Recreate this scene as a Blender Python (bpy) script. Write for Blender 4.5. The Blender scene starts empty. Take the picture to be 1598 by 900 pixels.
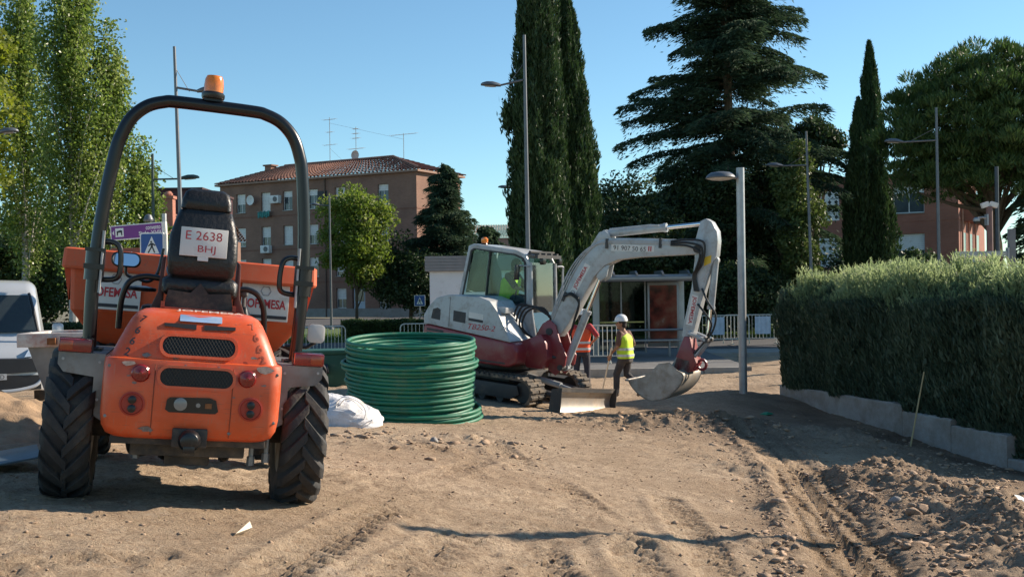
import bpy, bmesh, math, random
import numpy as np
from mathutils import Vector, Matrix, Euler
R = math.radians
PI = math.pi
scene = bpy.context.scene
col = scene.collection

# ------------------------------------------------------------------ camera, sky, sun, exposure
FPX = 1700.0            # focal length in pixels of a 1598 px wide picture
CAMZ = 2.0
ROLL = R(0.8)
cam_d = bpy.data.cameras.new('camera'); cam = bpy.data.objects.new('camera', cam_d); col.objects.link(cam)
cam_d.sensor_width = 36.0; cam_d.lens = FPX / 1598 * 36.0
cam_d.clip_start = 0.1; cam_d.clip_end = 2000
cam.matrix_world = Matrix.Translation((0, 0, CAMZ)) @ Matrix.Rotation(R(90), 4, 'X') @ Matrix.Rotation(-ROLL, 4, 'Z')
scene.camera = cam

SUN_EL, SUN_AZ = R(28), R(68)          # azimuth measured from +Y towards +X
world = bpy.data.worlds.new('World'); scene.world = world; world.use_nodes = True
wn = world.node_tree.nodes; wl = world.node_tree.links
sky = wn.new('ShaderNodeTexSky'); sky.sky_type = 'NISHITA'; sky.sun_disc = False
sky.sun_elevation = SUN_EL; sky.sun_rotation = SUN_AZ
sky.altitude = 600; sky.air_density = 1.0; sky.dust_density = 0.15; sky.ozone_density = 1.5
wb = wn.new('ShaderNodeMix'); wb.data_type = 'RGBA'; wb.blend_type = 'MULTIPLY'; wb.inputs[0].default_value = 1.0; wb.inputs[7].default_value = (.74, .96, 1.0, 1)   # the photograph's cool white balance
wl.new(sky.outputs[0], wb.inputs[6]); wl.new(wb.outputs[2], wn['Background'].inputs[0]); wn['Background'].inputs[1].default_value = 0.095
sun_d = bpy.data.lights.new('sun', 'SUN'); sun = bpy.data.objects.new('sun', sun_d); col.objects.link(sun)
sun_d.energy = 5.0; sun_d.angle = R(0.5); sun_d.color = (1.0, 0.86, 0.69)
S = Vector((math.cos(SUN_EL) * math.sin(SUN_AZ), math.cos(SUN_EL) * math.cos(SUN_AZ), math.sin(SUN_EL)))
sun.rotation_euler = S.to_track_quat('Z', 'Y').to_euler(); sun.location = (30, 20, 30)
vs = scene.view_settings
vs.view_transform = 'Standard'; vs.look = 'None'; vs.exposure = 0.78; vs.gamma = 1.0; vs.use_curve_mapping = False

def at(px, py, d):
    """world point seen at photograph pixel (px, py) at distance d along the view axis"""
    u = px - 799.0; v = 450.0 - py
    c, s = math.cos(ROLL), math.sin(ROLL)
    return Vector(((u * c + v * s) / FPX * d, d, CAMZ + (-u * s + v * c) / FPX * d))

# ------------------------------------------------------------------ helpers: objects
def tag(o, label=None, cat=None, group=None, kind=None):
    if label: o['label'] = label
    if cat: o['category'] = cat
    if group: o['group'] = group
    if kind: o['kind'] = kind
    return o
def thing(name, label, cat, loc=(0, 0, 0), rot=0.0, group=None):
    o = bpy.data.objects.new(name, None); col.objects.link(o); o.empty_display_size = 0.2
    o.location = loc
    o.rotation_euler = rot if isinstance(rot, (tuple, list)) else (0, 0, rot)
    return tag(o, label, cat, group)
def link(name, me, mat, parent=None):
    o = bpy.data.objects.new(name, me); col.objects.link(o)
    if mat is not None and not me.materials: me.materials.append(mat)
    if parent: o.parent = parent
    return o
def copy_tree(o, parent=None):
    c = o.copy(); col.objects.link(c); c.parent = parent
    for ch in o.children: copy_tree(ch, c)
    return c

class MB:
    """collects shapes, builds one mesh object"""
    def __init__(s): s.v = []; s.f = []
    def add(s, vs, fs, M=None):
        b = len(s.v)
        if M is not None: vs = [M @ Vector(p) for p in vs]
        s.v += [tuple(p) for p in vs]; s.f += [tuple(i + b for i in q) for q in fs]
        return s
    def box(s, c, d, M=None, rot=None):
        x, y, z = [k / 2 for k in d]
        vs = [Vector((sx * x, sy * y, sz * z)) for sx in (-1, 1) for sy in (-1, 1) for sz in (-1, 1)]
        if rot: e = Euler(rot).to_matrix(); vs = [e @ p for p in vs]
        vs = [p + Vector(c) for p in vs]
        return s.add(vs, [(0, 1, 3, 2), (4, 6, 7, 5), (0, 4, 5, 1), (2, 3, 7, 6), (0, 2, 6, 4), (1, 5, 7, 3)], M)
    def b2(s, lo, hi, M=None):
        return s.box([(a + b) / 2 for a, b in zip(lo, hi)], [abs(b - a) for a, b in zip(lo, hi)], M)
    def prism(s, poly, a, b, axis='x', M=None):
        n = len(poly)
        def mk(p, t):
            return {'x': (t, p[0], p[1]), 'y': (p[0], t, p[1]), 'z': (p[0], p[1], t)}[axis]
        vs = [mk(p, a) for p in poly] + [mk(p, b) for p in poly]
        fs = [tuple(range(n)), tuple(range(2 * n - 1, n - 1, -1))] + [(i, (i + 1) % n, n + (i + 1) % n, n + i) for i in range(n)]
        return s.add(vs, fs, M)
    def ring(s, outer, inner, a, b, axis='x', M=None):
        n = len(outer)
        def mk(p, t):
            return {'x': (t, p[0], p[1]), 'y': (p[0], t, p[1]), 'z': (p[0], p[1], t)}[axis]
        vs = [mk(p, a) for p in outer] + [mk(p, a) for p in inner] + [mk(p, b) for p in outer] + [mk(p, b) for p in inner]
        fs = []
        for i in range(n):
            j = (i + 1) % n
            fs += [(i, j, n + j, n + i), (2 * n + i, 3 * n + i, 3 * n + j, 2 * n + j), (i, 2 * n + i, 2 * n + j, j), (n + i, n + j, 3 * n + j, 3 * n + i)]
        return s.add(vs, fs, M)
    def tube(s, path, r, n=8, closed=False, caps=True, M=None):
        P = [Vector(p) for p in path]; m = len(P)
        rs = r if isinstance(r, (list, tuple)) else [r] * m
        vs = []; up = None
        for i in range(m):
            if closed: t = P[(i + 1) % m] - P[i - 1]
            else: t = P[min(i + 1, m - 1)] - P[max(i - 1, 0)]
            t.normalize()
            if up is None:
                up = Vector((0, 0, 1)) if abs(t.z) < 0.9 else Vector((1, 0, 0))
            x = up - t * up.dot(t)
            if x.length < 1e-4: x = t.orthogonal()
            x.normalize(); up = x; y = t.cross(x)
            for k in range(n):
                a = 2 * PI * k / n
                vs.append(P[i] + (x * math.cos(a) + y * math.sin(a)) * rs[i])
        fs = []
        for i in range(m if closed else m - 1):
            j = (i + 1) % m
            for k in range(n):
                l = (k + 1) % n
                fs.append((i * n + k, i * n + l, j * n + l, j * n + k))
        if caps and not closed:
            fs += [tuple(range(n - 1, -1, -1)), tuple((m - 1) * n + k for k in range(n))]
        return s.add(vs, fs, M)
    def lathe(s, prof, n=24, axis='z', c=(0, 0, 0), M=None, caps=True):
        vs = []; m = len(prof)
        for r, h in prof:
            for k in range(n):
                a = 2 * PI * k / n; x, y = r * math.cos(a), r * math.sin(a)
                p = {'z': (x, y, h), 'x': (h, x, y), 'y': (y, h, x)}[axis]
                vs.append(Vector(p) + Vector(c))
        fs = [(i * n + k, i * n + (k + 1) % n, (i + 1) * n + (k + 1) % n, (i + 1) * n + k) for i in range(m - 1) for k in range(n)]
        if caps: fs += [tuple(range(n - 1, -1, -1)), tuple((m - 1) * n + k for k in range(n))]
        return s.add(vs, fs, M)
    def loft(s, rings, caps=True, closed=False, M=None):
        n = len(rings[0]); m = len(rings)
        vs = [p for r in rings for p in r]
        fs = [(i * n + k, i * n + (k + 1) % n, ((i + 1) % m) * n + (k + 1) % n, ((i + 1) % m) * n + k) for i in range(m if closed else m - 1) for k in range(n)]
        if caps and not closed: fs += [tuple(range(n - 1, -1, -1)), tuple((m - 1) * n + k for k in range(n))]
        return s.add(vs, fs, M)
    def ball(s, c, r, n=12, m=8, sc=(1, 1, 1), M=None):
        vs = [Vector((0, 0, 1))]; fs = []
        for i in range(1, m):
            t = PI * i / m
            for k in range(n):
                a = 2 * PI * k / n; vs.append(Vector((math.sin(t) * math.cos(a), math.sin(t) * math.sin(a), math.cos(t))))
        vs.append(Vector((0, 0, -1)))
        for k in range(n): fs.append((0, 1 + k, 1 + (k + 1) % n))
        for i in range(m - 2):
            for k in range(n):
                fs.append((1 + i * n + k, 1 + (i + 1) * n + k, 1 + (i + 1) * n + (k + 1) % n, 1 + i * n + (k + 1) % n))
        e = len(vs) - 1
        for k in range(n): fs.append((e, 1 + (m - 2) * n + (k + 1) % n, 1 + (m - 2) * n + k))
        vs = [Vector((p.x * r * sc[0], p.y * r * sc[1], p.z * r * sc[2])) + Vector(c) for p in vs]
        return s.add(vs, fs, M)
    def mesh(s, name, bevel=0.0, smooth=35, seg=2, sub=0):
        me = bpy.data.meshes.new(name)
        bm = bmesh.new()
        vv = [bm.verts.new(p) for p in s.v]
        for q in s.f:
            try: bm.faces.new([vv[i] for i in q])
            except ValueError: pass
        bmesh.ops.recalc_face_normals(bm, faces=bm.faces)
        if bevel:
            ed = [e for e in bm.edges if len(e.link_faces) == 2 and e.calc_face_angle(0) > R(28)]
            bmesh.ops.bevel(bm, geom=ed, offset=bevel, segments=seg, profile=0.6, affect='EDGES', clamp_overlap=True)
        if sub:
            bmesh.ops.subdivide_edges(bm, edges=bm.edges, cuts=sub, use_grid_fill=True)
        bm.to_mesh(me); bm.free()
        if smooth:
            for p in me.polygons: p.use_smooth = True
            me.set_sharp_from_angle(angle=R(smooth))
        return me
    def build(s, name, mat, parent=None, bevel=0.0, smooth=35, seg=2, label=None):
        o = link(name, s.mesh(name, bevel, smooth, seg), mat, parent)
        if label: o['label'] = label
        return o

def curve_pts(pts, k=6, closed=False):
    """Catmull-Rom through pts"""
    P = [Vector(p) for p in pts]; n = len(P); out = []
    for i in range(n if closed else n - 1):
        if closed: a, b, c, d = P[i - 1], P[i], P[(i + 1) % n], P[(i + 2) % n]
        else: a, b, c, d = P[max(i - 1, 0)], P[i], P[i + 1], P[min(i + 2, n - 1)]
        for j in range(k):
            t = j / k
            out.append(0.5 * ((2 * b) + (c - a) * t + (2 * a - 5 * b + 4 * c - d) * t * t + (3 * b - a - 3 * c + d) * t ** 3))
    if not closed: out.append(P[-1])
    return out
def rrect(cx, cy, w, h, r, k=5):
    out = []
    for (sx, sy, a0) in ((1, 1, 0), (-1, 1, 90), (-1, -1, 180), (1, -1, 270)):
        for i in range(k + 1):
            a = R(a0 + 90 * i / k)
            out.append((cx + sx * (w / 2 - r) + r * math.cos(a), cy + sy * (h / 2 - r) + r * math.sin(a)))
    return out
def np_mesh(name, V, F):
    """fast mesh from numpy arrays, all faces the same size"""
    me = bpy.data.meshes.new(name); nv, nf, k = len(V), len(F), F.shape[1]
    me.vertices.add(nv); me.vertices.foreach_set('co', np.ascontiguousarray(V, dtype=np.float32).ravel())
    me.loops.add(nf * k); me.loops.foreach_set('vertex_index', np.ascontiguousarray(F, dtype=np.int32).ravel())
    me.polygons.add(nf); me.polygons.foreach_set('loop_start', np.arange(0, nf * k, k, dtype=np.int32))
    me.update(calc_edges=True)
    return me
_txt = {}
def text(parent, s, height, mat, loc, rot, name='lettering', width=None, shear=0.0, bold=0.0, align='CENTER', sy=1.0):
    cu = bpy.data.curves.new('t', 'FONT'); cu.body = s; cu.size = 1.0; cu.align_x = align; cu.align_y = 'CENTER'
    cu.shear = shear; cu.offset = bold; cu.extrude = 0.0; cu.resolution_u = 3
    o = bpy.data.objects.new('t', cu); col.objects.link(o)
    dg = bpy.context.evaluated_depsgraph_get()
    me = bpy.data.meshes.new_from_object(o.evaluated_get(dg))
    bpy.data.objects.remove(o); bpy.data.curves.remove(cu)
    co = np.array([v.co[:] for v in me.vertices])
    lo, hi = co.min(0), co.max(0); c = (lo + hi) / 2
    if align == 'LEFT': c[0] = lo[0]
    k = height / (hi[1] - lo[1]); kx = k if width is None else width / (hi[0] - lo[0])
    for v in me.vertices: v.co = ((v.co.x - c[0]) * kx, (v.co.y - c[1]) * k, 0)
    me.materials.clear(); me.name = name
    ob = link(name, me, mat, parent); ob.location = loc; ob.rotation_euler = rot
    return ob

# ------------------------------------------------------------------ helpers: materials
_mats = {}
def _nt(name):
    m = bpy.data.materials.new(name); m.use_nodes = True
    return m, m.node_tree.nodes, m.node_tree.links, m.node_tree.nodes['Principled BSDF']
def rgb(c): return (c[0], c[1], c[2], 1)
def M(name, c=(.5, .5, .5), rough=.6, metal=0.0, var=.12, scale=4.0, bump=0.0, bscale=30.0, dirt=None, dscale=3.0, damt=.5, coat=0.0, emit=None, alpha=None, stretch=None):
    if name in _mats: return _mats[name]
    m, n, l, b = _nt(name)
    tc = n.new('ShaderNodeTexCoord'); vec = tc.outputs['Object']
    if stretch:
        mp = n.new('ShaderNodeMapping'); mp.inputs['Scale'].default_value = stretch; l.new(vec, mp.inputs[0]); vec = mp.outputs[0]
    nz = n.new('ShaderNodeTexNoise'); nz.inputs['Scale'].default_value = scale; nz.inputs['Detail'].default_value = 6; nz.inputs['Roughness'].default_value = .65
    l.new(vec, nz.inputs['Vector'])
    mx = n.new('ShaderNodeMix'); mx.data_type = 'RGBA'
    mx.inputs[6].default_value = rgb([k * (1 - var) for k in c]); mx.inputs[7].default_value = rgb([min(k * (1 + var), 1) for k in c])
    rp = n.new('ShaderNodeMapRange'); rp.inputs[1].default_value = .3; rp.inputs[2].default_value = .7
    l.new(nz.outputs[0], rp.inputs[0]); l.new(rp.outputs[0], mx.inputs[0])
    out = mx.outputs[2]
    if dirt is not None:
        n2 = n.new('ShaderNodeTexNoise'); n2.inputs['Scale'].default_value = dscale; n2.inputs['Detail'].default_value = 9; n2.inputs['Roughness'].default_value = .75
        l.new(vec, n2.inputs['Vector'])
        r2 = n.new('ShaderNodeMapRange'); r2.inputs[1].default_value = .62 - .3 * damt; r2.inputs[2].default_value = .80 - .2 * damt; r2.inputs[4].default_value = .9
        l.new(n2.outputs[0], r2.inputs[0])
        m2 = n.new('ShaderNodeMix'); m2.data_type = 'RGBA'; m2.inputs[7].default_value = rgb(dirt)
        l.new(r2.outputs[0], m2.inputs[0]); l.new(out, m2.inputs[6]); out = m2.outputs[2]
        ra = n.new('ShaderNodeMapRange'); ra.inputs[3].default_value = rough; ra.inputs[4].default_value = min(1, rough + .35)
        l.new(r2.outputs[0], ra.inputs[0]); l.new(ra.outputs[0], b.inputs['Roughness'])
    else:
        b.inputs['Roughness'].default_value = rough
    l.new(out, b.inputs['Base Color'])
    b.inputs['Metallic'].default_value = metal
    if coat: b.inputs['Coat Weight'].default_value = coat; b.inputs['Coat Roughness'].default_value = .15
    if bump:
        n3 = n.new('ShaderNodeTexNoise'); n3.inputs['Scale'].default_value = bscale; n3.inputs['Detail'].default_value = 5
        l.new(vec, n3.inputs['Vector'])
        bp = n.new('ShaderNodeBump'); bp.inputs['Strength'].default_value = bump; bp.inputs['Distance'].default_value = .02
        l.new(n3.outputs[0], bp.inputs['Height']); l.new(bp.outputs[0], b.inputs['Normal'])
    if emit: b.inputs['Emission Color'].default_value = rgb(emit[0]); b.inputs['Emission Strength'].default_value = emit[1]
    _mats[name] = m
    return m
def worn_paint(name, base, chip, scratch, rough=.4, coat=.2):
    """painted sheet metal: faded patches, chips down to primer, fine scratches, dust"""
    if name in _mats: return _mats[name]
    m, n, l, b = _nt(name); tc = n.new('ShaderNodeTexCoord'); o = tc.outputs['Object']
    def nz(s, d=5, r=.6, st=None):
        v = o
        if st: mp = n.new('ShaderNodeMapping'); mp.inputs['Scale'].default_value = st; mp.inputs['Rotation'].default_value = (.2, .5, .3); l.new(o, mp.inputs[0]); v = mp.outputs[0]
        k = n.new('ShaderNodeTexNoise'); k.inputs['Scale'].default_value = s; k.inputs['Detail'].default_value = d; k.inputs['Roughness'].default_value = r; l.new(v, k.inputs['Vector']); return k.outputs[0]
    def mr(x, a, b_, c=0, d=1):
        k = n.new('ShaderNodeMapRange'); k.inputs[1].default_value = a; k.inputs[2].default_value = b_; k.inputs[3].default_value = c; k.inputs[4].default_value = d; l.new(x, k.inputs[0]); return k.outputs[0]
    def mix(f, a, b_):
        k = n.new('ShaderNodeMix'); k.data_type = 'RGBA'; l.new(f, k.inputs[0])
        for i, v in ((6, a), (7, b_)):
            if isinstance(v, tuple): k.inputs[i].default_value = rgb(v)
            else: l.new(v, k.inputs[i])
        return k.outputs[2]
    c = mix(mr(nz(2.5), .35, .65), tuple(k * .82 for k in base), tuple(min(1, k * 1.15) for k in base))
    du_ = mr(nz(5, 9, .75), .48, .70, 0, .55); c = mix(du_, c, scratch)
    c = mix(mr(nz(3, 3, .6, (30, 30, 2)), .60, .66, 0, .45), c, scratch)
    c = mix(mr(nz(4, 3, .6, (2, 40, 40)), .63, .68, 0, .45), c, chip)
    ch = mr(nz(15, 7, .8), .655, .68, 0, .9); c = mix(ch, c, chip)
    l.new(c, b.inputs['Base Color']); l.new(mr(du_, 0, .55, rough, rough + .3), b.inputs['Roughness']); b.inputs['Coat Weight'].default_value = coat; b.inputs['Coat Roughness'].default_value = .2
    bp = n.new('ShaderNodeBump'); bp.inputs['Strength'].default_value = .25; bp.inputs['Distance'].default_value = .004; bp.invert = True; l.new(ch, bp.inputs['Height']); l.new(bp.outputs[0], b.inputs['Normal'])
    _mats[name] = m
    return m
def glass(name, tint=(.6, .75, .72), refl=.12, clear=.75, haze=.6):
    if name in _mats: return _mats[name]
    m, n, l, b = _nt(name)
    tr = n.new('ShaderNodeBsdfTransparent'); tr.inputs[0].default_value = rgb(tint)
    gl = n.new('ShaderNodeBsdfGlossy'); gl.inputs['Roughness'].default_value = .03; gl.inputs[0].default_value = (.9, .95, 1, 1)
    df = n.new('ShaderNodeBsdfDiffuse'); df.inputs[0].default_value = rgb([k * .6 for k in tint])
    m1 = n.new('ShaderNodeMixShader'); m1.inputs[0].default_value = 1 - clear; l.new(tr.outputs[0], m1.inputs[1]); l.new(df.outputs[0], m1.inputs[2])
    fr = n.new('ShaderNodeFresnel'); fr.inputs[0].default_value = 1.45
    ad = n.new('ShaderNodeMath'); ad.operation = 'ADD'; ad.inputs[1].default_value = refl; l.new(fr.outputs[0], ad.inputs[0])
    m2 = n.new('ShaderNodeMixShader'); l.new(ad.outputs[0], m2.inputs[0]); l.new(m1.outputs[0], m2.inputs[1]); l.new(gl.outputs[0], m2.inputs[2])
    l.new(m2.outputs[0], n['Material Output'].inputs[0])
    _mats[name] = m
    return m
def leafmat(name, a, b_, c, trans=.3, rough=.55):
    """foliage: three tones spread leaf by leaf and clump by clump, some light passing through"""
    if name in _mats: return _mats[name]
    m, n, l, b = _nt(name)
    g = n.new('ShaderNodeNewGeometry')
    r = n.new('ShaderNodeValToRGB'); e = r.color_ramp.elements
    e[0].color = rgb(a); e[1].color = rgb(c); k = e.new(.55); k.color = rgb(b_)
    tc = n.new('ShaderNodeTexCoord'); nz = n.new('ShaderNodeTexNoise'); nz.inputs['Scale'].default_value = .9; nz.inputs['Detail'].default_value = 3
    l.new(tc.outputs['Object'], nz.inputs['Vector'])
    ad = n.new('ShaderNodeMath'); ad.operation = 'MULTIPLY_ADD'; ad.inputs[1].default_value = .55
    mr = n.new('ShaderNodeMapRange'); mr.inputs[1].default_value = .3; mr.inputs[2].default_value = .7; mr.inputs[3].default_value = -.05; mr.inputs[4].default_value = .5
    l.new(nz.outputs[0], mr.inputs[0]); l.new(g.outputs['Random Per Island'], ad.inputs[0]); l.new(mr.outputs[0], ad.inputs[2])
    l.new(ad.outputs[0], r.inputs[0])
    l.new(r.outputs[0], b.inputs['Base Color']); b.inputs['Roughness'].default_value = rough
    b.inputs['Specular IOR Level'].default_value = .35 if rough < .7 else .12
    tl = n.new('ShaderNodeBsdfTranslucent'); 
    hs = n.new('ShaderNodeHueSaturation'); hs.inputs['Value'].default_value = 1.3; hs.inputs['Saturation'].default_value = 1.1; l.new(r.outputs[0], hs.inputs['Color'])
    l.new(hs.outputs[0], tl.inputs[0])
    ms = n.new('ShaderNodeMixShader'); ms.inputs[0].default_value = trans
    l.new(b.outputs[0], ms.inputs[1]); l.new(tl.outputs[0], ms.inputs[2]); l.new(ms.outputs[0], n['Material Output'].inputs[0])
    _mats[name] = m
    return m
def brickmat(name, c1, c2, mortar, k=1.0):
    if name in _mats: return _mats[name]
    m, n, l, b = _nt(name)
    tc = n.new('ShaderNodeTexCoord'); sx = n.new('ShaderNodeSeparateXYZ'); l.new(tc.outputs['Object'], sx.inputs[0])
    ad = n.new('ShaderNodeMath'); l.new(sx.outputs[0], ad.inputs[0]); l.new(sx.outputs[1], ad.inputs[1])
    cx = n.new('ShaderNodeCombineXYZ'); l.new(ad.outputs[0], cx.inputs[0]); l.new(sx.outputs[2], cx.inputs[1])
    bt = n.new('ShaderNodeTexBrick'); bt.inputs['Scale'].default_value = 1.0; bt.inputs['Brick Width'].default_value = .26; bt.inputs['Row Height'].default_value = .075
    bt.inputs['Mortar Size'].default_value = .012; bt.inputs['Color1'].default_value = rgb(c1); bt.inputs['Color2'].default_value = rgb(c2); bt.inputs['Mortar'].default_value = rgb(mortar)
    l.new(cx.outputs[0], bt.inputs['Vector'])
    nz = n.new('ShaderNodeTexNoise'); nz.inputs['Scale'].default_value = .5; nz.inputs['Detail'].default_value = 7; l.new(tc.outputs['Object'], nz.inputs['Vector'])
    mr = n.new('ShaderNodeMapRange'); mr.inputs[1].default_value = .3; mr.inputs[2].default_value = .7; mr.inputs[3].default_value = .78; mr.inputs[4].default_value = 1.12; l.new(nz.outputs[0], mr.inputs[0])
    mm = n.new('ShaderNodeMix'); mm.data_type = 'RGBA'; mm.blend_type = 'MULTIPLY'; mm.inputs[0].default_value = 1
    l.new(bt.outputs[0], mm.inputs[6]); l.new(mr.outputs[0], mm.inputs[7]); l.new(mm.outputs[2], b.inputs['Base Color'])
    b.inputs['Roughness'].default_value = .9
    _mats[name] = m
    return m

# ------------------------------------------------------------------ helpers: noise
def vnoise(x, y, seed=0):
    xi = np.floor(x).astype(np.int64); yi = np.floor(y).astype(np.int64); fx = x - xi; fy = y - yi
    fx = fx * fx * (3 - 2 * fx); fy = fy * fy * (3 - 2 * fy)
    def h(a, b):
        k = (a * 374761393 + b * 668265263 + seed * 982451653) & 0x7fffffff
        k = ((k ^ (k >> 13)) * 1274126177) & 0x7fffffff
        return ((k ^ (k >> 16)) & 0xffff) / 65535.0
    return (h(xi, yi) * (1 - fx) + h(xi + 1, yi) * fx) * (1 - fy) + (h(xi, yi + 1) * (1 - fx) + h(xi + 1, yi + 1) * fx) * fy
def fbm(x, y, f, oct=4, seed=0, gain=.5):
    s = 0; a = 1; t = 0
    for o in range(oct):
        s = s + a * (vnoise(x * f + 17.3 * o, y * f - 9.1 * o, seed + o) - .5); t += a; a *= gain; f *= 2.03
    return s / t
# ------------------------------------------------------------------ ground
CP = np.array([(-2.55, 6.15, .895), (-1.3, 6.45, .77), (-2.95, 8, .82), (-1.7, 8.2, .70), (-2.2, 4, .97), (0, 5, .62), (1.6, 6, .36), (3.6, 7, .06),
    (-4.5, 8, .93), (-4.5, 4, 1.05), (-1.36, 15, .20), (-.2, 19, .125), (1.3, 18.2, -.03), (-1.6, 19.6, .25), (2.8, 17.4, -.06), (2.3, 22.1, -.27), (1.5, 24, -.28), (4.25, 20, .03),
    (5.06, 20.7, -.10), (5.5, 19.1, -.25), (4.9, 19.0, -.2), (6.08, 17.04, -.40), (5.5, 16.9, -.36), (6.4, 15.9, -.48), (6.75, 14.8, -.53), (6.0, 14.6, -.45), (7.6, 12.0, -.6), (5, 10, -.3), (3.3, 12, -.08), (1, 10, .27), (0, 12, .25), (-5, 15, .32), (-10, 20, -.05), (-9.9, 22, -.19),
    (0, 27.8, -.28), (4, 27.8, -.28), (-9, 28, -.38), (9, 28, -.2), (14, 22, .0), (12, 10, -.55), (-14, 10, .6), (-1, 2, .8), (4, 3.5, .25), (-16, 28, -.4), (18, 28, -.1), (0, 37, -.30), (-16, 37, -.42), (-9, 36, -.4), (18, 37, -.25), (9, 36, -.24)])
def _tps(r2): return np.where(r2 > 1e-9, r2 * np.log(np.maximum(r2, 1e-9)) * .5, 0)
def _fit():
    n = len(CP); X = CP[:, :2]; d2 = ((X[:, None] - X[None]) ** 2).sum(-1)
    A = np.zeros((n + 3, n + 3)); A[:n, :n] = _tps(d2) + np.eye(n) * .05; A[:n, n] = 1; A[:n, n + 1:] = X; A[n, :n] = 1; A[n + 1:, :n] = X.T
    return np.linalg.solve(A, np.concatenate([CP[:, 2], [0, 0, 0]]))
_W = _fit()
def gbase(x, y):
    x = np.asarray(x, float); y = np.asarray(y, float); z = _W[len(CP)] + _W[len(CP) + 1] * x + _W[len(CP) + 2] * y
    for i in range(len(CP)): z = z + _W[i] * _tps((x - CP[i, 0]) ** 2 + (y - CP[i, 1]) ** 2)
    return z
def ss(a, b, x): t = np.clip((x - a) / (b - a), 0, 1); return t * t * (3 - 2 * t)
def seg_dist(x, y, pts):
    """distance to a polyline, distance along it, signed side"""
    best = np.full(np.shape(x), 1e9); al = np.zeros(np.shape(x)); sd = np.zeros(np.shape(x)); acc = 0
    for (ax, ay), (bx, by) in zip(pts[:-1], pts[1:]):
        L = math.hypot(bx - ax, by - ay); dx, dy = (bx - ax) / L, (by - ay) / L
        t = np.clip((x - ax) * dx + (y - ay) * dy, 0, L)
        d = np.hypot(x - ax - t * dx, y - ay - t * dy); m = d < best
        best = np.where(m, d, best); al = np.where(m, acc + t, al); sd = np.where(m, (x - ax) * dy - (y - ay) * dx, sd); acc += L
    return best, al, sd
def gpix(px, py):
    """where the ray through a photograph pixel meets the smooth ground"""
    d = np.linspace(2.5, 40, 1500); p0 = at(px, py, 0.0); p1 = at(px, py, 1.0) - p0
    x = p0.x + p1.x * d; y = d; z = p0.z + p1.z * d
    k = int(np.argmax(z < gbase(x, y))); return (float(x[k]), float(y[k]))
RUT = [gpix(*p) for p in ((1380, 960), (1345, 895), (1305, 840), (1268, 780), (1232, 730), (1195, 692), (1150, 662))]
HEAP = [gpix(*p) for p in ((1385, 775), (1450, 800), (1530, 845), (1610, 900), (1720, 980))]
TYRES = [([gpix(*p) for p in q], w) for q, w in (
    (((1075, 960), (1010, 895), (965, 835), (890, 770), (800, 716), (740, 682)), .15), (((905, 960), (850, 880), (830, 830), (770, 770), (690, 716), (640, 690)), .15),
    (((380, 960), (450, 880), (560, 812), (650, 762), (760, 712)), .14), (((560, 960), (640, 880), (740, 815), (830, 770)), .14),
    (((-60, 905), (60, 884), (240, 872)), .12), (((1180, 960), (1110, 880), (1075, 825), (1040, 780)), .15))]
MOUNDS = [gpix(*p) + q for p, q in (((990, 664), (.9, .35, .10)), ((1050, 662), (1.2, .4, .09)), ((1130, 668), (.9, .6, .12)), ((640, 704), (.8, .22, .07)), ((690, 690), (.7, .2, .06)), ((1000, 858), (.30, .16, .07)), ((1215, 800), (.22, .6, .05)), ((1180, 742), (.5, .5, .08)), ((1330, 690), (1.0, 1.1, .12)), ((1190, 860), (.2, .4, .07)))]
def ground_h(x, y, fine=True):
    z = gbase(x, y)
    if not fine: return z
    rough = .5 + .5 * ss(-.1, .15, fbm(x, y, .55, 3, 5))
    z = z + fbm(x, y, .5, 3, 1) * .10 + fbm(x, y, 2.2, 4, 2) * .05 * rough + fbm(x, y, 8, 4, 3, .65) * .040 * rough + np.maximum(fbm(x, y, 14, 3, 4, .7), 0) * .06 * rough
    # caterpillar rut with cleat marks, loose berms either side
    d, al, sd = seg_dist(x, y, RUT)
    wob = fbm(x, y, 1.3, 3, 9) * .12
    din = d + wob
    cle = (np.mod(al + .03 * np.sign(sd), .105) < .04) * 1.0
    inside = 1 - ss(.24, .30, din)
    z = z - inside * .05 + inside * cle * .058 * (d > .03) 
    z = z + np.exp(-((din - .38) / .10) ** 2) * (.02 + .16 * np.abs(fbm(x, y, 5, 4, 11))) * 1.0
    # spoil heap
    d, al, sd = seg_dist(x, y, HEAP)
    hp = np.exp(-(np.maximum(d + fbm(x, y, .9, 3, 21) * .5, 0) / .60) ** 2)
    z = z + hp * (.31 + .34 * fbm(x, y, 2.6, 5, 22, .6) + .20 * np.abs(fbm(x, y, 7, 4, 23, .65)))
    # loose soil round the blade and bucket
    for (cx, cy, rx, ry, a) in MOUNDS:
        g = np.exp(-((x - cx) / rx) ** 2 - ((y - cy) / ry) ** 2)
        z = z + g * (a + a * 2.2 * fbm(x, y, 4.5, 4, int(cx * 10) + 40, .65))
    # tyre tracks with lug prints
    for pts, w in TYRES:
        d, al, sd = seg_dist(x, y, pts)
        inn = 1 - ss(w * .8, w * 1.1, d + fbm(x, y, 2, 2, 31) * .12)
        fade = ss(-.22, .02, fbm(x, y, .7, 2, 33))
        lug = (np.mod(al + d * .7, .13) < .055) * 1.0
        z = z + inn * fade * (-.024 + .030 * lug)
        z = z + np.exp(-((d - w * 1.2) / .05) ** 2) * .016 * fade
    return z
def gz(x, y): return float(ground_h(np.array([float(x)]), np.array([float(y)]))[0])
def gzb(x, y): return float(gbase(np.array([float(x)]), np.array([float(y)]))[0])
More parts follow.
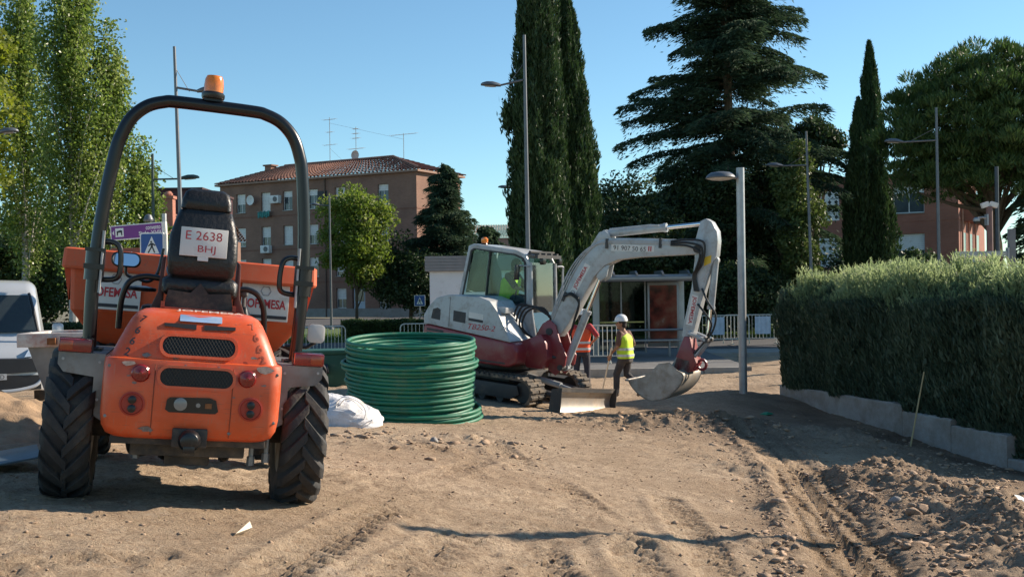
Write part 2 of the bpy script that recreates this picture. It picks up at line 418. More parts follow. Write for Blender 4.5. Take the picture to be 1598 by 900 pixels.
def soilmat():
    m, n, l, b = _nt('dry_soil')
    tc = n.new('ShaderNodeTexCoord'); o = tc.outputs['Object']
    def nz(s, d=6, r=.6):
        k = n.new('ShaderNodeTexNoise'); k.inputs['Scale'].default_value = s; k.inputs['Detail'].default_value = d; k.inputs['Roughness'].default_value = r; l.new(o, k.inputs['Vector']); return k.outputs[0]
    def mr(x, a, b_, c=0, d=1):
        k = n.new('ShaderNodeMapRange'); k.inputs[1].default_value = a; k.inputs[2].default_value = b_; k.inputs[3].default_value = c; k.inputs[4].default_value = d; l.new(x, k.inputs[0]); return k.outputs[0]
    def mix(f, a, b_):
        k = n.new('ShaderNodeMix'); k.data_type = 'RGBA'; l.new(f, k.inputs[0])
        for i, v in ((6, a), (7, b_)):
            if isinstance(v, tuple): k.inputs[i].default_value = rgb(v)
            else: l.new(v, k.inputs[i])
        return k.outputs[2]
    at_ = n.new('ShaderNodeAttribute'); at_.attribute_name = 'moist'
    c = mix(mr(nz(.8, 5), .35, .65), (.37, .27, .18), (.53, .405, .285))
    c = mix(mr(nz(5, 6, .7), .42, .68, 0, .75), c, (.29, .21, .14))
    c = mix(mr(nz(1.7, 7, .7), .60, .72, 0, .6), c, (.52, .43, .34))
    c = mix(mr(nz(17, 5, .75), .50, .62, 0, .6), c, (.235, .155, .10))
    c = mix(mr(nz(55, 4, .75), .52, .66, 0, .7), c, (.13, .085, .055))
    c = mix(mr(nz(31, 4, .75), .58, .70, 0, .6), c, (.56, .46, .36))
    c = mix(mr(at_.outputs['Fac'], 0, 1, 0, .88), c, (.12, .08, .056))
    l.new(c, b.inputs['Base Color']); b.inputs['Roughness'].default_value = .95; b.inputs['Specular IOR Level'].default_value = .15
    bp = n.new('ShaderNodeBump'); bp.inputs['Strength'].default_value = .9; bp.inputs['Distance'].default_value = .03
    l.new(nz(45, 7, .75), bp.inputs['Height']); l.new(bp.outputs[0], b.inputs['Normal'])
    return m
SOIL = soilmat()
def graded(segs):
    out = []
    for a, b, st in segs: out += list(np.arange(a, b - 1e-6, st))
    out.append(segs[-1][1]); return np.array(out)
gx = graded([(-60, -16, 2.0), (-16, -5.5, .25), (-5.5, -3.5, .06), (-3.5, 6.6, .026), (6.6, 9, .06), (9, 20, .3), (20, 60, 2.)])
gy = graded([(-20, 1, 2.0), (1, 3.6, .15), (3.6, 11.5, .026), (11.5, 17, .045), (17, 28.0, .10), (28.0, 37.6, .2)])
GX, GY = np.meshgrid(gx, gy)
GZ = ground_h(GX, GY)
nx, ny = len(gx), len(gy)
ii = (np.arange(ny - 1)[:, None] * nx + np.arange(nx - 1)[None]).ravel()
me = np_mesh('site_ground', np.stack([GX, GY, GZ], -1).reshape(-1, 3), np.stack([ii, ii + 1, ii + nx + 1, ii + nx], -1))
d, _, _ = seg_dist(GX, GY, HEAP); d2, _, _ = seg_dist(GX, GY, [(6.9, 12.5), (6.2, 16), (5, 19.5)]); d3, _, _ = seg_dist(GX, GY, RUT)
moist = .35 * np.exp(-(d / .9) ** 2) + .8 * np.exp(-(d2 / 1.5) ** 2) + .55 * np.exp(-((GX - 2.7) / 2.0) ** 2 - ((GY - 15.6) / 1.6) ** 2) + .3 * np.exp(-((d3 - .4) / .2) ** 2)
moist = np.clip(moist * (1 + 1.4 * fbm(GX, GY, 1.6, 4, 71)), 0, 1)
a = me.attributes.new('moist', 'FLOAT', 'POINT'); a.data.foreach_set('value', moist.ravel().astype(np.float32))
me.polygons.foreach_set('use_smooth', np.ones(len(me.polygons), bool))
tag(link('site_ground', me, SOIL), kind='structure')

# far ground, road, pavements
asph = M('asphalt', (.065, .065, .07), .9, var=.25, scale=1.5, bump=.3, bscale=80)
conc = M('concrete', (.28, .265, .24), .9, var=.15, scale=2, bump=.3, bscale=40, dirt=(.22, .19, .15), damt=.4)
grassm = M('lawn', (.075, .12, .03), .9, var=.4, scale=3, bump=.6, bscale=60)
m = MB(); m.add([(-900, 37.4, -.42), (900, 37.4, -.42), (900, 1500, -.42), (-900, 1500, -.42)], [(0, 1, 2, 3)])
tag(m.build('ground', M('far_earth', (.16, .14, .09), .95, var=.3, scale=.1), smooth=0), kind='structure')
m = MB(); m.b2((-30, 37.5, -.6), (40, 45.5, -.16))
tag(m.build('road', asph), kind='structure')
m = MB(); m.b2((-30, 28.2, -.6), (-4.2, 37.4, -.2)); tag(m.build('side_road', asph), kind='structure')
m = MB(); m.b2((-4.0, 28.3, -.5), (6.2, 36.9, -.12)); tag(m.build('pavement', M('paving', (.135, .132, .13), .9, var=.2, scale=2, bump=.2)), kind='structure')
kerb = tag(MB().box((1.1, 28.15, -.45), (10.2, .12, .1)).build('kerb', conc), kind='structure')
for i in range(10):
    o = MB().box((-3.5 + i * .99, 28.14, -.265), (.97, .16, .32)).build('kerb_stone', conc, kerb, bevel=.015) if i == 0 else None
    if o: k0 = o
    else:
        o = k0.copy(); col.objects.link(o); o.location.x = i * .99; o.parent = kerb
m = MB(); m.b2((6.3, 34.6, -.5), (16, 36.9, -.14)); tag(m.build('pavement', conc), kind='structure')
m = MB(); m.b2((-30, 45.7, -.5), (40, 60, -.05)); tag(m.build('lawn', grassm), kind='structure')
m = MB(); m.b2((-60, 60.2, -.5), (60, 84, -.1)); tag(m.build('far_road', asph), kind='structure')
rng = np.random.default_rng(3)
# grass blades on the lawn
def blades(name, X, Y, Z, L, W, rng, up=1.0):
    N = len(X); c = np.stack([X, Y, Z], -1); a = rng.uniform(0, 2 * PI, N); s = np.stack([np.cos(a), np.sin(a), np.zeros(N)], -1) * W[:, None] / 2
    t = np.stack([rng.normal(0, .35, N), rng.normal(0, .35, N), np.full(N, up)], -1) * L[:, None]
    V = np.stack([c - s, c + s, c + t], 1).reshape(-1, 3); F = np.arange(3 * N).reshape(N, 3)
    return np_mesh(name, V, F)
N = 26000; X = rng.uniform(-14, 18, N); Y = 45.8 + rng.uniform(0, 1, N) ** 1.6 * 5
grass_leaf = leafmat('grass_leaf', (.03, .06, .012), (.09, .15, .03), (.17, .2, .06), .3)
tag(link('grass', blades('grass', X, Y, np.full(N, -.05), rng.uniform(.06, .16, N), rng.uniform(.02, .05, N), rng), grass_leaf), 'short green grass on the lawn beyond the road', 'grass', kind='stuff')
# dry weeds on the near soil
N = 520; cx = rng.uniform(-3, 2.2, 55); cy = rng.uniform(4.2, 8.2, 55); k = rng.integers(0, 55, N)
X = cx[k] + rng.normal(0, .07, N); Y = cy[k] + rng.normal(0, .05, N)
tag(link('dry_weeds', blades('dry_weeds', X, Y, ground_h(X, Y) - .005, rng.uniform(.015, .04, N), rng.uniform(.002, .004, N), rng), leafmat('weed_leaf', (.10, .09, .03), (.2, .17, .07), (.28, .22, .12), .2)), 'sparse dry weeds on the trampled soil', 'weeds', kind='stuff')

# clods: crumbs as one mass, the big ones each a thing
def ico(n, rng, sub=1):
    bm = bmesh.new(); bmesh.ops.create_icosphere(bm, subdivisions=sub, radius=1)
    V = np.array([v.co[:] for v in bm.verts]); F = np.array([[v.index for v in f.verts] for f in bm.faces]); bm.free(); return V, F
V0, F0 = ico(1, rng)
def crumbs(name, X, Y, r, rng, mat, label):
    N = len(X); Z = ground_h(X, Y)
    J = V0[None] * rng.uniform(.3, 1.5, (N, len(V0), 1)) * r[:, None, None] * np.array([1, 1, .5]) 
    a = rng.uniform(0, 2 * PI, N); ca, sa = np.cos(a)[:, None], np.sin(a)[:, None]
    st = rng.uniform(.7, 1.5, N)[:, None]
    x = J[..., 0] * ca * st - J[..., 1] * sa; y = J[..., 0] * sa * st + J[..., 1] * ca
    V = np.stack([x + X[:, None], y + Y[:, None], J[..., 2] + (Z + r * .1)[:, None]], -1).reshape(-1, 3)
    F = (F0[None] + (np.arange(N) * len(V0))[:, None, None]).reshape(-1, 3)
    return tag(link(name, np_mesh(name, V, F), mat), label, 'soil crumbs', kind='stuff')
CLOD = M('clod_soil', (.33, .23, .155), .95, var=.35, scale=6, bump=.5, bscale=60)
def heap_pts(N, sp):
    t = rng.uniform(0, 1, N) * (len(HEAP) - 1); i = t.astype(int); H = np.array(HEAP); p = H[i] * (1 - (t - i))[:, None] + H[i + 1] * (t - i)[:, None]
    return p[:, 0] + rng.normal(0, sp, N), p[:, 1] + rng.normal(0, sp, N)
hx, hy = heap_pts(4600, .6)
t = rng.uniform(0, 1, 1500); rp = np.array([np.interp(t, np.linspace(0, 1, len(RUT)), [p[k] for p in RUT]) for k in (0, 1)])
sx_ = np.where(rng.uniform(0, 1, 1500) < .5, -1, 1) * (.36 + np.abs(rng.normal(0, .16, 1500)))
fx = rng.uniform(-3.5, 4, 6000); fy = 4 + rng.uniform(0, 1, 6000) ** 1.5 * 11
bx_ = np.concatenate([rng.normal(2.3, .9, 700), rng.normal(-1.0, .7, 260), rng.normal(5.6, .7, 500)]); by_ = np.concatenate([rng.normal(16.2, .6, 700), rng.normal(11.8, .8, 260), rng.normal(14.2, 1.6, 500)])
X = np.concatenate([hx, rp[0] + sx_, fx, bx_]); Y = np.concatenate([hy, rp[1], fy, by_])
r = np.concatenate([.005 + rng.exponential(.007, 4600), .005 + rng.exponential(.008, 1500), .002 + rng.exponential(.0035, 6000), .010 + rng.exponential(.012, 1460)])
crumbs('soil_crumbs', X, Y, np.minimum(r, .07), rng, CLOD, 'loose crumbs of dug soil strewn over the site')
V2, F2 = ico(1, rng, 2)
def clod_mesh(seed):
    g = np.random.default_rng(seed); V = V2.copy()
    for k in range(7):
        dv = g.normal(size=3); dv /= np.linalg.norm(dv); V = V - np.maximum(V @ dv - g.uniform(.35, .7), 0)[:, None] * dv * 1.0
    V *= (1 + .05 * g.normal(size=len(V)))[:, None]
    me = np_mesh('dirt_clod', V * np.array([1.15, .95, .8]), F2); me.materials.append(CLOD); return me
CM = [clod_mesh(k) for k in range(6)]
hx, hy = heap_pts(34, .5)
for i in range(34):
    o = bpy.data.objects.new('dirt_clod', CM[i % 6]); col.objects.link(o); rr = float(.022 + rng.exponential(.013)); rr = min(rr, .065)
    o.location = (hx[i], hy[i], gz(hx[i], hy[i]) + rr * .35); o.scale = (rr,) * 3; o.rotation_euler = tuple(rng.uniform(-.4, .4, 2)) + (float(rng.uniform(0, 6)),)
    tag(o, 'lump of dry brown soil on the long spoil heap', 'clod', 'soil lumps on the spoil heap')
grey_stone = M('grey_stone', (.30, .28, .26), .9, var=.2, scale=8, bump=.4)
for (px, py, dd, rr, lab) in ((678, 703, 11.6, .05, 'small pale grey stone on open soil before the green pipe coil'), (1398, 812, 8.9, .06, 'stone lying at the edge of the cleated track rut')):
    p = at(px, py, dd); o = bpy.data.objects.new('stone', clod_mesh(int(rr * 1000))); o.data.materials.clear(); o.data.materials.append(grey_stone); col.objects.link(o); o.location = (p.x, p.y, gz(p.x, p.y) + rr * .4); o.scale = (rr,) * 3; tag(o, lab, 'stone')
# white wood wedge
p = at(377, 824, 5.35); m = MB(); m.prism([(-.05, 0), (.055, .0), (.06, .035)], -.02, .02, 'y')
o = m.build('wood_wedge', M('pale_wood', (.75, .66, .52), .7)); o.location = (p.x, p.y, gz(p.x, p.y) + .012); o.rotation_euler = (-.6, -.1, .95); tag(o, 'small pale wooden wedge lying on the soil behind the dumper', 'wedge')
# sand pile with its own mesh
def pile(name, cx, cy, rx, ry, h, mat, label, cat, seed, n=90):
    u = np.linspace(-1.5, 1.5, n); U, V = np.meshgrid(u, u); x = cx + U * rx; y = cy + V * ry
    rr = np.sqrt(U ** 2 + V ** 2) + fbm(x, y, 1.1, 3, seed) * .35
    k = np.clip(1 - rr / 1.35, -.2, 1); z = gbase(x, y) - .06 + np.where(k > 0, h * (k ** 1.1), k * .5) + fbm(x, y, 3.5, 5, seed + 1, .65) * .20 + fbm(x, y, 22, 2, seed + 2) * .035
    i = (np.arange(n - 1)[:, None] * n + np.arange(n - 1)[None]).ravel()
    me = np_mesh(name, np.stack([x, y, z], -1).reshape(-1, 3), np.stack([i, i + 1, i + n + 1, i + n], -1)); me.polygons.foreach_set('use_smooth', np.ones(len(me.polygons), bool))
    return tag(link(name, me, mat), label, cat)
SAND = M('sand', (.31, .215, .135), .95, var=.2, scale=9, bump=.5, bscale=90)
pile('sand_pile', -4.75, 9.0, 1.15, 1.0, .72, SAND, 'heap of yellowish sand between the dumper and the white van', 'sand pile', 301)
pile('sand_pile', -2.3, 9.9, .5, .45, .22, SAND, 'low sand spill under the raised skip of the dumper', 'sand pile', 311, 40)
p = at(8, 752, 6.9); m = MB(); m.box((0, 0, 0), (.62, .5, .012))
o = m.build('steel_plate', M('blue_steel', (.12, .16, .2), .45, .6, var=.3, scale=5), bevel=.002); o.location = (p.x - .12, p.y, gzb(p.x, p.y) + .05); o.rotation_euler = (.03, -.12, .45); tag(o, 'thin blue-grey steel plate lying on soil beside the dumper wheel', 'steel plate')

# ------------------------------------------------------------------ stepped retaining wall under the hedge
WA, WB = Vector((5.06, 20.7, 0)), Vector((6.70, 14.8, 0)); WD = (WB - WA); 
def wpt(t): return WA + WD * t
wdir = WD.normalized(); wnor = Vector((-wdir.y, wdir.x, 0))   # towards the hedge
if wnor.x < 0: wnor = -wnor
wall = thing('retaining_wall', 'stepped concrete retaining wall under the tall clipped hedge', 'wall')
wallm = M('wall_concrete', (.34, .32, .29), .92, var=.18, scale=2.5, bump=.35, bscale=25, dirt=(.2, .16, .12), dscale=1.6, damt=.6)
STEPS = [(0, .62, .10), (.62, .81, .0), (.81, 1.0, -.09), (1.0, 1.75, -.40)]
for (a_, b_, zt) in STEPS:
    A, B = wpt(a_), wpt(b_ - .002); m = MB()
    q = [A, B, B + wnor * .3, A + wnor * .3]; zb = -1.2
    n_ = 10; rings = []
    for k in range(n_ + 1):
        p = A.lerp(B, k / n_); w = .008 * math.sin(k * 2.3)
        rings.append([(p.x, p.y, zb), (p.x, p.y, zt - .02 + w), (p.x + wnor.x * .02, p.y + wnor.y * .02, zt + w), (p.x + wnor.x * .3, p.y + wnor.y * .3, zt + w), (p.x + wnor.x * .3, p.y + wnor.y * .3, zb)])
    m.loft(rings); m.build('wall_section', wallm, wall)
# ------------------------------------------------------------------ vegetation
def nrm(a): return a / np.maximum(np.linalg.norm(a, axis=-1, keepdims=True), 1e-9)
def leafcloud(name, C, D, L, W, rng):
    N = len(C); D = nrm(D); r = rng.normal(size=(N, 3)); s = nrm(np.cross(D, r)); L = np.broadcast_to(L, (N,)); W = np.broadcast_to(W, (N,))
    a = C - D * (L / 2)[:, None]; b = C + D * (L / 2)[:, None]; m = C - D * (L * .05)[:, None]
    V = np.stack([a, m + s * (W / 2)[:, None], b, m - s * (W / 2)[:, None]], 1).reshape(-1, 3)
    return np_mesh(name, V, np.arange(4 * N).reshape(N, 4))
def sph(rng, N): return nrm(rng.normal(size=(N, 3)))
bark = M('bark', (.10, .075, .05), .95, var=.3, scale=6, bump=.6, bscale=20, stretch=(1, 1, .25))
bark_pale = M('pale_bark', (.42, .41, .38), .9, var=.3, scale=5, bump=.3, bscale=12, dirt=(.12, .1, .08), dscale=5, damt=.35)
def trunk_mb(h, r0, r1, rng, lean=.1, limbs=()):
    m = MB(); P = [(lean * math.sin(k * .7) * k / 8, lean * math.cos(k * .9) * k / 8, h * k / 8 - .15) for k in range(9)]
    m.tube(P, [r0 + (r1 - r0) * k / 8 for k in range(9)], 9)
    for (a, b, ra, rb) in limbs: m.tube(curve_pts([a, tuple((np.array(a) + np.array(b)) / 2 + rng.normal(0, .08, 3)), b], 3), [ra + (rb - ra) * k / 6 for k in range(7)], 6)
    return m
def tree(name, label, loc, tm, crown_me, leaf, bk=bark, group=None):
    t = thing(name, label, 'tree', loc, group=group); tm.build('trunk', bk, t); link('crown', crown_me, leaf, t); return t
def ground_at(px, d, z=-.08):
    p = at(px, 450, d); return (p.x, p.y, z)

# --- tall clipped hedge on the retaining wall
hl_ = leafmat('hedge_leaf', (.032, .055, .034), (.06, .09, .054), (.11, .145, .088), .25)
rng = np.random.default_rng(11)
hedge = thing('clipped_hedge', 'tall dense conifer hedge with feathery sunlit top above concrete wall', 'hedge')
T1 = 1.14; HL = WD.length * T1; HT = 1.5
def htop(t): return 1.90 + .04 * t
def hbot(t): return np.where(t < .62, .08, np.where(t < .81, -.02, np.where(t < 1.0, -.12, -.42)))
def hedge_pts(N, face):
    t = rng.uniform(0, T1, N); 
    if face == 'front': z = hbot(t) + (htop(t) - hbot(t)) * rng.uniform(0, 1, N); o = .55 * ss(.38, .0, htop(t) - z) ** 1.6; nd = np.tile([-wnor.x, -wnor.y, .1], (N, 1))
    elif face == 'top': o = rng.uniform(.1, HT, N); z = htop(t) - .38 * ss(.6, .0, o); nd = np.tile([0, 0, 1.0], (N, 1))
    else: t = np.zeros(N); o = rng.uniform(0, HT, N); z = .08 + (htop(0) - .08) * rng.uniform(0, 1, N); nd = np.tile([-wdir.x, -wdir.y, .1], (N, 1))
    b = fbm(t * 7, z * .6 + o * 2, 1.3, 4, 77) * .46 + fbm(t * 6, z + o, 5, 2, 78) * .12
    x = WA.x + WD.x * t + wnor.x * (o + .06); y = WA.y + WD.y * t + wnor.y * (o + .06)
    return np.stack([x, y, z], -1) + nd * b[:, None], nd, t
Cs, Ds, Ls, Ws = [], [], [], []
C, nd, t = hedge_pts(62000, 'front'); C += nd * rng.uniform(-.14, .05, len(C))[:, None]; Cs.append(C); Ds.append(nd * .55 + np.array([0, 0, 1.2]) + rng.normal(0, .38, C.shape)); Ls.append(rng.uniform(.07, .20, len(C))); Ws.append(rng.uniform(.018, .04, len(C)))
C, nd, t = hedge_pts(8000, 'end'); C += nd * rng.uniform(-.14, .05, len(C))[:, None]; Cs.append(C); Ds.append(nd * .55 + np.array([0, 0, 1.2]) + rng.normal(0, .38, C.shape)); Ls.append(rng.uniform(.07, .20, len(C))); Ws.append(rng.uniform(.018, .04, len(C)))
C, nd, t = hedge_pts(22000, 'top'); C += nd * rng.uniform(-.12, .06, len(C))[:, None]; Cs.append(C); Ds.append(nd + rng.normal(0, .5, C.shape)); Ls.append(rng.uniform(.08, .2, len(C))); Ws.append(rng.uniform(.018, .04, len(C)))
# feathery shoots: each a plume of small sprays
K = 5200; base, nd, t = hedge_pts(K, 'top'); hgt = rng.uniform(.10, .36, K) * (.45 + 1.0 * ss(-.12, .15, fbm(base[:, 0], base[:, 1], .9, 2, 79))); dirp = nrm(np.stack([rng.normal(0, .28, K) - .1, rng.normal(0, .28, K), np.ones(K)], -1))
u = rng.uniform(0, 1, (K, 18)); C = base[:, None] + dirp[:, None] * (u * hgt[:, None])[..., None] + rng.normal(0, .018, (K, 18, 3)) * (1.2 - u)[..., None]
D = dirp[:, None] + rng.normal(0, .45, (K, 18, 3)); Cs.append(C.reshape(-1, 3)); Ds.append(D.reshape(-1, 3)); Ls.append(rng.uniform(.05, .13, K * 18)); Ws.append(rng.uniform(.010, .022, K * 18))
link('foliage', leafcloud('foliage', np.concatenate(Cs[:3]), np.concatenate(Ds[:3]), np.concatenate(Ls[:3]), np.concatenate(Ws[:3]), rng), hl_, hedge)
link('lit_tone_shoots', leafcloud('lit_tone_shoots', Cs[3], Ds[3], Ls[3], Ws[3], rng), leafmat('lit_tone_leaf', (.17, .22, .11), (.27, .33, .17), (.40, .44, .25), .55), hedge)  # paler leaf colour paints in the sunlit band along the hedge top
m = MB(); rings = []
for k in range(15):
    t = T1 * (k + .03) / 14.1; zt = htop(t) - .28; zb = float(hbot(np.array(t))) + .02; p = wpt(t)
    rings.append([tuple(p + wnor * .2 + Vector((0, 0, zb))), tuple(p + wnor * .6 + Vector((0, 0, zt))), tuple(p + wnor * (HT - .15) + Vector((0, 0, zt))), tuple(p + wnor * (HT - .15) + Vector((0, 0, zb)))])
m.loft(rings); m.build('inner_hull', M('inner_hull', (.03, .04, .02), .95, var=.4, scale=8, bump=1, bscale=15), hedge)  # solid dark hull added inside the hedge foliage

# --- columnar cypresses
cyp = leafmat('cypress_leaf', (.019, .040, .015), (.038, .072, .025), (.076, .118, .04), .22)
def cypress_me(h, r, N, rng, seed, stems=((0, 0, 1.0, 1.0),)):
    C, D = [], []
    for (ox, oy, kr, kh) in stems:
        n = int(N * kr * kh); z = rng.uniform(0, 1, n) ** 1.15; a = rng.uniform(0, 2 * PI, n)
        prof = np.minimum(1, (z / .06 + .3)) * np.where(z < .5, 1, np.maximum(0, 1 - ((z - .5) / .5)) ** .62)
        lump = 1 + .85 * fbm(a * 1.6 + seed, z * h * .55, 1.0, 4, seed) + .75 * fbm(a * 4, z * h * 1.5, 1.0, 3, seed + 3)
        rr = r * kr * prof * lump * (1 - .35 * rng.uniform(0, 1, n) ** 2.2)
        C.append(np.stack([ox + rr * np.cos(a), oy + rr * np.sin(a), z * h * kh + .1], -1)); D.append(np.stack([np.cos(a) * .35, np.sin(a) * .35, np.ones(n)], -1) + rng.normal(0, .3, (n, 3)))
    C = np.concatenate(C); D = np.concatenate(D)
    return leafcloud('crown', C, D, rng.uniform(.12, .34, len(C)), rng.uniform(.03, .075, len(C)), rng)
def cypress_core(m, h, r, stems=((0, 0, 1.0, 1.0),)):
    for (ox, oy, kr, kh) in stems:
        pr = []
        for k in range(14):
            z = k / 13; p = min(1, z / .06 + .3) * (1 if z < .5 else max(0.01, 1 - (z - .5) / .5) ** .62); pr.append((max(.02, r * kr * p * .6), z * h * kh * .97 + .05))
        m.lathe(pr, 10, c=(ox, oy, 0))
core_m = M('dark_hull', (.018, .028, .012), .95, var=.4, scale=5)  # for solid hulls added inside foliage so light cannot pass through
def cypress(label, px, d, h, r, N, seed, stems=((0, 0, 1.0, 1.0),), extra=None):
    rng = np.random.default_rng(seed); t = thing('cypress_tree', label, 'tree', ground_at(px, d))
    tm = trunk_mb(h * .8, .2, .04, rng, .02); tm.build('trunk', bark, t)
    m = MB(); cypress_core(m, h, r, stems); m.build('inner_hull', core_m, t)  # unseen solid hull, added to block light through the crown
    link('crown', cypress_me(h, r, N, rng, seed, stems), cyp, t)
    return t
t = cypress('tall dark cypress with a stray side tuft beside the tall lamp post', 844, 38, 15.5, .92, 56000, 21, ((0, 0, 1, 1), (-.1, .1, .8, .8), (.3, .3, .8, .75)))
rng = np.random.default_rng(5); C = np.array([-1.05, 0, 8.05]) + rng.normal(0, 1, (420, 3)) * np.array([.12, .12, .3]); 
link('crown', leafcloud('crown', C, np.array([-.2, 0, 1]) + rng.normal(0, .4, C.shape), .28, .08, rng), cyp, t)
MB().tube([(-.3, 0, 7.0), (-.8, 0, 7.4), (-1.05, 0, 8.0)], [.03, .02, .01], 5).build('branch', bark, t)
cypress('tall dark cypress leaning against its taller twin behind the excavator boom', 886, 39.5, 12.9, .98, 56000, 22, ((0, 0, 1, 1), (.42, -.2, .72, .74), (-.3, .2, .8, .85), (.1, -.3, .8, .6)))
cypress('slender two-tipped cypress standing before the three-storey brick block', 1357, 47, 12.4, 1.0, 44000, 23, ((.12, 0, .66, 1), (-.46, -.25, .66, .80), (.30, -.3, .80, .58)))

# --- great cedar
ced = leafmat('cedar_leaf', (.024, .045, .028), (.048, .080, .046), (.10, .14, .08), .28, .8)
def cedar(label, px, d, h, seed, wid=4.6):
    rng = np.random.default_rng(seed); t = thing('cedar_tree', label, 'tree', ground_at(px, d)); m = trunk_mb(h, .38, .04, rng, .12)
    Cs, Ds = [], []
    z = 1.6
    while z < h - .3:
        f = (h - z) / h; L0 = wid * (f ** .58) * (1.0 if z > 4 else .85)
        for k in range(5 if f > .15 else 4):
            a = rng.uniform(0, 2 * PI); L = L0 * rng.uniform(.5, 1.15); rise = rng.uniform(.05, .36) * (1 if f < .8 else .3); droop = rng.uniform(.14, .40)
            s = np.linspace(0, 1, 9); px_ = L * s; pz = z + rise * L * s - droop * L * s ** 2.4
            P = np.stack([px_ * math.cos(a), px_ * math.sin(a), pz], -1)
            m.tube([tuple(p) for p in P], [max(.008, .07 * f * (1 - q) + .012) for q in s], 5)
            # flat fans of drooping sprays along the branch
            n = int(250 * L); q = rng.uniform(.12, 1, n) ** .8; side = rng.normal(0, 1, n) * (.20 + .30 * q * (1.08 - q) * 2) * min(1, L / 3 + .3)
            bx = L * q; bz = z + rise * L * q - droop * L * q ** 2.4
            dz = -np.abs(side) * .32 - rng.exponential(.15, n) + .06
            C = np.stack([bx * math.cos(a) - side * math.sin(a), bx * math.sin(a) + side * math.cos(a), bz + dz], -1)
            D = np.stack([math.cos(a) * .8 - np.sign(side) * math.sin(a) * .7, math.sin(a) * .8 + np.sign(side) * math.cos(a) * .7, np.full(n, -.45)], -1) + rng.normal(0, .28, (n, 3))
            Cs.append(C); Ds.append(D)
        z += rng.uniform(.28, .5) * (.55 + .6 * f) * (.6 if h < 11 else 1)
    C = np.concatenate(Cs); D = np.concatenate(Ds)
    m.build('trunk', bark, t); link('crown', leafcloud('crown', C, D, rng.uniform(.16, .38, len(C)), rng.uniform(.035, .075, len(C)), rng), ced, t)
    return t
cedar('huge dark cedar with layered drooping branches behind the excavator arm', 1140, 50, 19.6, 31, 6.9)
cedar('smaller dark spruce before the corner of the four-storey brick block', 694, 66, 9.9, 32, 3.3)

# --- broadleaf and shrub crowns made of clumps
def clumps(rng, n, ctr, rad, surf=.55):
    d = sph(rng, n); r = rng.uniform(surf, 1, n) ** .8; return np.array(ctr) + d * r[:, None] * np.array(rad)
def broad(name, label, px, d, zc, rad, nclump, csize, nleaf, leaf, L, seed, h=None, tr=.13, bk=bark, droop=.1, flat=1.0, group=None):
    rng = np.random.default_rng(seed); loc = ground_at(px, d)
    ctr = (0, 0, zc); cl = clumps(rng, nclump, ctr, rad, .35); cs = csize * rng.uniform(.6, 1.3, nclump)
    k = rng.integers(0, nclump, nleaf); off = sph(rng, nleaf) * (rng.uniform(0, 1, nleaf) ** .45)[:, None] * cs[k][:, None] * np.array([1, 1, .75 * flat])
    C = cl[k] + off; C = C[C[:, 2] > .05]; N = len(C); D = rng.normal(0, 1, (N, 3)) + np.array([0, 0, -droop])
    me_ = leafcloud('crown', C, D, rng.uniform(.7, 1.3, N) * L, rng.uniform(.6, 1.1, N) * L * .7, rng)
    limbs = []
    for i in range(0, nclump, max(1, nclump // 14)):
        b = cl[i]; s = max(.3, min(zc, b[2]) * rng.uniform(.35, .7)); limbs.append(((0, 0, s), tuple(b), tr * .5, .015))
    return tree(name, label, loc, trunk_mb(zc + rad[2] * .4, tr, .03, rng, .1, limbs), me_, leaf, bk, group)
maple = leafmat('maple_leaf', (.07, .11, .02), (.14, .20, .04), (.25, .28, .07), .45)
dark_green = leafmat('holm_leaf', (.018, .035, .014), (.038, .066, .025), (.078, .11, .04), .22)
mid_green = leafmat('shrub_leaf', (.03, .055, .015), (.06, .095, .025), (.11, .14, .045), .3)
poplar_leaf = leafmat('poplar_leaf', (.08, .135, .03), (.17, .235, .06), (.38, .42, .18), .55, .3)
yellow_leaf = leafmat('lime_leaf', (.09, .13, .02), (.19, .23, .035), (.32, .33, .07), .5)
ivy_leaf = leafmat('ivy_leaf', (.045, .07, .02), (.09, .13, .035), (.17, .20, .075), .3)
broad('maple_tree', 'young light green maple on thin trunk before the four-storey brick block', 556, 62, 5.3, (2.1, 1.8, 2.8), 80, .75, 19000, maple, .20, 41, tr=.10)
broad('evergreen_tree', 'dark rounded evergreen beside the maple before the four-storey brick block', 640, 64, 2.9, (2.4, 1.6, 2.2), 60, .9, 16000, dark_green, .2, 42)
broad('pine_tree', 'small pine with loose bluish tufts above the white kiosk', 762, 70, 4.2, (1.5, 1.2, 1.7), 40, .5, 6500, ced, .3, 43)
broad('evergreen_tree', 'broad dark evergreen between the twin cypresses and the cedar', 985, 45, 4.0, (1.9, 1.6, 2.5), 70, .85, 22000, dark_green, .17, 44)
broad('evergreen_tree', 'low dark evergreen behind the bus shelter', 1010, 47, 2.2, (2.6, 1.2, 1.7), 60, .8, 18000, dark_green, .17, 45)
broad('evergreen_shrub', 'dark evergreen shrub under the cedar behind the crowd barriers', 1155, 45, 1.8, (2.4, 1.3, 1.5), 60, .7, 16000, dark_green, .16, 46)
broad('evergreen_tree', 'tall dark evergreen under the cedar, behind the thick lamp post', 1118, 48.5, 4.2, (2.8, 1.4, 3.4), 90, .9, 24000, dark_green, .18, 91)
broad('evergreen_tree', 'dark evergreen just behind the ivy-clad tree', 1228, 48.5, 5.4, (1.3, 1.1, 3.0), 60, .7, 16000, dark_green, .17, 92)
broad('ivy_tree', 'pale ivy-clad tree between the cedar and the two-tipped cypress', 1246, 45, 4.6, (.8, .9, 3.6), 70, .5, 18000, ivy_leaf, .16, 47)
broad('evergreen_tree', 'small dark tree crown between the cedar and the two-tipped cypress', 1276, 52, 8.9, (1.2, 1.0, 1.2), 40, .6, 8000, dark_green, .18, 48)
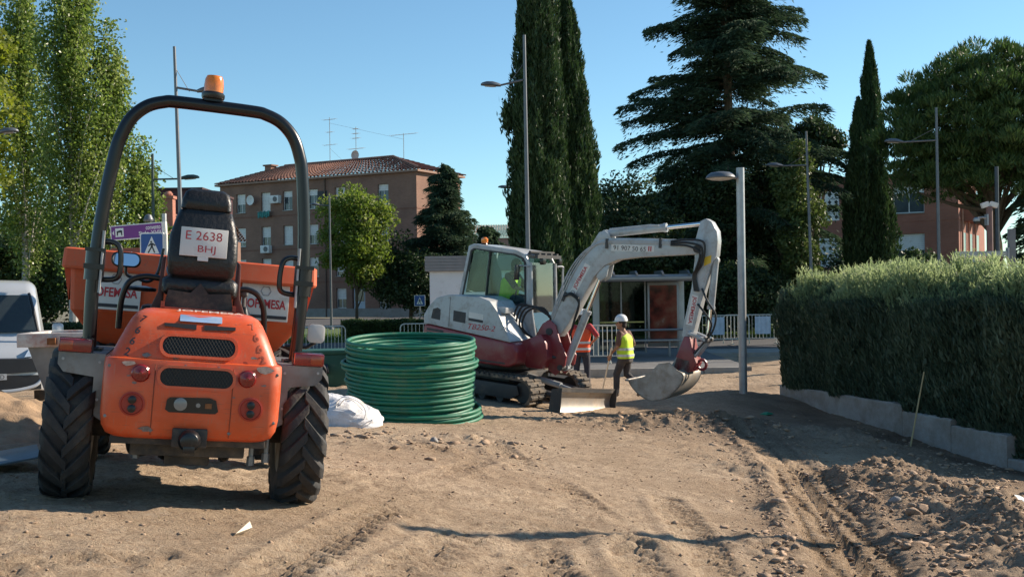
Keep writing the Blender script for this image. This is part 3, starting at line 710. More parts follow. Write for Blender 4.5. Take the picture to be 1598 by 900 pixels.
broad('shrub', 'deep green shrub in the shade behind the white van', 60, 43, 2.6, (3.2, 1.5, 2.6), 80, .9, 16000, dark_green, .2, 49)
broad('lime_tree', 'yellow-green broadleaf tree at the edge of the street by the van', -100, 31, 7.2, (2.2, 2.0, 5.2), 130, .75, 30000, yellow_leaf, .15, 50, tr=.2)
broad('shrub', 'bright green shrub standing behind the silver van roof', 35, 40, 3.0, (1.7, 1.2, 2.2), 60, .7, 15000, mid_green, .16, 51)
for i, (px, d) in enumerate(((1330, 60), (1420, 62), (880, 58), (800, 62), (940, 55), (1030, 54), (1110, 56), (1190, 55))):
    broad('evergreen_shrub', ['dark shrub behind the slender two-tipped cypress', 'dark shrub at the foot of the three-storey brick block', 'dark shrub behind the twin cypresses', 'dark shrub behind the tall lamp post', 'dark bushy tree behind the shelter glass', 'dark bushy tree behind the shelter poster', 'dark bushy tree under the cedar boughs', 'dark bushy tree behind the barriers near the hedge'][i], px, d, 2.0 if i < 4 else 3.2, (2.6, 1.2, 2.0 if i < 4 else 3.2), 40 if i < 4 else 60, .9, 8000 if i < 4 else 13000, dark_green, .22, 52 + i)

# --- poplars
def poplar(label, px, d, h, r, N, seed, lo=.16, bk=bark_pale):
    rng = np.random.default_rng(seed); loc = ground_at(px, d); limbs = []; C, D = [], []
    nl = 46
    for k in range(nl):
        z0 = h * (lo + (.80 - lo) * k / nl); a = rng.uniform(0, 2 * PI); f = 1 - k / nl
        L = h * (.13 + .20 * f) * rng.uniform(.8, 1.15); out = r * (.35 + .75 * f ** .6) * rng.uniform(.6, 1.15)
        top = (out * math.cos(a), out * math.sin(a), min(z0 + L, h * .995)); mid = (out * .7 * math.cos(a), out * .7 * math.sin(a), z0 + L * .42)
        if k % 2 == 0: limbs.append(((0, 0, z0), top, .04 * f + .012, .006))
        n = N // nl; q = rng.uniform(0.08, 1, n); c = (1 - q)[:, None] ** 2 * np.array((0, 0, z0)) + 2 * (q * (1 - q))[:, None] * np.array(mid) + (q ** 2)[:, None] * np.array(top)
        sp = .10 + .26 * r * np.sin(PI * np.clip(q, 0, 1)) ** .7
        C.append(c + rng.normal(0, 1, (n, 3)) * sp[:, None] * np.array([.62, .62, .9])); D.append(rng.normal(0, 1, (n, 3)) + np.array([0, 0, -.5]))
    n = N // 14; z = h * rng.uniform(.7, 1.0, n); C.append(np.stack([rng.normal(0, .2, n), rng.normal(0, .2, n), z], -1)); D.append(rng.normal(0, 1, (n, 3)))
    C = np.concatenate(C); D = np.concatenate(D)
    return tree('poplar_tree', label, loc, trunk_mb(h * .95, .16, .02, rng, .08, limbs), leafcloud('crown', C, D, rng.uniform(.08, .15, len(C)), rng.uniform(.06, .12, len(C)), rng), poplar_leaf, bk)
poplar('tall poplar with pale trunk and shimmering leaves behind the dumper roll bar', 114, 36, 14.0, 1.25, 23000, 61)
poplar('slim poplar rising beside the taller pale-trunked one', 176, 37, 11.4, .88, 14000, 62)
poplar('short young poplar next to the green lamp post', 224, 38, 7.6, .8, 9000, 63, .1)
poplar('poplar growing between the yellow-green tree and the tallest poplar', 40, 37.5, 13.5, 1.1, 17000, 64)

# --- umbrella pine
def stone_pine(label, px, d, seed):
    rng = np.random.default_rng(seed); loc = ground_at(px, d)
    pl = leafmat('pine_leaf', (.026, .055, .016), (.055, .10, .026), (.11, .165, .05), .25)
    nb = 620; a = rng.uniform(0, 2 * PI, nb); el = np.arcsin(rng.uniform(-.75, 1, nb)); rad = np.array([4.1, 3.6, 3.1])
    dirs = np.stack([np.cos(el) * np.cos(a), np.cos(el) * np.sin(a), np.sin(el)], -1); rr = rng.uniform(.62, 1.03, nb) * (1 + .16 * fbm(a * 2, el * 2, 1, 3, 7))
    B = dirs * rr[:, None] * rad + np.array([0, 0, 7.5])
    cs = rng.uniform(.28, .62, nb); n = 84000; k = rng.integers(0, nb, n); o = sph(rng, n); o[:, 2] = np.abs(o[:, 2]) * .9 - .25
    tuft = B[k] + o * (cs[k] * rng.uniform(.3, 1, n) ** .5)[:, None]
    D = o * .7 + np.array([0, 0, .8]) + rng.normal(0, .3, (n, 3))
    C2 = clumps(rng, 16000, (0, 0, 7.1), (3.4, 3.0, 2.3), .1); D2 = rng.normal(0, 1, C2.shape)
    me_ = leafcloud('crown', np.concatenate([tuft, C2]), np.concatenate([D, D2]), rng.uniform(.16, .36, n + 16000), rng.uniform(.03, .06, n + 16000), rng)
    limbs = [((.1, 0, 3.6 + rng.uniform(0, 1.5)), tuple(B[i] * np.array([.85, .85, 1]) - np.array([0, 0, .5])), .12, .02) for i in range(0, nb, 26)]
    return tree('stone_pine', label, loc, trunk_mb(7.2, .30, .12, rng, .25, limbs), me_, pl)
stone_pine('large umbrella pine with dense rounded dark green crown beyond the hedge', 1552, 40, 71)
# low drooping cedar twig bundle at the frame edge belongs to a cedar standing further right
cedar('dark cedar with hanging boughs beside the umbrella pine', 1668, 38, 9.5, 72, 2.6)

# --- clipped low hedges
def low_hedge(label, x0, x1, y, dep, zb, h, leaf, seed, N):
    rng = np.random.default_rng(seed); t = thing('low_hedge', label, 'hedge', ((x0 + x1) / 2, y, zb)); w = (x1 - x0) / 2
    f = rng.uniform(0, 1, N); top = f < .4; fr = ~top
    X = rng.uniform(-w, w, N); Y = np.where(top, rng.uniform(-dep / 2, dep / 2, N), -dep / 2); Z = np.where(top, h, rng.uniform(.02, h, N))
    b = fbm(X, Z + Y * 2, 2.5, 3, seed) * .18; Y = Y + np.where(fr, -b, 0) + rng.normal(0, .03, N); Z = Z + np.where(top, b, 0) + rng.normal(0, .03, N)
    link('foliage', leafcloud('foliage', np.stack([X, Y, Z], -1), rng.normal(0, 1, (N, 3)), rng.uniform(.05, .11, N), rng.uniform(.03, .07, N), rng), leaf, t)
    MB().b2((-w + .08, -dep / 2 + .08, 0), (w - .08, dep / 2 - .05, h - .08)).build('inner_hull', core_m, t)  # solid dark box added behind the leaf layer
a_, b_ = at(531, 500, 47), at(668, 500, 47)
low_hedge('long clipped low hedge beyond the road behind the pipe coil', a_.x, b_.x + 1.5, 47.6, 1.0, -.06, .72, mid_green, 81, 16000)
a_, b_ = at(40, 500, 33), at(138, 500, 33)
low_hedge('dark clipped hedge behind the van and the poplar trunk', a_.x, b_.x, 33.6, .9, -.2, 1.25, dark_green, 82, 12000)
# ------------------------------------------------------------------ buildings
brick_l = brickmat('brown_brick', (.225, .105, .07), (.275, .135, .09), (.24, .17, .13))
brick_r = brickmat('red_brick', (.30, .10, .065), (.35, .125, .08), (.26, .14, .10))
white_p = M('white_paint', (.72, .71, .68), .6, var=.08, scale=2, dirt=(.5, .46, .4), damt=.3)
dark_in = M('dark_opening', (.02, .022, .025), .6)
pane_m = M('window_pane', (.05, .065, .075), .12, var=.3, scale=1)
tile_m = M('roof_tile', (.25, .12, .085), .9, var=.35, scale=2.5, bump=.3, dirt=(.16, .10, .08), dscale=2, damt=.5)
alu = M('aluminium', (.55, .56, .57), .45, .6, var=.1)
galv = M('galvanised_steel', (.36, .37, .38), .5, .65, var=.15, scale=6)
darkpole = M('dark_pole_paint', (.045, .055, .07), .45, .3, var=.2)
def shutter_window(par, x, z, w, h, drop, y=0.0, sill=True):
    """a window at wall plane y (facing -y): recess, frame, shutter, pane"""
    f = MB(); f.ring([(x - w / 2 - .05, z - h / 2 - .05), (x + w / 2 + .05, z - h / 2 - .05), (x + w / 2 + .05, z + h / 2 + .05), (x - w / 2 - .05, z + h / 2 + .05)],
        [(x - w / 2, z - h / 2), (x + w / 2, z - h / 2), (x + w / 2, z + h / 2), (x - w / 2, z + h / 2)], y - .03, y + .02, 'y')
    f.box((x, y - .006, z), (.05, .03, h))
    fo = f.build('window', white_p, par)
    MB().b2((x - w / 2, y - .004, z - h / 2), (x + w / 2, y + .01, z + h / 2)).build('pane', pane_m, fo)
    if drop > .02:
        s = MB(); zz = z + h / 2; n = max(2, int(h * drop / .12))
        for k in range(n): s.b2((x - w / 2 + .01, y - .025, zz - h * drop * (k + 1) / n + .008), (x + w / 2 - .01, y - .012, zz - h * drop * k / n))
        s.build('shutter', white_p, fo)
    if sill: MB().b2((x - w / 2 - .07, y - .27, z - h / 2 - .11), (x + w / 2 + .07, y - .01, z - h / 2 - .055)).build('sill', conc, fo)
    return fo
def facade_skin(par, x0, x1, z0, z1, holes, mat, t=.2):
    """outer brick leaf with real window openings"""
    xs = sorted({x0, x1} | {v for h_ in holes for v in h_[:2]}); zs = sorted({z0, z1} | {max(z0, v) for h_ in holes for v in h_[2:]}); m = MB()
    for zb, zt_ in zip(zs[:-1], zs[1:]):
        run = None
        for xa, xb in zip(xs[:-1], xs[1:]):
            cx, cz = (xa + xb) / 2, (zb + zt_) / 2; solid = not any(h_[0] < cx < h_[1] and h_[2] < cz < h_[3] for h_ in holes)
            if solid: run = [run[0], xb] if run else [xa, xb]
            if run and (not solid or xb == xs[-1]): m.b2((run[0], -t, zb), (run[1], -.001, zt_)); run = None
    m.build('facade', mat, par, smooth=0)
# --- four-storey brick block, four storeys, hipped tile roof
A = at(655, 498, 85); A.z = -.1; B = at(350, 498, 95)
ang = math.atan2(A.y - B.y, A.x - B.x)
bl = thing('apartment_block', 'four-storey brown brick block with hipped red tile roof and antennas', 'building', (A.x, A.y, -.15), ang)
# local frame: facade runs along -x from the corner, faces -y
Wd, Dp, Ht = 20.6, 6.2, 11.35
MB().b2((-Wd, 0, 0), (0, Dp, Ht)).build('wall', brick_l, bl)
MB().b2((-Wd - .04, -.26, 0), (.05, Dp, .72)).build('plinth', conc, bl)
for z in (2.95, 5.75, 8.6): MB().b2((-Wd, -.225, z - .12), (.03, Dp, z)).build('brick_band', M('soldier_brick', (.2, .095, .065), .9, var=.2), bl)
MB().b2((-Wd - .35, -.5, Ht), (.35, Dp + .3, Ht + .16)).build('eaves', M('eaves_board', (.28, .17, .12), .8), bl)
# tiled hip: corrugated strips
def hip_face(p0, p1, p2, p3, n):
    """strip from eave edge p0-p1 up to ridge edge p3-p2, n tile columns as barrel ridges"""
    m = MB(); p0, p1, p2, p3 = map(Vector, (p0, p1, p2, p3)); nor = (p1 - p0).cross(p3 - p0).normalized(); 
    if nor.z < 0: nor = -nor
    rows = 14; k = n * 4; V = []; F = []
    for r_ in range(rows):
        for e in (0, 1):
            v = (r_ + e) / rows
            for i in range(k + 1):
                u = i / k; q = p0.lerp(p1, u).lerp(p3.lerp(p2, u), v); V.append(q + nor * (.05 * math.sin(2 * PI * u * n) + (.045 if e == 0 else 0) + .05))
    for r_ in range(rows):
        b0 = r_ * 2 * (k + 1)
        for i in range(k): F.append((b0 + i, b0 + i + 1, b0 + k + 1 + i + 1, b0 + k + 1 + i))
    m.add(V, F); return m
e0, e1, eb = Ht + .17, Ht + .17, Ht + .17; rz = Ht + 1.75
hip_face((-Wd - .4, -.45, e0), (.4, -.45, e0), (-4.5, Dp / 2, rz), (-Wd + 4.5, Dp / 2, rz), 60).build('roof', tile_m, bl)
hip_face((.4, -.45, e0), (.4, Dp + .4, e0), (-4.5, Dp / 2 + .05, rz), (-4.5, Dp / 2 - .05, rz), 34).build('roof', tile_m, bl)
hip_face((.4, Dp + .4, e0), (-Wd - .4, Dp + .4, e0), (-Wd + 4.5, Dp / 2, rz), (-4.5, Dp / 2, rz), 40).build('roof', tile_m, bl)
hip_face((-Wd - .4, Dp + .4, e0), (-Wd - .4, -.45, e0), (-Wd + 4.5, Dp / 2 - .05, rz), (-Wd + 4.5, Dp / 2 + .05, rz), 34).build('roof', tile_m, bl)
MB().tube([(-Wd + 4.5, Dp / 2, rz + .06), (-4.5, Dp / 2, rz + .06), (.35, -.4, e0 + .12)], .13, 8).build('ridge_tiles', tile_m, bl)
MB().b2((-17.6, 2.2, Ht + .6), (-16.9, 2.9, Ht + 1.8)).b2((-17.75, 2.1, Ht + 1.8), (-16.75, 3.0, Ht + 1.92)).build('chimney', brick_l, bl)
rngp = random.Random(4)
HOLES = []
for (u, rows) in ((18.2, (3, 2, 1, 0)), (15.4, (3, 2, 1, 0)), (13.0, (3, 2, 1, 0)), (10.3, (3, 2, 1)), (7.5, (3, 2, 1, 0)), (3.2, (3, 2, 1, 0)), (1.5, ())):
    for r_ in rows:
        shutter_window(bl, -u, (1.55, 4.15, 6.85, 9.75)[r_], .95, 1.5, rngp.choice((.3, .55, .8, 1.0, .45))); HOLES.append((-u - .52, -u + .52, (1.55, 4.15, 6.85, 9.75)[r_] - .82, (1.55, 4.15, 6.85, 9.75)[r_] + .82))
for (u, z) in ((9.3, 9.75), (11.6, 2.2)):
    MB().b2((-u - .5, -.22, z - .6), (-u + .5, -.2, z + .6)).build('vent_opening', dark_in, bl)
HOLES.append((-6.4, -5.1, -.1, 2.45))
facade_skin(bl, -Wd, 0, 0, Ht, HOLES, brick_l)
do = MB().b2((-6.3, -.06, .1), (-5.2, .0, 2.35)).build('door', M('door_paint', (.42, .5, .56), .5), bl); MB().b2((-6.2, -.08, 1.3), (-5.3, -.061, 2.2)).build('pane', pane_m, do)
for (u, z) in ((14.1, 9.9), (15.2, 5.75)):
    a_ = MB().box((-u, -.45, z), (.95, .42, .65)).build('air_conditioner', white_p, bl, bevel=.03); MB().lathe([(.22, 0), (.22, .02), (.06, .03)], 16, 'y', (-u + .12, -.69, z)).build('fan_grille', M('grey_plastic', (.12, .12, .12), .6), a_)
MB().lathe([(.02, .0), (.3, -.05), (.42, -.14), (.40, -.14), (.28, -.07), (.02, -.03)], 16, 'y', (-16.7, -.55, 9.95)).tube([(-16.7, -.1, 9.7), (-16.7, -.55, 9.95)], .03, 6).build('satellite_dish', white_p, bl)
ld = MB(); cols_ = []
for k in range(6): ld.box((-15.9 + k * .22, -.55, 8.65 + .08 * (k % 2)), (.18, .05, .5))
ld.build('hanging_laundry', M('laundry', (.05, .22, .2), .9, var=.6, scale=3), bl); MB().tube([(-16.1, -.55, 8.95), (-14.6, -.55, 8.95)], .015, 5).build('laundry_line', alu, bl)
MB().tube([(-9.0, -.28, 0), (-9.0, -.28, Ht)], .055, 8).build('drain_pipe', M('drain_brown', (.12, .07, .05), .6), bl)
def yagi(par, x, y, z, h, arms, name='antenna'):
    m = MB(); m.tube([(x, y, z), (x, y, z + h)], .03, 6)
    for (dz, L, n, ax) in arms:
        m.tube([(x - L / 2, y, z + dz), (x + L / 2, y, z + dz)], .015, 5)
        for k in range(n): m.tube([(x - L / 2 + L * k / (n - 1), y - .28, z + dz), (x - L / 2 + L * k / (n - 1), y + .28, z + dz + .05)], .01, 4)
    m.build(name, galv, par)
yagi(bl, -12.2, 4.5, Ht + 1.3, 4.6, ((4.4, 1.3, 5, 0), (3.3, .6, 4, 0), (2.2, 1.3, 4, 0)))
yagi(bl, -9.6, 4.8, Ht + 1.3, 3.6, ((3.4, .5, 6, 0), (3.0, .6, 6, 0), (2.6, .7, 6, 0), (1.7, 1.6, 8, 0)))
yagi(bl, -4.9, 5.2, Ht + 1.6, 2.4, ((2.3, 2.6, 9, 0),))
MB().tube([(-12.2, 4.5, Ht + 1.3), (-10.7, 4.5, Ht + 1.6)], .02, 5).tube([(-12.2, 4.5, Ht + 3.2), (-10.4, 4.7, Ht + 1.6)], .008, 4).tube([(-12.2, 4.5, Ht + 5.4), (-4.9, 5.2, Ht + 3.5)], .008, 4).build('guy_wire', galv, bl)
MB().lathe([(.02, 0), (.35, -.06), (.42, -.12), (.3, -.04)], 14, 'y', (-9.4, 4.5, Ht + 2.4)).build('satellite_dish', M('dish_grey', (.4, .38, .36), .6), bl)

# --- three-storey brick block
C0 = at(1498, 420, 66); br = thing('apartment_block', 'three-storey red brick block with flat roof and white lattice screens', 'building', (C0.x, C0.y, -.15), math.atan2(-.53, .85))
Wd, Dp, Ht = 19.0, 9.5, 8.85
MB().b2((-Wd, 0, 0), (0, Dp, Ht)).build('wall', brick_r, br)
MB().b2((-Wd, -.24, Ht), (.04, Dp, Ht + .1)).build('parapet_cap', M('cap_brick', (.2, .08, .06), .9), br)
for z in (5.95, 3.05): MB().b2((-Wd, -.225, z), (.03, Dp, z + .16)).build('brick_band', brick_r, br)
HOLES = [(-9.25, -7.15, z - .95, z + .95) for z in (7.15, 4.2)]
for u, rows in ((2.9, (2, 1, 0)), (12.5, (2, 1, 0)), (16, (2, 1))):
    for r_ in rows: shutter_window(br, -u, (1.5, 4.35, 7.3)[r_], 1.75, 1.55, (.75, .62, .25)[r_]); z = (1.5, 4.35, 7.3)[r_]; HOLES.append((-u - .93, -u + .93, z - .84, z + .84))
facade_skin(br, -Wd, 0, 0, Ht, HOLES, brick_r)
def lattice(par, x, z, w, h):
    la = MB().b2((x - w / 2, -.06, z - h / 2), (x + w / 2, .0, z + h / 2)).build('screen_recess', dark_in, par)
    nx_, nz_ = 5, 4; m = MB(); cw, ch = w / nx_, h / nz_
    for i in range(nx_):
        for j in range(nz_):
            cx, cz = x - w / 2 + cw * (i + .5), z - h / 2 + ch * (j + .5)
            o_ = [(cx - cw / 2, cz - ch / 2), (cx, cz - ch / 2), (cx + cw / 2, cz - ch / 2), (cx + cw / 2, cz), (cx + cw / 2, cz + ch / 2), (cx, cz + ch / 2), (cx - cw / 2, cz + ch / 2), (cx - cw / 2, cz)]
            i_ = [(cx - cw * .16, cz - ch * .16), (cx, cz - ch * .33), (cx + cw * .16, cz - ch * .16), (cx + cw * .33, cz), (cx + cw * .16, cz + ch * .16), (cx, cz + ch * .33), (cx - cw * .16, cz + ch * .16), (cx - cw * .33, cz)]
            bk_ = MB().ring(o_, i_, -.14, -.07, 'y').build('lattice_block', white_p, la, smooth=0)
for z in (7.15, 4.2): lattice(br, -8.2, z, 2.1, 1.9)
for z in (7.15, 4.2): MB().b2((-6.9, -.22, z - .95), (-6.4, -.2, z + .95)).build('vent_opening', dark_in, br)
# lit side with small balconies and pipes
for k, y in enumerate((1.6, 4.0, 6.4)):
    for z in (5.9, 3.0):
        b_ = MB().b2((.0, y - .8, z), (.75, y + .8, z + .12)).b2((.69, y - .8, z + .12), (.75, y + .8, z + 1.0)).b2((0, y - .8, z + .12), (.69, y - .75, z + 1.0)).b2((0, y + .75, z + .12), (.69, y + .8, z + 1.0)).build('balcony', brick_r, br)
        MB().b2((.0, y - .6, z + .2), (.02, y + .6, z + 2.2)).build('balcony_door', pane_m, b_)
for y in (.5, 2.8, 5.2): MB().tube([(.1, y, 0), (.1, y, 8.4)], .06, 7).build('drain_pipe', M('clay_pipe', (.42, .2, .13), .7), br)
MB().box((.5, .9, 3.6), (.7, .8, .55)).build('air_conditioner', white_p, br, bevel=.03)
yagi(br, -4.4, 3, Ht, 2.0, ((1.8, 1.1, 7, 0), (1.2, .4, 3, 0)))

# --- smaller far buildings
def plain_house(name, label, px0, px1, ytop, d, wm, roof=None, dep=8):
    a_, b_ = at(px0, ytop, d), at(px1, ytop, d); h = a_.z + .15
    t = thing(name, label, 'building', ((a_.x + b_.x) / 2, d, -.15)); w = (b_.x - a_.x) / 2
    MB().b2((-w, 0, 0), (w, dep, h)).build('wall', wm, t)
    return t, w, h
hb, w, h = plain_house('brick_building', 'dark maroon brick building behind the low tiled house', 240, 314, 297, 72, M('maroon_brick', (.085, .035, .04), .9, var=.2))
MB().b2((-w - .1, -.1, h), (w + .1, 8.1, h + .15)).build('parapet_cap', M('cap_dark', (.06, .03, .03), .9), hb)
for k in range(3): shutter_window(hb, -w + 1.0 + k * 1.5, h - 2.2, .8, 1.1, .4)
hh, w, h = plain_house('tiled_house', 'low house with red tiled roof and brick chimney behind the dumper seat', 215, 330, 372, 56, M('render_wall', (.22, .13, .10), .9, var=.2), dep=6)
hip_face((-w - .3, -.3, h), (w + .3, -.3, h), (w, 3, h + 1.35), (-w, 3, h + 1.35), 22).build('roof', tile_m, hh); hip_face((w + .3, 6.3, h), (-w - .3, 6.3, h), (-w, 3, h + 1.35), (w, 3, h + 1.35), 22).build('roof', tile_m, hh)
cx_ = at(262, 330, 57.0).x - hh.location.x
MB().b2((cx_ - .28, .9, h + .3), (cx_ + .28, 1.4, h + 2.1)).b2((cx_ - .34, .84, h + 2.1), (cx_ + .34, 1.46, h + 2.25)).lathe([(.22, h + 2.25), (.24, h + 2.35), (.12, h + 2.5)], 10, 'z', (cx_, 1.15, 0)).build('chimney', M('chimney_brick', (.38, .16, .11), .9, var=.25, scale=9), hh)
for k in range(2): shutter_window(hh, -w + 1.2 + k * 1.6, 1.7, .8, 1.2, .5)
rh, w, h = plain_house('tiled_house', 'far red tiled roof and pale wall glimpsed above the excavator cab', 735, 830, 372, 88, M('pink_wall', (.42, .26, .2), .9, var=.15), dep=7)
hip_face((-w - .3, -.3, h), (w + .3, -.3, h), (w, 3.5, h + 1.2), (-w, 3.5, h + 1.2), 24).build('roof', tile_m, rh); hip_face((w + .3, 7.3, h), (-w - .3, 7.3, h), (-w, 3.5, h + 1.2), (w, 3.5, h + 1.2), 24).build('roof', tile_m, rh)
MB().b2((.6, .6, h + .3), (1.9, 1.9, h + 1.9)).build('chimney', M('chimney_pink', (.4, .25, .19), .9), rh)
# white kiosk behind the excavator
a_, b_ = at(670, 400, 25), at(735, 400, 25); kk = thing('kiosk', 'white site cabin with ribbed grey roof band behind the excavator', 'cabin', (a_.x, 25, gzb(a_.x, 25) - .02))
hk = a_.z - kk.location.z
MB().b2((0, 0, 0), (2.3, 2.0, hk - .35)).build('wall', M('cabin_white', (.62, .62, .63), .6, var=.08, scale=1.2, dirt=(.4, .38, .36), damt=.35), kk)
m = MB()
for k in range(5): m.b2((-.1, -.1, hk - .35 + k * .07 + .008), (2.4, 2.1, hk - .35 + (k + 1) * .07)).b2((-.07, -.07, hk - .35 + k * .07), (2.37, 2.07, hk - .35 + k * .07 + .008))
m.build('roof_band', M('cabin_grey', (.22, .21, .21), .7), kk)
# ------------------------------------------------------------------ articulated site dumper
orange = worn_paint('dumper_orange', (.62, .082, .018), (.13, .07, .05), (.44, .16, .09))
skip_or = worn_paint('skip_orange', (.58, .088, .025), (.17, .09, .06), (.42, .15, .085), .6, 0)
black = M('black_paint', (.008, .0085, .01), .30, var=.3, scale=5, dirt=(.07, .06, .05), dscale=8, damt=.15)
rubber = M('tyre_rubber', (.026, .026, .027), .75, var=.3, scale=5, dirt=(.10, .08, .06), dscale=5, damt=.4, bump=.2, bscale=60)
rawsteel = M('worn_steel', (.20, .205, .205), .5, .55, var=.35, scale=3.5, dirt=(.2, .16, .12), dscale=6, damt=.45)
dark_frame = M('dark_frame', (.035, .032, .03), .75, var=.4, scale=6, dirt=(.16, .12, .085), dscale=5, damt=.55)
whitepl = M('white_plate', (.62, .60, .57), .45, var=.06, dirt=(.45, .4, .34), dscale=9, damt=.2)
red_ink = M('red_ink', (.45, .03, .04), .6, var=.1)
white_ink = M('white_ink', (.75, .74, .72), .6, var=.06)
black_ink = M('black_ink', (.03, .03, .035), .6, var=.2)
vinyl = M('black_vinyl', (.012, .012, .013), .42, var=.3, scale=6, bump=.25, bscale=45)
redlens = M('red_lens', (.20, .006, .006), .2, var=.15, scale=20, coat=.5)
amberlens = M('amber_lens', (.30, .035, .006), .15, var=.15, scale=20, coat=.6)
maroon = M('maroon_paint', (.085, .022, .018), .55, var=.3, scale=4, dirt=(.13, .09, .07), damt=.4)
hose_black = M('hose_black', (.014, .014, .015), .5, var=.2)
mirror_m = M('mirror_glass', (.75, .8, .85), .04, 1.0, var=.02)
DC = at(286, 774, 6.3)
_off = Euler((0, R(5.5), R(17))).to_matrix() @ Vector((-.005, 0, -.015))
du = thing('site_dumper', 'orange articulated site dumper with black roll bar seen from behind', 'dumper', tuple(DC + _off), (0, R(5.5), R(17)))
LV = [(.405, .36, -.50, .06), (.412, .395, -.525, .065), (.43, .428, -.548, .07), (.47, .450, -.562, .07), (.53, .459, -.568, .07), (.68, .460, -.570, .07), (.80, .459, -.562, .07), (.824, .456, -.553, .07),
      (.829, .434, -.532, .075), (.90, .406, -.508, .08), (.98, .372, -.476, .085), (1.035, .345, -.440, .09), (1.066, .322, -.395, .09), (1.083, .29, -.33, .085), (1.09, .25, -.26, .08)]
def hood_y(z):
    for a, b in zip(LV[:-1], LV[1:]):
        if a[0] <= z <= b[0]:
            k = (z - a[0]) / (b[0] - a[0]); return a[2] + (b[2] - a[2]) * k
    return LV[-1][2]
def hring(z, w, yr, r, yf=.12, n=7):
    P = [(w, yf, z), (w, (yf + yr + r) / 2, z)]
    for i in range(n + 1): a = R(-90 * i / n); P.append((w - r + r * math.cos(a), yr + r + r * math.sin(a), z))
    P.append((w * .35, yr - .008, z)); P.append((0, yr - .012, z)); P.append((-w * .35, yr - .008, z))
    for i in range(n + 1): a = R(-90 - 90 * i / n); P.append((-w + r + r * math.cos(a), yr + r + r * math.sin(a), z))
    P += [(-w, (yf + yr + r) / 2, z), (-w, yf, z)]
    return P
m = MB(); m.loft([hring(*l) for l in LV]); hood = m.build('hood', orange, du, smooth=50)
def on_hood(m, poly, z0, th=.006, out=.004):
    """flat prism following the hood's rear slope about height z0; poly in (x, z)"""
    k = (hood_y(z0 + .03) - hood_y(z0 - .03)) / .06; y0 = hood_y(z0) - out - .012
    n = len(poly); V = [(p[0], y0 + k * (p[1] - z0), p[1]) for p in poly] + [(p[0], y0 + k * (p[1] - z0) + th + .02, p[1]) for p in poly]
    m.add(V, [tuple(range(n)), tuple(range(2 * n - 1, n - 1, -1))] + [(i, (i + 1) % n, n + (i + 1) % n, n + i) for i in range(n)])
    return y0, k
grillm = M('grille_black', (.012, .012, .013), .55)
for (zc, w, h) in ((.905, .375, .095), (.742, .372, .094)):
    g = MB(); on_hood(g, rrect(0.012, zc, w + .02, h + .02, .05), zc, out=.002); gp = g.build('grille', grillm, hood)
    y0 = hood_y(zc) - .022; k = (hood_y(zc + .03) - hood_y(zc - .03)) / .06; m = MB()
    for i in range(-16, 30):
        for s in (-1, 1):
            pts = []
            for q in range(9):
                z = zc - h / 2 + h * q / 8; x = -.22 + i * .0175 + (q / 8) * .06 * s
                hw = w / 2 - max(0, abs(z - zc) - (h / 2 - .047)) * .6
                if abs(x - .012) < hw: pts.append((x, y0 + k * (z - zc), z))
            if len(pts) > 2: m.tube([pts[0], pts[-1]], .0014, 4)
    m.build('grille_mesh', M('grille_wire', (.06, .055, .045), .6, .4), gp)
    m = MB(); ou, inn = rrect(.012, zc, w + .03, h + .03, .055), rrect(.012, zc, w, h, .045); V = []
    n = len(ou)
    for pl, o in ((ou, -.024), (inn, -.024), (ou, 0), (inn, 0)): V += [(p[0], hood_y(zc) + o + k * (p[1] - zc), p[1]) for p in pl]
    F = []
    for i in range(n):
        j = (i + 1) % n; F += [(i, j, n + j, n + i), (i, 2 * n + i, 2 * n + j, j), (n + i, n + j, 3 * n + j, 3 * n + i)]
    m.add(V, F).build('grille_rim', orange, gp)
for sgn in (-1, 1):
    m = MB(); on_hood(m, [(sgn * .02 + .01, .993), (sgn * .185 + .01, 1.003), (sgn * .185 + .01, 1.02), (sgn * .02 + .01, 1.02)], 1.0); m.build('vent', grillm, hood)
m = MB(); on_hood(m, rrect(.012, 1.052, .22, .034, .004), 1.05, out=.003); m.build('blue_sticker', M('blue_sticker', (.22, .34, .52), .5, var=.15, dirt=(.4, .42, .45), damt=.3), hood)
for sgn in (-1, 1):
    x = sgn * .272; z = .752
    MB().lathe([(.047, 0), (.047, -.022), (.040, -.030), (.012, -.033), (.008, -.036)], 20, 'y', (x, hood_y(z) + .004, z)).build('reflector', redlens, hood)
    x = sgn * .302; z = .590
    rl = MB().lathe([(.064, 0), (.064, -.014), (.056, -.016), (.052, -.010)], 24, 'y', (x, hood_y(z) + .003, z)).build('tail_lamp', M('lamp_orange_red', (.36, .03, .014), .45, var=.1), hood)
    for dz in (.022, -.024): MB().lathe([(.021, 0), (.021, -.012), (.012, -.016)], 14, 'y', (x, hood_y(z) - .011, z + dz)).build('lens', black, rl)
m = MB(); on_hood(m, [(-.115, .635), (.085, .641), (.12, .628), (.135, .57), (.12, .557), (-.115, .557), (-.135, .57), (-.13, .62)], .598, out=.006); pn = m.build('lamp_panel', black, hood)
MB().lathe([(.034, 0), (.034, -.012), (.02, -.016)], 18, 'y', (-.06, hood_y(.6) - .018, .602)).build('reversing_lamp', M('clear_lens', (.22, .22, .21), .2, coat=.4), pn)
MB().lathe([(.012, 0), (.012, -.008)], 10, 'y', (.03, hood_y(.6) - .018, .6)).build('screw_cap', M('clear_lens'), pn)
MB().b2((.065, hood_y(.6) - .028, .585), (.1, hood_y(.6) - .015, .612)).build('rust_latch', M('rust', (.2, .08, .03), .9, var=.4, scale=30), pn)
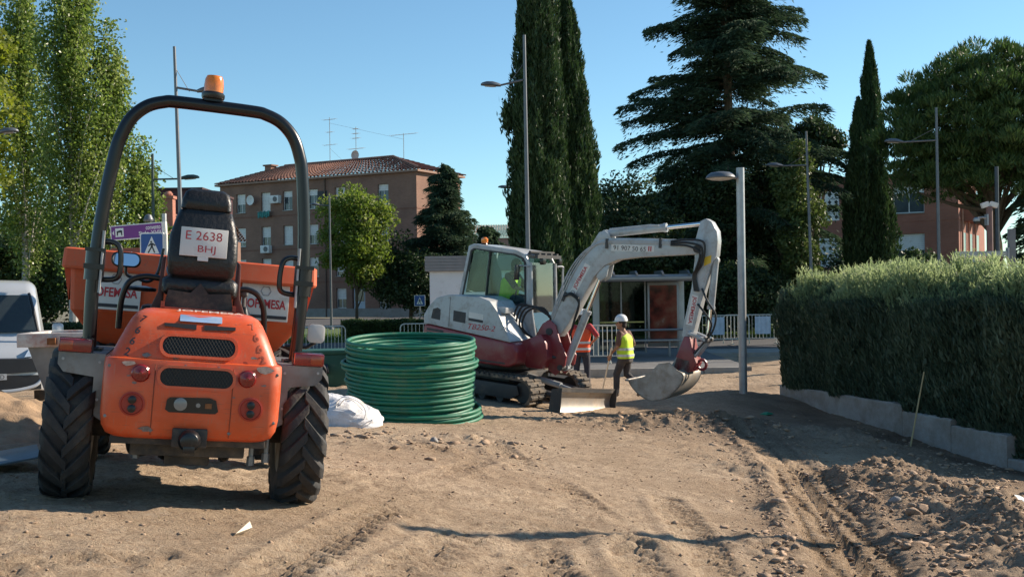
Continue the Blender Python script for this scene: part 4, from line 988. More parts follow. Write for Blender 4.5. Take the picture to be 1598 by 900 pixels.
# panel seams, chips of bare paint
chip = M('bare_chip', (.20, .15, .13), .7, var=.4, scale=40)
rngd = random.Random(8)
for (x, z, s) in ((-.33, .80, .05), (-.25, .845, .035), (.355, .805, .06), (-.30, .70, .02), (.36, .72, .02), (-.22, .46, .05), (.30, .862, .025), (-.33, .735, .015), (.21, .65, .012), (-.1, .84, .02)):
    P = [(x + s * (.5 + .5 * rngd.random()) * math.cos(a), z + s * .4 * (.4 + .6 * rngd.random()) * math.sin(a)) for a in [2 * PI * k / 9 for k in range(9)]]
    m = MB(); zz = min(max(z, .45), 1.0); k = (hood_y(zz + .03) - hood_y(zz - .03)) / .06
    wr = 0.0
    m.add([(p[0], hood_y(zz) + k * (p[1] - zz) - .0135 + .006 * (abs(x) / .45), p[1]) for p in P], [tuple(range(9))]); m.build('paint_chip', chip, hood, smooth=0)
for x in (-.20, .20):
    z0 = .45; m = MB(); m.tube([(x, hood_y(z) - .0105, z) for z in (.43, .5, .6, .7, .8)], .0022, 4); m.build('seam', M('seam_dark', (.22, .05, .02), .7), hood)
from mathutils.bvhtree import BVHTree
_hb = BVHTree.FromPolygons([v.co for v in hood.data.vertices], [tuple(p.vertices) for p in hood.data.polygons])
def hood_hit(x, z):
    p, nn, _, _ = _hb.ray_cast(Vector((x, -2, z)), Vector((0, 1, 0))); return p, (nn if nn.y < 0 else -nn)
for sgn in (-1, 1):
    for i, chx in enumerate('7662'):
        z = 1.03 - i * .058; p, nn = hood_hit(sgn * (.285 + i * .021), z)
        yv = (Vector((sgn * -.22, 0, 1)) - nn * nn.dot(Vector((sgn * -.22, 0, 1)))).normalized(); xv = yv.cross(nn)
        o = text(hood, chx, .046, black_ink if sgn < 0 else M('faded_ink', (.36, .07, .03), .5), (0, 0, 0), (0, 0, 0), 'fleet_number', width=.026, bold=.02)
        o.matrix_local = Matrix((xv, yv, nn)).transposed().to_4x4(); o.location = p + nn * .0018
text(hood, 'JOFEMESA', .026, M('faded_white', (.6, .5, .45), .6), (.06, -.332, 1.0905), (R(25), 0, 0), 'lettering', width=.36, bold=.02)
# tow hitch and chassis
hi = MB().b2((-.09, -.60, .375), (.09, -.50, .475)).build('tow_hitch', dark_frame, du, bevel=.01)
MB().lathe([(.055, 0), (.06, -.02), (.045, -.055), (.02, -.06)], 16, 'y', (0, -.60, .415)).b2((-.03, -.66, .355), (.03, -.6, .39)).build('hitch_jaw', black, hi, bevel=.004)
m = MB(); m.b2((-.40, -.49, .37), (.40, -.40, .425)).b2((-.3, -.40, .30), (.3, .7, .42)).b2((-.12, -.3, .24), (.12, .3, .34)).b2((-.17, .3, .3), (.17, 1.9, .62)).b2((-.43, -.1, .5), (.43, .6, .82))
m.build('chassis', dark_frame, du, bevel=.01)
MB().tube([(-.6, 0, .42), (.6, 0, .42)], [.075, .075], 14).tube([(-.16, 0, .42), (.16, 0, .42)], .14, 14).build('rear_axle', dark_frame, du)
MB().tube([(-.6, 1.75, .42), (.6, 1.75, .42)], [.075, .075], 14).build('front_axle', dark_frame, du)
for (x, z) in ((-.27, .33), (.34, .31), (.42, .33)): MB().tube([(x, -.36, z + .1), (x, -.36, z - .04)], .014, 8).tube([(x, -.36, z), (x, -.36, z - .05)], .022, 6).build('bolt', rawsteel, du)
# wheels
def wheel_meshes(Rr, Wt):
    t = MB(); w = Wt / 2
    t.lathe([(.24, -w * .80), (.27, -w * .92), (Rr * .78, -w * .99), (Rr * .89, -w * .93), (Rr * .925, -w * .70), (Rr * .935, 0), (Rr * .925, w * .70), (Rr * .89, w * .93), (Rr * .78, w * .99), (.27, w * .92), (.24, w * .80)], 48, 'x', caps=False)
    tm = t.mesh('tyre', 0, 40)
    l = MB(); n = 17
    for s in (-1, 1):
        for k in range(n):
            a0 = 2 * PI * (k + (.5 if s > 0 else 0)) / n; sl = .40; rings = []
            for j in range(6):
                q = j / 5; xx = s * (-.012 + (w * 1.0 + .012) * q); a = a0 + sl * q * (1 if True else -1)
                rt = Rr * (1.0 - .012 * q ** 2 - (.055 if j == 5 else 0)); rb = Rr * .89 - (.03 if j == 5 else 0); hw = .036 + .012 * q
                def pt(r_, da): return (xx, -r_ * math.sin(a + da), r_ * math.cos(a + da))
                rings.append([pt(rb, -hw / Rr * 1.25), pt(rt, -hw / Rr * .8), pt(rt, hw / Rr * .8), pt(rb, hw / Rr * 1.25)])
            l.loft(rings)
    lm = l.mesh('tread', .003, 30, 1)
    r = MB(); r.lathe([(.05, w * .2), (.15, w * .25), (.2, w * .55), (.245, w * .8), (.25, w * .82), (.245, w * .7), (.23, -w * .7), (.25, -w * .82), (.2, -w * .8)], 28, 'x')
    for k in range(6): r.lathe([(.014, w * .25), (.014, w * .38)], 6, 'x', (0, .105 * math.cos(k * PI / 3), .105 * math.sin(k * PI / 3)))
    return tm, lm, r.mesh('rim', 0, 40)
TM, LM, RM = wheel_meshes(.43, .255)
for (x, y) in ((-.625, 0), (.625, 0), (-.625, 1.75), (.625, 1.75)):
    wh = link('wheel', RM, M('rim_grey', (.3, .3, .29), .6, .3, dirt=(.2, .15, .1), damt=.6), du); wh.location = (x, y, .42); wh.rotation_euler = (R(37 * x + 11 * y), 0, 0 if x > 0 else PI)
    link('tyre', TM, rubber, wh); link('tread', LM, rubber, wh)
# fenders and lamps
for s in (-1, 1):
    m = MB(); m.prism([(s * .462, .815), (s * .70, .815), (s * .70, .76), (s * .67, .72), (s * .515, .70), (s * .515, .50), (s * .462, .47)], -.335, -.325, 'y').b2((min(s * .462, s * .70), -.335, .815), (max(s * .462, s * .70), .55, .825))
    fe = m.build('fender', rawsteel, du, smooth=20)
    for (bx, bz) in ((.49, .78), (.49, .58), (.675, .79)): MB().lathe([(.008, 0), (.008, -.006)], 8, 'y', (s * bx, -.335, bz)).build('bolt', galv, fe)
    tl = MB().b2((s * .62 - .083, -.35, .828), (s * .62 + .083, -.28, .898)).build('tail_light', redlens, du, bevel=.008)
    MB().b2((s * .62 + s * .01 - .001, -.353, .838), (s * .62 + s * .074, -.348, .888)).build('indicator_lens', amberlens, tl, bevel=.002)
    MB().b2((s * .62 - .085, -.28, .826), (s * .62 + .085, -.22, .90)).build('lamp_housing', black, tl)
# roll bar
def rbpath(x0):
    L = [(-.572, 0, .80), (-.585, 0, 1.2), (-.567, 0, 1.60), (-.528, 0, 1.94), (-.50, 0, 2.06), (-.455, 0, 2.16), (-.38, 0, 2.235), (-.29, 0, 2.272), (-.2, 0, 2.282)]
    Rr_ = [(-a, b, c) for a, b, c in reversed(L)]
    return curve_pts(L + Rr_, 5)
MB().tube(rbpath(0), .037, 16).build('roll_bar', M('roll_bar_black', (.006, .0065, .008), .28, var=.2, scale=6), du)
for s in (-1, 1):
    MB().tube([(s * .583, 0, 1.22), (s * .583, 0, 1.40)], .053, 14).b2((s * .583 - .055, -.06, 1.28), (s * .583 + .055, -.045, 1.31)).b2((s * .583 - .055, -.06, 1.38), (s * .583 + .055, -.045, 1.40)).build('roll_bar_clamp', black, du)
    MB().tube(curve_pts([(s * .56, 0, 1.44), (s * .49, -.02, 1.44), (s * .452, -.03, 1.40), (s * .445, -.03, 1.28), (s * .47, -.02, 1.235), (s * .555, 0, 1.225)], 5), .0155, 10).build('grab_handle', black, du)
    MB().tube([(s * .545, -.05, 1.15), (s * .545, -.05, 1.5)], .008, 6).build('locking_pin', galv, du)
    MB().b2((s * .572 - .07, -.08, .815), (s * .572 + .07, .08, .84)).build('foot_plate', black, du)
be = MB().lathe([(.062, 2.325), (.066, 2.335), (.066, 2.352), (.058, 2.362)], 24, 'z', (-.02, 0, 0)).b2((-.07, -.03, 2.31), (.03, .03, 2.327)).build('beacon_base', black, du)
MB().lathe([(.055, 2.362), (.056, 2.40), (.052, 2.44), (.044, 2.458), (.02, 2.462)], 24, 'z', (-.02, 0, 0)).build('beacon_dome', M('beacon_amber', (.72, .19, .010), .12, var=.25, scale=30, coat=.7), be)
# seat
sb = MB()
def seat_ring(z, w, y, t, r): return [(p[0], p[1] + y, z) for p in rrect(0, 0, w, t, r, 4)]
sb.loft([seat_ring(z, w, y, t, .04) for (z, w, y, t) in ((1.27, .30, .10, .06), (1.30, .37, .09, .11), (1.40, .40, .10, .12), (1.52, .39, .13, .12), (1.62, .34, .15, .11), (1.68, .30, .165, .08))])
ba = sb.build('backrest', vinyl, du, smooth=60)
MB().loft([seat_ring(z, w, y, t, .03) for (z, w, y, t) in ((1.675, .24, .17, .06), (1.69, .29, .17, .10), (1.74, .285, .18, .11), (1.79, .25, .19, .10), (1.81, .19, .195, .06))]).build('headrest', vinyl, ba, smooth=60)
m = MB(); m.loft([seat_ring(z, w, .30, t, .05) for (z, w, t) in ((1.17, .38, .44), (1.19, .43, .5), (1.26, .43, .5), (1.285, .38, .44))]); m.build('seat_cushion', vinyl, du, smooth=60)
m = MB()
for k in range(6): m.lathe([(.15, 1.06 + k * .02), (.165, 1.07 + k * .02), (.15, 1.08 + k * .02)], 20, 'z', (0, .28, 0))
m.b2((-.19, .02, 1.05), (.19, .5, 1.075)); m.build('seat_bellows', vinyl, du)
m = MB(); m.prism([(-.20, 1.08), (-.175, 1.20), (-.05, 1.19), (0, 1.25), (.05, 1.19), (.175, 1.20), (.20, 1.08)], .02, .05, 'y'); m.build('seat_mount', dark_frame, du)
MB().b2((-.205, -.02, 1.0), (.205, .03, 1.10)).b2((-.21, -.02, 1.0), (-.19, .3, 1.13)).b2((.19, -.02, 1.0), (.21, .3, 1.13)).build('seat_box', M('orange_rail', (.45, .07, .03), .5), du)
for s in (-1, 1):
    m = MB(); m.prism([(s * .215, .95), (s * .30, .95), (s * .285, 1.05), (s * .235, 1.18), (s * .228, 1.38), (s * .205, 1.40), (s * .2, 1.05)], .16, .24, 'y'); m.build('seat_side_guard', maroon, du, bevel=.01)
    pts = [(s * .44, .25, .95), (s * .435, .22, 1.12), (s * .40, .2, 1.225), (s * .32, .2, 1.265), (s * .23, .2, 1.262)] if s < 0 else [(s * .40, .25, .98), (s * .385, .22, 1.12), (s * .345, .2, 1.205), (s * .28, .2, 1.235), (s * .22, .2, 1.23)]
    MB().tube(curve_pts(pts, 5), .0175, 10).build('guard_rail', black, du)
pl = MB().b2((-.133, -.005, -.085), (.133, .005, .085)).build('number_plate', whitepl, du, bevel=.003); pl.location = (0, .022, 1.487); pl.rotation_euler = (R(-9), 0, 0)
text(pl, 'E 2638', .052, red_ink, (-.002, -.0065, .038), (R(90), 0, 0), width=.205)
text(pl, 'BHJ', .052, red_ink, (.018, -.0065, -.045), (R(90), 0, 0), width=.10)
MB().b2((-.03, -.007, -.11), (.03, .003, -.086)).build('plate_clip', whitepl, pl)
# controls
js = MB().lathe([(.045, 1.06), (.04, 1.085), (.03, 1.11), (.025, 1.13)], 12, 'z', (.27, .3, 0)).build('control_lever', black, du)
MB().tube([(.27, .3, 1.12), (.268, .3, 1.2)], .012, 8).loft([[(p[0] + .268, p[1] + .3, z) for p in rrect(0, 0, w, w, w * .3, 3)] for (z, w) in ((1.19, .03), (1.2, .045), (1.235, .045), (1.245, .03))]).build('lever_knob', M('grey_plastic', (.12, .12, .12), .6), js)
MB().b2((-.34, .6, .8), (.34, .95, 1.1)).build('dashboard', black, du, bevel=.04)
MB().tube([(0, .68, 1.05), (0, .52, 1.32)], .03, 8).build('steering_column', black, du)
sw = MB(); a_ = Euler((R(32), 0, 0)).to_matrix(); sw.tube([a_ @ Vector((.19 * math.cos(q * PI / 12), .19 * math.sin(q * PI / 12), 0)) + Vector((0, .52, 1.33)) for q in range(24)], .014, 8, closed=True)
for k in range(3): sw.tube([(0, .52, 1.33), tuple(a_ @ Vector((.19 * math.cos(k * 2.1), .19 * math.sin(k * 2.1), 0)) + Vector((0, .52, 1.33)))], .01, 6)
sw.build('steering_wheel', black, du)
MB().lathe([(.02, 1.175), (.085, 1.18), (.09, 1.19), (.085, 1.20), (.03, 1.21)], 16, 'z', (-.335, .32, 0)).build('armrest_pad', black, du)
mi = MB().loft([[(p[0], y, p[1]) for p in rrect(-.44, 1.362, w, h, .04)] for (y, w, h) in ((.47, .155, .078), (.475, .172, .092), (.50, .172, .092), (.53, .12, .06))]).build('mirror', black, du, smooth=40)
o_ = MB(); P = rrect(-.44, 1.362, .152, .074, .035); o_.add([(p[0], .462 + (p[1] - 1.362) * .22, p[1]) for p in P], [tuple(range(len(P)))]); o_.build('mirror_glass', mirror_m, mi, smooth=0)
MB().tube(curve_pts([(-.44, .50, 1.33), (-.43, .5, 1.27), (-.36, .5, 1.25), (-.30, .5, 1.24), (-.25, .5, 1.3), (-.23, .5, 1.45)], 4), .010, 8).build('mirror_stalk', black, mi)
wl_ = MB().loft([[(p[0], y, p[1]) for p in rrect(.80, .98, w, h, .03)] for (y, w, h) in ((.9, .09, .10), (.905, .115, .125), (.93, .115, .125), (.96, .07, .08))]).build('mirror', whitepl, du, smooth=40)
MB().tube([(.80, .93, .92), (.74, .93, .88), (.6, .93, .88)], .012, 8).build('mirror_stalk', black, wl_)
# skip
SX = -.03
def srect(y0, y1, w, z, r=.06): return [(p[0] + SX, p[1], z) for p in rrect(0, (y0 + y1) / 2, 2 * w, y1 - y0, r, 3)]
m = MB(); m.loft([srect(1.72, 2.35, .52, .72), srect(1.55, 2.6, .62, .80), srect(1.34, 2.8, .785, 1.02), srect(1.30, 2.85, .80, 1.30), srect(1.31, 2.84, .79, 1.31), srect(1.36, 2.7, .76, 1.08), srect(1.6, 2.5, .58, .84)], caps=True)
sk = m.build('skip', skip_or, du, smooth=25)
m = MB(); rn = srect(1.24, 2.9, .85, 1.295, .05); rp_ = [srect(1.28, 2.86, .80, 1.29, .05), srect(1.235, 2.905, .842, 1.295, .05), srect(1.23, 2.91, .85, 1.31, .05), srect(1.25, 2.89, .845, 1.425, .05), srect(1.265, 2.875, .83, 1.435, .05), srect(1.30, 2.84, .79, 1.43, .05), srect(1.31, 2.83, .78, 1.29, .05)]
m.loft(rp_, caps=False, closed=True); m.build('skip_rim', skip_or, sk, smooth=25)
for s in (-1, 1):
    MB().prism([(SX + s * .80, 1.30), (SX + s * .845, 1.30), (SX + s * .80, 1.08)], 1.40, 2.7, 'y').build('rim_gusset', skip_or, sk)
    bx = SX + s * .50; sb_ = MB().b2((bx - .165, 1.285, 1.035), (bx + .165, 1.297, 1.29)).build('sign_board', whitepl, sk, bevel=.003)
    text(sb_, 'JOFEMESA', .085, red_ink, (bx, 1.282, 1.145), (R(90), 0, 0), width=.29, bold=.025)
    MB().tube([(bx + .035 * math.cos(k * PI / 3), 1.283, 1.245 + .035 * math.sin(k * PI / 3)) for k in range(6)], .003, 4, closed=True).build('emblem', M('grey_ink', (.25, .25, .28), .6), sb_)
    MB().b2((bx - .155, 1.282, 1.052), (bx + .155, 1.2845, 1.075)).build('caption_band', black_ink, sb_)
m = MB(); m.prism([(1.05, .55), (1.4, .55), (1.6, .82), (1.45, .82)], SX - .12, SX + .12, 'x').tube([(0, .95, .7), (0, 1.55, .85)], .05, 10); m.build('tipping_ram', dark_frame, du)

# bolts round the hood edge, hoses and a mud-caked skid under the chassis
for (x, z) in ((-.43, .78), (.43, .78), (-.43, .52), (.43, .52), (-.2, .455), (.2, .455), (-.05, .80), (.12, .80)):
    p, nn = hood_hit(x, z)
    if p: MB().lathe([(.009, 0), (.009, -.005), (.004, -.007)], 8, 'y', (p.x, p.y + .001, p.z)).build('bolt', rawsteel, hood)
for k in range(4): MB().tube(curve_pts([(-.32 + k * .17, -.3, .40), (-.30 + k * .16, -.26, .30 - .02 * (k % 2)), (-.22 + k * .15, -.1, .27), (-.1 + k * .1, .1, .33)], 5), .013, 7).build('hydraulic_hose', hose_black, du)
# ------------------------------------------------------------------ compact excavator
xgrey = M('excavator_grey', (.385, .405, .42), .4, var=.08, scale=1.5, dirt=(.24, .21, .175), dscale=5.5, damt=.45, coat=.3)
xred = M('excavator_red', (.22, .022, .028), .42, var=.14, scale=2, dirt=(.24, .11, .09), dscale=4, damt=.35, coat=.3)
xdark = M('excavator_dark', (.035, .035, .037), .6, var=.25, scale=4, dirt=(.15, .12, .09), damt=.4)
xsteel = M('bucket_steel', (.34, .32, .29), .5, .4, var=.3, scale=3, dirt=(.26, .2, .14), dscale=5, damt=.6)
blade_m = M('blade_steel', (.46, .43, .39), .42, .5, var=.15, scale=4, dirt=(.3, .22, .15), dscale=4, damt=.5)
chrome = M('chrome_rod', (.8, .8, .8), .12, 1.0, var=.03)
track_rub = M('track_rubber', (.05, .047, .043), .85, var=.3, scale=6, dirt=(.24, .185, .13), dscale=6, damt=.7)
hose_m = M('hose_black', (.014, .014, .015), .5, var=.2)
XC = at(783, 618, 19.0)
ex = thing('mini_excavator', 'grey and red mini excavator with cab, raised boom and dozer blade', 'excavator', tuple(XC), (R(-5), 0, R(-118)))
UY = Matrix.Rotation(R(-7), 4, 'Z')
# undercarriage
tl_, tw, th_ = 2.45, .40, .50
def track_path(n=14):
    r = th_ / 2 - .02; h = tl_ / 2 - r; P = []
    for k in range(n + 1): a = R(-90 + 180 * k / n); P.append((h + r * math.cos(a), th_ / 2 + r * math.sin(a)))
    for k in range(n + 1): a = R(90 + 180 * k / n); P.append((-h + r * math.cos(a), th_ / 2 + r * math.sin(a)))
    return P
def resample(P, step):
    out = []; n = len(P); acc = 0; tot = 0
    segs = []
    for i in range(n):
        a, b = P[i], P[(i + 1) % n]; L = math.hypot(b[0] - a[0], b[1] - a[1]); segs.append((a, b, L)); tot += L
    k = int(tot / step); st = tot / k; t = 0; i = 0; done = 0
    for j in range(k):
        t = j * st
        while t > done + segs[i][2]: done += segs[i][2]; i += 1
        a, b, L = segs[i]; q = (t - done) / L; out.append(((a[0] + (b[0] - a[0]) * q, a[1] + (b[1] - a[1]) * q), ((b[0] - a[0]) / L, (b[1] - a[1]) / L)))
    return out
for s in (-1, 1):
    x0 = s * .72; P = track_path(); inn = [(p[0] * .97, (p[1] - th_ / 2) * .86 + th_ / 2) for p in P]
    m = MB(); m.ring(P, inn, x0 - tw / 2, x0 + tw / 2, 'x', UY); tr = m.build('track', track_rub, ex, smooth=40)
    m = MB()
    for (p, d_) in resample(P, .10):
        nx_, nz_ = d_[1], -d_[0]
        q = [(p[0] - d_[0] * .03, p[1] - d_[1] * .03), (p[0] + d_[0] * .03, p[1] + d_[1] * .03), (p[0] + d_[0] * .02 + nx_ * .028, p[1] + d_[1] * .02 + nz_ * .028), (p[0] - d_[0] * .02 + nx_ * .028, p[1] - d_[1] * .02 + nz_ * .028)]
        m.prism(q, x0 - tw / 2, x0 - .02, 'x', UY); m.prism([(a + d_[0] * .0, b + d_[1] * 0) for a, b in q], x0 + .02, x0 + tw / 2, 'x', UY)
    m.build('track_lugs', track_rub, tr, smooth=0)
    m = MB(); m.b2((x0 - .13, -.85, .16), (x0 + .13, .85, .36), UY); 
    m.prism([(-.8, .13), (.8, .13), (.95, .22), (.9, .36), (-.9, .36), (-.95, .22)], x0 + s * .13, x0 + s * .16, 'x', UY); m.build('track_frame', xdark, tr, bevel=.01)
    for y in (-.98, .98):
        m = MB(); m.lathe([(.04, -.09), (.17, -.08), (.185, -.05), (.185, .05), (.17, .08), (.04, .09)], 22, 'x', (x0, y, .25), UY); m.build('sprocket' if y < 0 else 'idler', xdark, tr)
    for y in (-.55, -.18, .18, .55):
        MB().lathe([(.07, -.12), (.08, -.1), (.08, .1), (.07, .12)], 14, 'x', (x0, y, .12), UY).build('roller', xdark, tr)
MB().b2((-.6, -.55, .24), (.6, .55, .5), UY).lathe([(.42, .5), (.45, .52), (.45, .6), (.4, .63)], 28).build('carbody', xdark, ex, bevel=.02)
# dozer blade
BY = UY @ Matrix.Translation((0, 0, -.04)) @ Matrix.Rotation(R(-5), 4, 'Y')
rings = []
for k in range(9):
    q = k / 8; z = -.04 + .44 * q; y = 1.70 + .09 * (2 * q - 1) ** 2 - .03
    rings.append([(-.84, y, z), (-.84, y - .035, z), (.93, y - .035, z), (.93, y, z)])
m = MB(); m.loft(rings, M=BY); bl_ = m.build('dozer_blade', blade_m, ex, smooth=60)
for s in (-1, 1):
    MB().prism([(1.58, -.04), (1.80, -.05), (1.79, .40), (1.60, .36)], (.93 if s > 0 else -.855), (.945 if s > 0 else -.84), 'x', BY).build('blade_end_plate', xdark, bl_)
    MB().tube([(s * .45, .6, .32), (s * .42, 1.66, .18)], .06, 8, M=UY).build('blade_arm', xdark, bl_)
MB().tube([(.0, .55, .42), (0, 1.2, .34)], .055, 10, M=UY).tube([(0, 1.2, .34), (0, 1.64, .26)], .03, 10, M=UY).build('blade_ram', xgrey, bl_)
MB().b2((-.84, 1.735, .33), (.93, 1.752, .40), BY).build('blade_top_lip', xdark, bl_)
# upper structure: red lower house, grey covers
m = MB(); m.prism([(-1.05, .66), (.55, .63), (.70, .70), (.72, .90), (.64, 1.035), (-1.0, 1.20), (-1.12, 1.20), (-1.14, 1.0), (-1.12, .80)], -.92, .90, 'x')
ho = m.build('house', xred, ex, bevel=.05, seg=3)
MB().prism([(-1.02, .70), (.5, .675), (.5, .70), (-1.02, .725)], .90, .905, 'x').build('seam', xdark, ho)
m = MB(); m.prism([(-1.12, 1.205), (-1.13, 1.35), (-1.05, 1.50), (-.90, 1.66), (-.68, 1.73), (-.06, 1.745), (.14, 1.69), (.30, 1.52), (.44, 1.28), (.58, 1.05), (.56, 1.045), (-1.0, 1.205)], .10, .90, 'x')
co = m.build('side_cover', xgrey, ex, bevel=.085, seg=4)
m = MB(); m.prism([(-1.12, 1.205), (-1.13, 1.35), (-1.05, 1.50), (-.94, 1.62), (-.90, 1.205)], -.90, .098, 'x'); m.build('counterweight', xgrey, ex, bevel=.06, seg=3)
MB().tube([(.9005, -.62, 1.20), (.9005, -.62, 1.70)], .004, 4).build('cover_seam', xdark, co)
MB().prism([(-.98, 1.31), (-.80, 1.29), (-.80, 1.47), (-.86, 1.50), (-.95, 1.47)], .898, .904, 'x').build('vent', xdark, co)
MB().prism([(-.54, 1.30), (-.30, 1.28), (-.30, 1.46), (-.54, 1.48)], .898, .904, 'x').build('vent', xdark, co)
MB().prism([(-1.05, 1.04), (-.72, 1.02), (-.72, 1.06), (-1.05, 1.08)], .90, .904, 'x').prism([(-1.05, 1.10), (-.72, 1.08), (-.72, 1.12), (-1.05, 1.14)], .90, .904, 'x').build('louvre', xdark, ho)
dc = MB().prism([(-.24, 1.34), (.04, 1.32), (.04, 1.46), (-.24, 1.48)], .899, .9035, 'x').build('decal', whitepl, co)
MB().prism([(-.24, 1.335), (.04, 1.315), (.04, 1.36), (-.24, 1.38)], .9036, .9045, 'x').build('decal_band', black_ink, dc)
text(co, 'TB250-2', .09, red_ink, (.9045, .02, 1.24), (R(86), 0, R(90)), width=.52, shear=.3)
MB().b2((.50, .24, 1.50), (.80, .40, 1.60)).build('cover_step', xgrey, co, bevel=.02)
# cab: five window frames and glass
cf = xgrey
gl_ = glass('cab_glass', (.74, .90, .88), -.015, 1.0)
def ipoly(p, k):
    cx, cy = sum(a for a, b in p) / len(p), sum(b for a, b in p) / len(p); out = []
    for a, b in p:
        L = math.hypot(a - cx, b - cy); out.append((a + (cx - a) / L * k, b + (cy - b) / L * k))
    return out
prof = [(-.97, 1.50), (-.80, 2.58), (-.70, 2.62), (.15, 2.56), (.34, 2.49), (.42, 2.36), (.50, 1.50)]
wprof = [(-.88, 1.66), (-.75, 2.50), (-.69, 2.54), (.14, 2.485), (.30, 2.43), (.355, 2.34), (.41, 1.60)]
cabx0, cabx1 = -.93, .09
lowp = [(-.93, 1.2), (-.97, 1.50), (.50, 1.50), (.62, .98), (.45, .98)]
m = MB(); m.ring(prof, wprof, cabx1 - .05, cabx1, 'x'); m.ring(prof, wprof, cabx0, cabx0 + .05, 'x')
m.prism(lowp, cabx1 - .05, cabx1, 'x'); m.prism(lowp, cabx0, cabx0 + .05, 'x')
cb = m.build('cab', cf, ex, bevel=.012)
m = MB(); m.prism([(-.80, 2.58), (-.70, 2.62), (.15, 2.56), (.34, 2.49), (.30, 2.43), (.14, 2.50), (-.68, 2.55), (-.76, 2.52)], cabx0 + .05, cabx1 - .05, 'x'); m.build('cab_roof', cf, cb)
m = MB(); m.prism([(-.97, 1.50), (-.93, 1.2), (-.88, 1.2), (-.91, 1.62)], cabx0 + .05, cabx1 - .05, 'x'); m.b2((cabx0 + .05, .45, .98), (cabx1 - .05, .5, 1.02)); m.b2((cabx0, -.93, .98), (cabx1, .5, 1.2)); m.build('cab_floor', xdark, cb)
trim = MB().ring(wprof, ipoly(wprof, .035), cabx1 - .01, cabx1 + .012, 'x').build('window_seal', hose_m, cb)
def gpane(poly, x): return MB().prism(ipoly(poly, .02), x - .006, x, 'x')
gpane(wprof, cabx1 - .02).build('window_pane', gl_, cb, smooth=0); gpane(wprof, cabx0 + .03).build('window_pane', gl_, cb, smooth=0)
MB().tube([(cabx1 - .008, -.40, 1.65), (cabx1 - .008, -.36, 2.52)], .016, 6).build('window_divider', hose_m, cb)
MB().prism([(.42, 2.36), (.50, 1.50), (.62, 1.0), (.607, 1.0), (.488, 1.5), (.408, 2.36)], cabx0 + .06, cabx1 - .06, 'x').build('windscreen', glass('windscreen_glass', (.8, .86, .84), .05, .97), cb, smooth=0)
for x in (cabx0 + .03, cabx1 - .03): MB().tube([(x, .43, 2.36), (x, .51, 1.5), (x, .63, 1.0)], .03, 8).build('front_pillar', cf, cb)
MB().prism([(-.86, 1.75), (-.78, 2.45), (-.772, 2.45), (-.852, 1.75)], cabx0 + .1, cabx1 - .1, 'x').build('window_pane', gl_, cb, smooth=0)
for z in (2.55, 2.52, 2.49): pass
m = MB()
for k in range(4): m.b2((cabx0 + .1 + k * .23, .30, 2.50), (cabx0 + .17 + k * .23, .52, 2.53))
m.b2((cabx0 + .06, .50, 2.44), (cabx1 - .03, .56, 2.50)).b2((cabx0 + .06, .38, 2.53), (cabx1 - .03, .42, 2.56)); m.build('work_light_bar', xdark, cb)
for x in (-.75, -.1): MB().box((x, .58, 2.40), (.12, .07, .09)).build('work_light', black, cb, bevel=.01)
m = MB()
for (zz) in (1.65, 1.72, 1.79, 1.86, 1.93, 2.0): m.b2((cabx0 - .004, .06, zz), (cabx0 + .004, .2, zz + .03))
m.build('door_louvre', xdark, cb)
MB().tube(curve_pts([(-.97, .45, 2.3), (-1.08, .5, 2.3), (-1.1, .5, 2.2), (-1.1, .52, 1.6), (-1.0, .5, 1.5)], 4), .018, 8).build('hand_rail', xgrey, cb)
mr_ = MB().box((.30, .30, 2.18), (.13, .05, .26)).build('mirror', black, cb, bevel=.02); MB().tube([(.1, .44, 2.30), (.30, .33, 2.30)], .012, 6).build('mirror_arm', galv, mr_)
bc = MB().lathe([(.05, 2.60), (.06, 2.62), (.05, 2.64)], 16, 'z', (-.15, -.62, 0)).build('beacon_base', black, cb); MB().lathe([(.05, 2.64), (.065, 2.67), (.06, 2.72), (.03, 2.745)], 16, 'z', (-.15, -.62, 0)).build('beacon_dome', M('beacon_amber'), bc)
m = MB(); m.loft([[(p[0] - .42, p[1] - .25, z) for p in rrect(0, 0, w, w, .08, 3)] for z, w in ((1.2, .4), (1.45, .46), (1.55, .48), (1.6, .42))]); m.loft([[(p[0] - .42, p[1] + y, z) for p in rrect(0, 0, w, t, .05, 3)] for z, w, t, y in ((1.55, .42, .12, -.47), (1.8, .46, .14, -.5), (2.15, .44, .12, -.55), (2.3, .26, .10, -.58), (2.45, .24, .08, -.6))]); m.build('cab_seat', vinyl, cb, smooth=50)
for x in (-.72, -.12): MB().b2((x - .07, -.35, 1.5), (x + .07, .1, 1.68)).tube([(x, .05, 1.66), (x, .1, 1.86)], .02, 8).build('control_console', xdark, cb, bevel=.02)
# swing post
BX = .12
m = MB(); m.prism([(.55, 1.04), (.95, 1.20), (1.05, 1.05), (1.10, .80), (1.0, .62), (.7, .62)], BX - .22, BX + .42, 'x'); m.build('swing_frame', xred, ex, bevel=.03)
for s in (-1, 1):
    MB().prism([(.72, 1.10), (.86, 1.36), (.98, 1.44), (1.10, 1.36), (1.22, 1.06), (1.34, .86), (1.32, .70), (1.16, .52), (1.02, .60), (.98, .9)], BX + s * .17, BX + s * .21, 'x').build('swing_bracket', xred, ex, bevel=.008)
MB().tube([(BX - .2, 1.0, 1.24), (BX + .23, 1.0, 1.24)], .06, 12).build('pivot_pin', xdark, ex)
MB().tube([(BX - .2, 1.24, .66), (BX + .23, 1.24, .66)], .05, 12).build('pivot_pin', xdark, ex)
MB().tube([(.55, .5, .82), (.35, 1.05, .82)], .055, 10).tube([(.35, 1.05, .82), (.3, 1.15, .82)], .03, 8).build('swing_ram', xdark, ex)
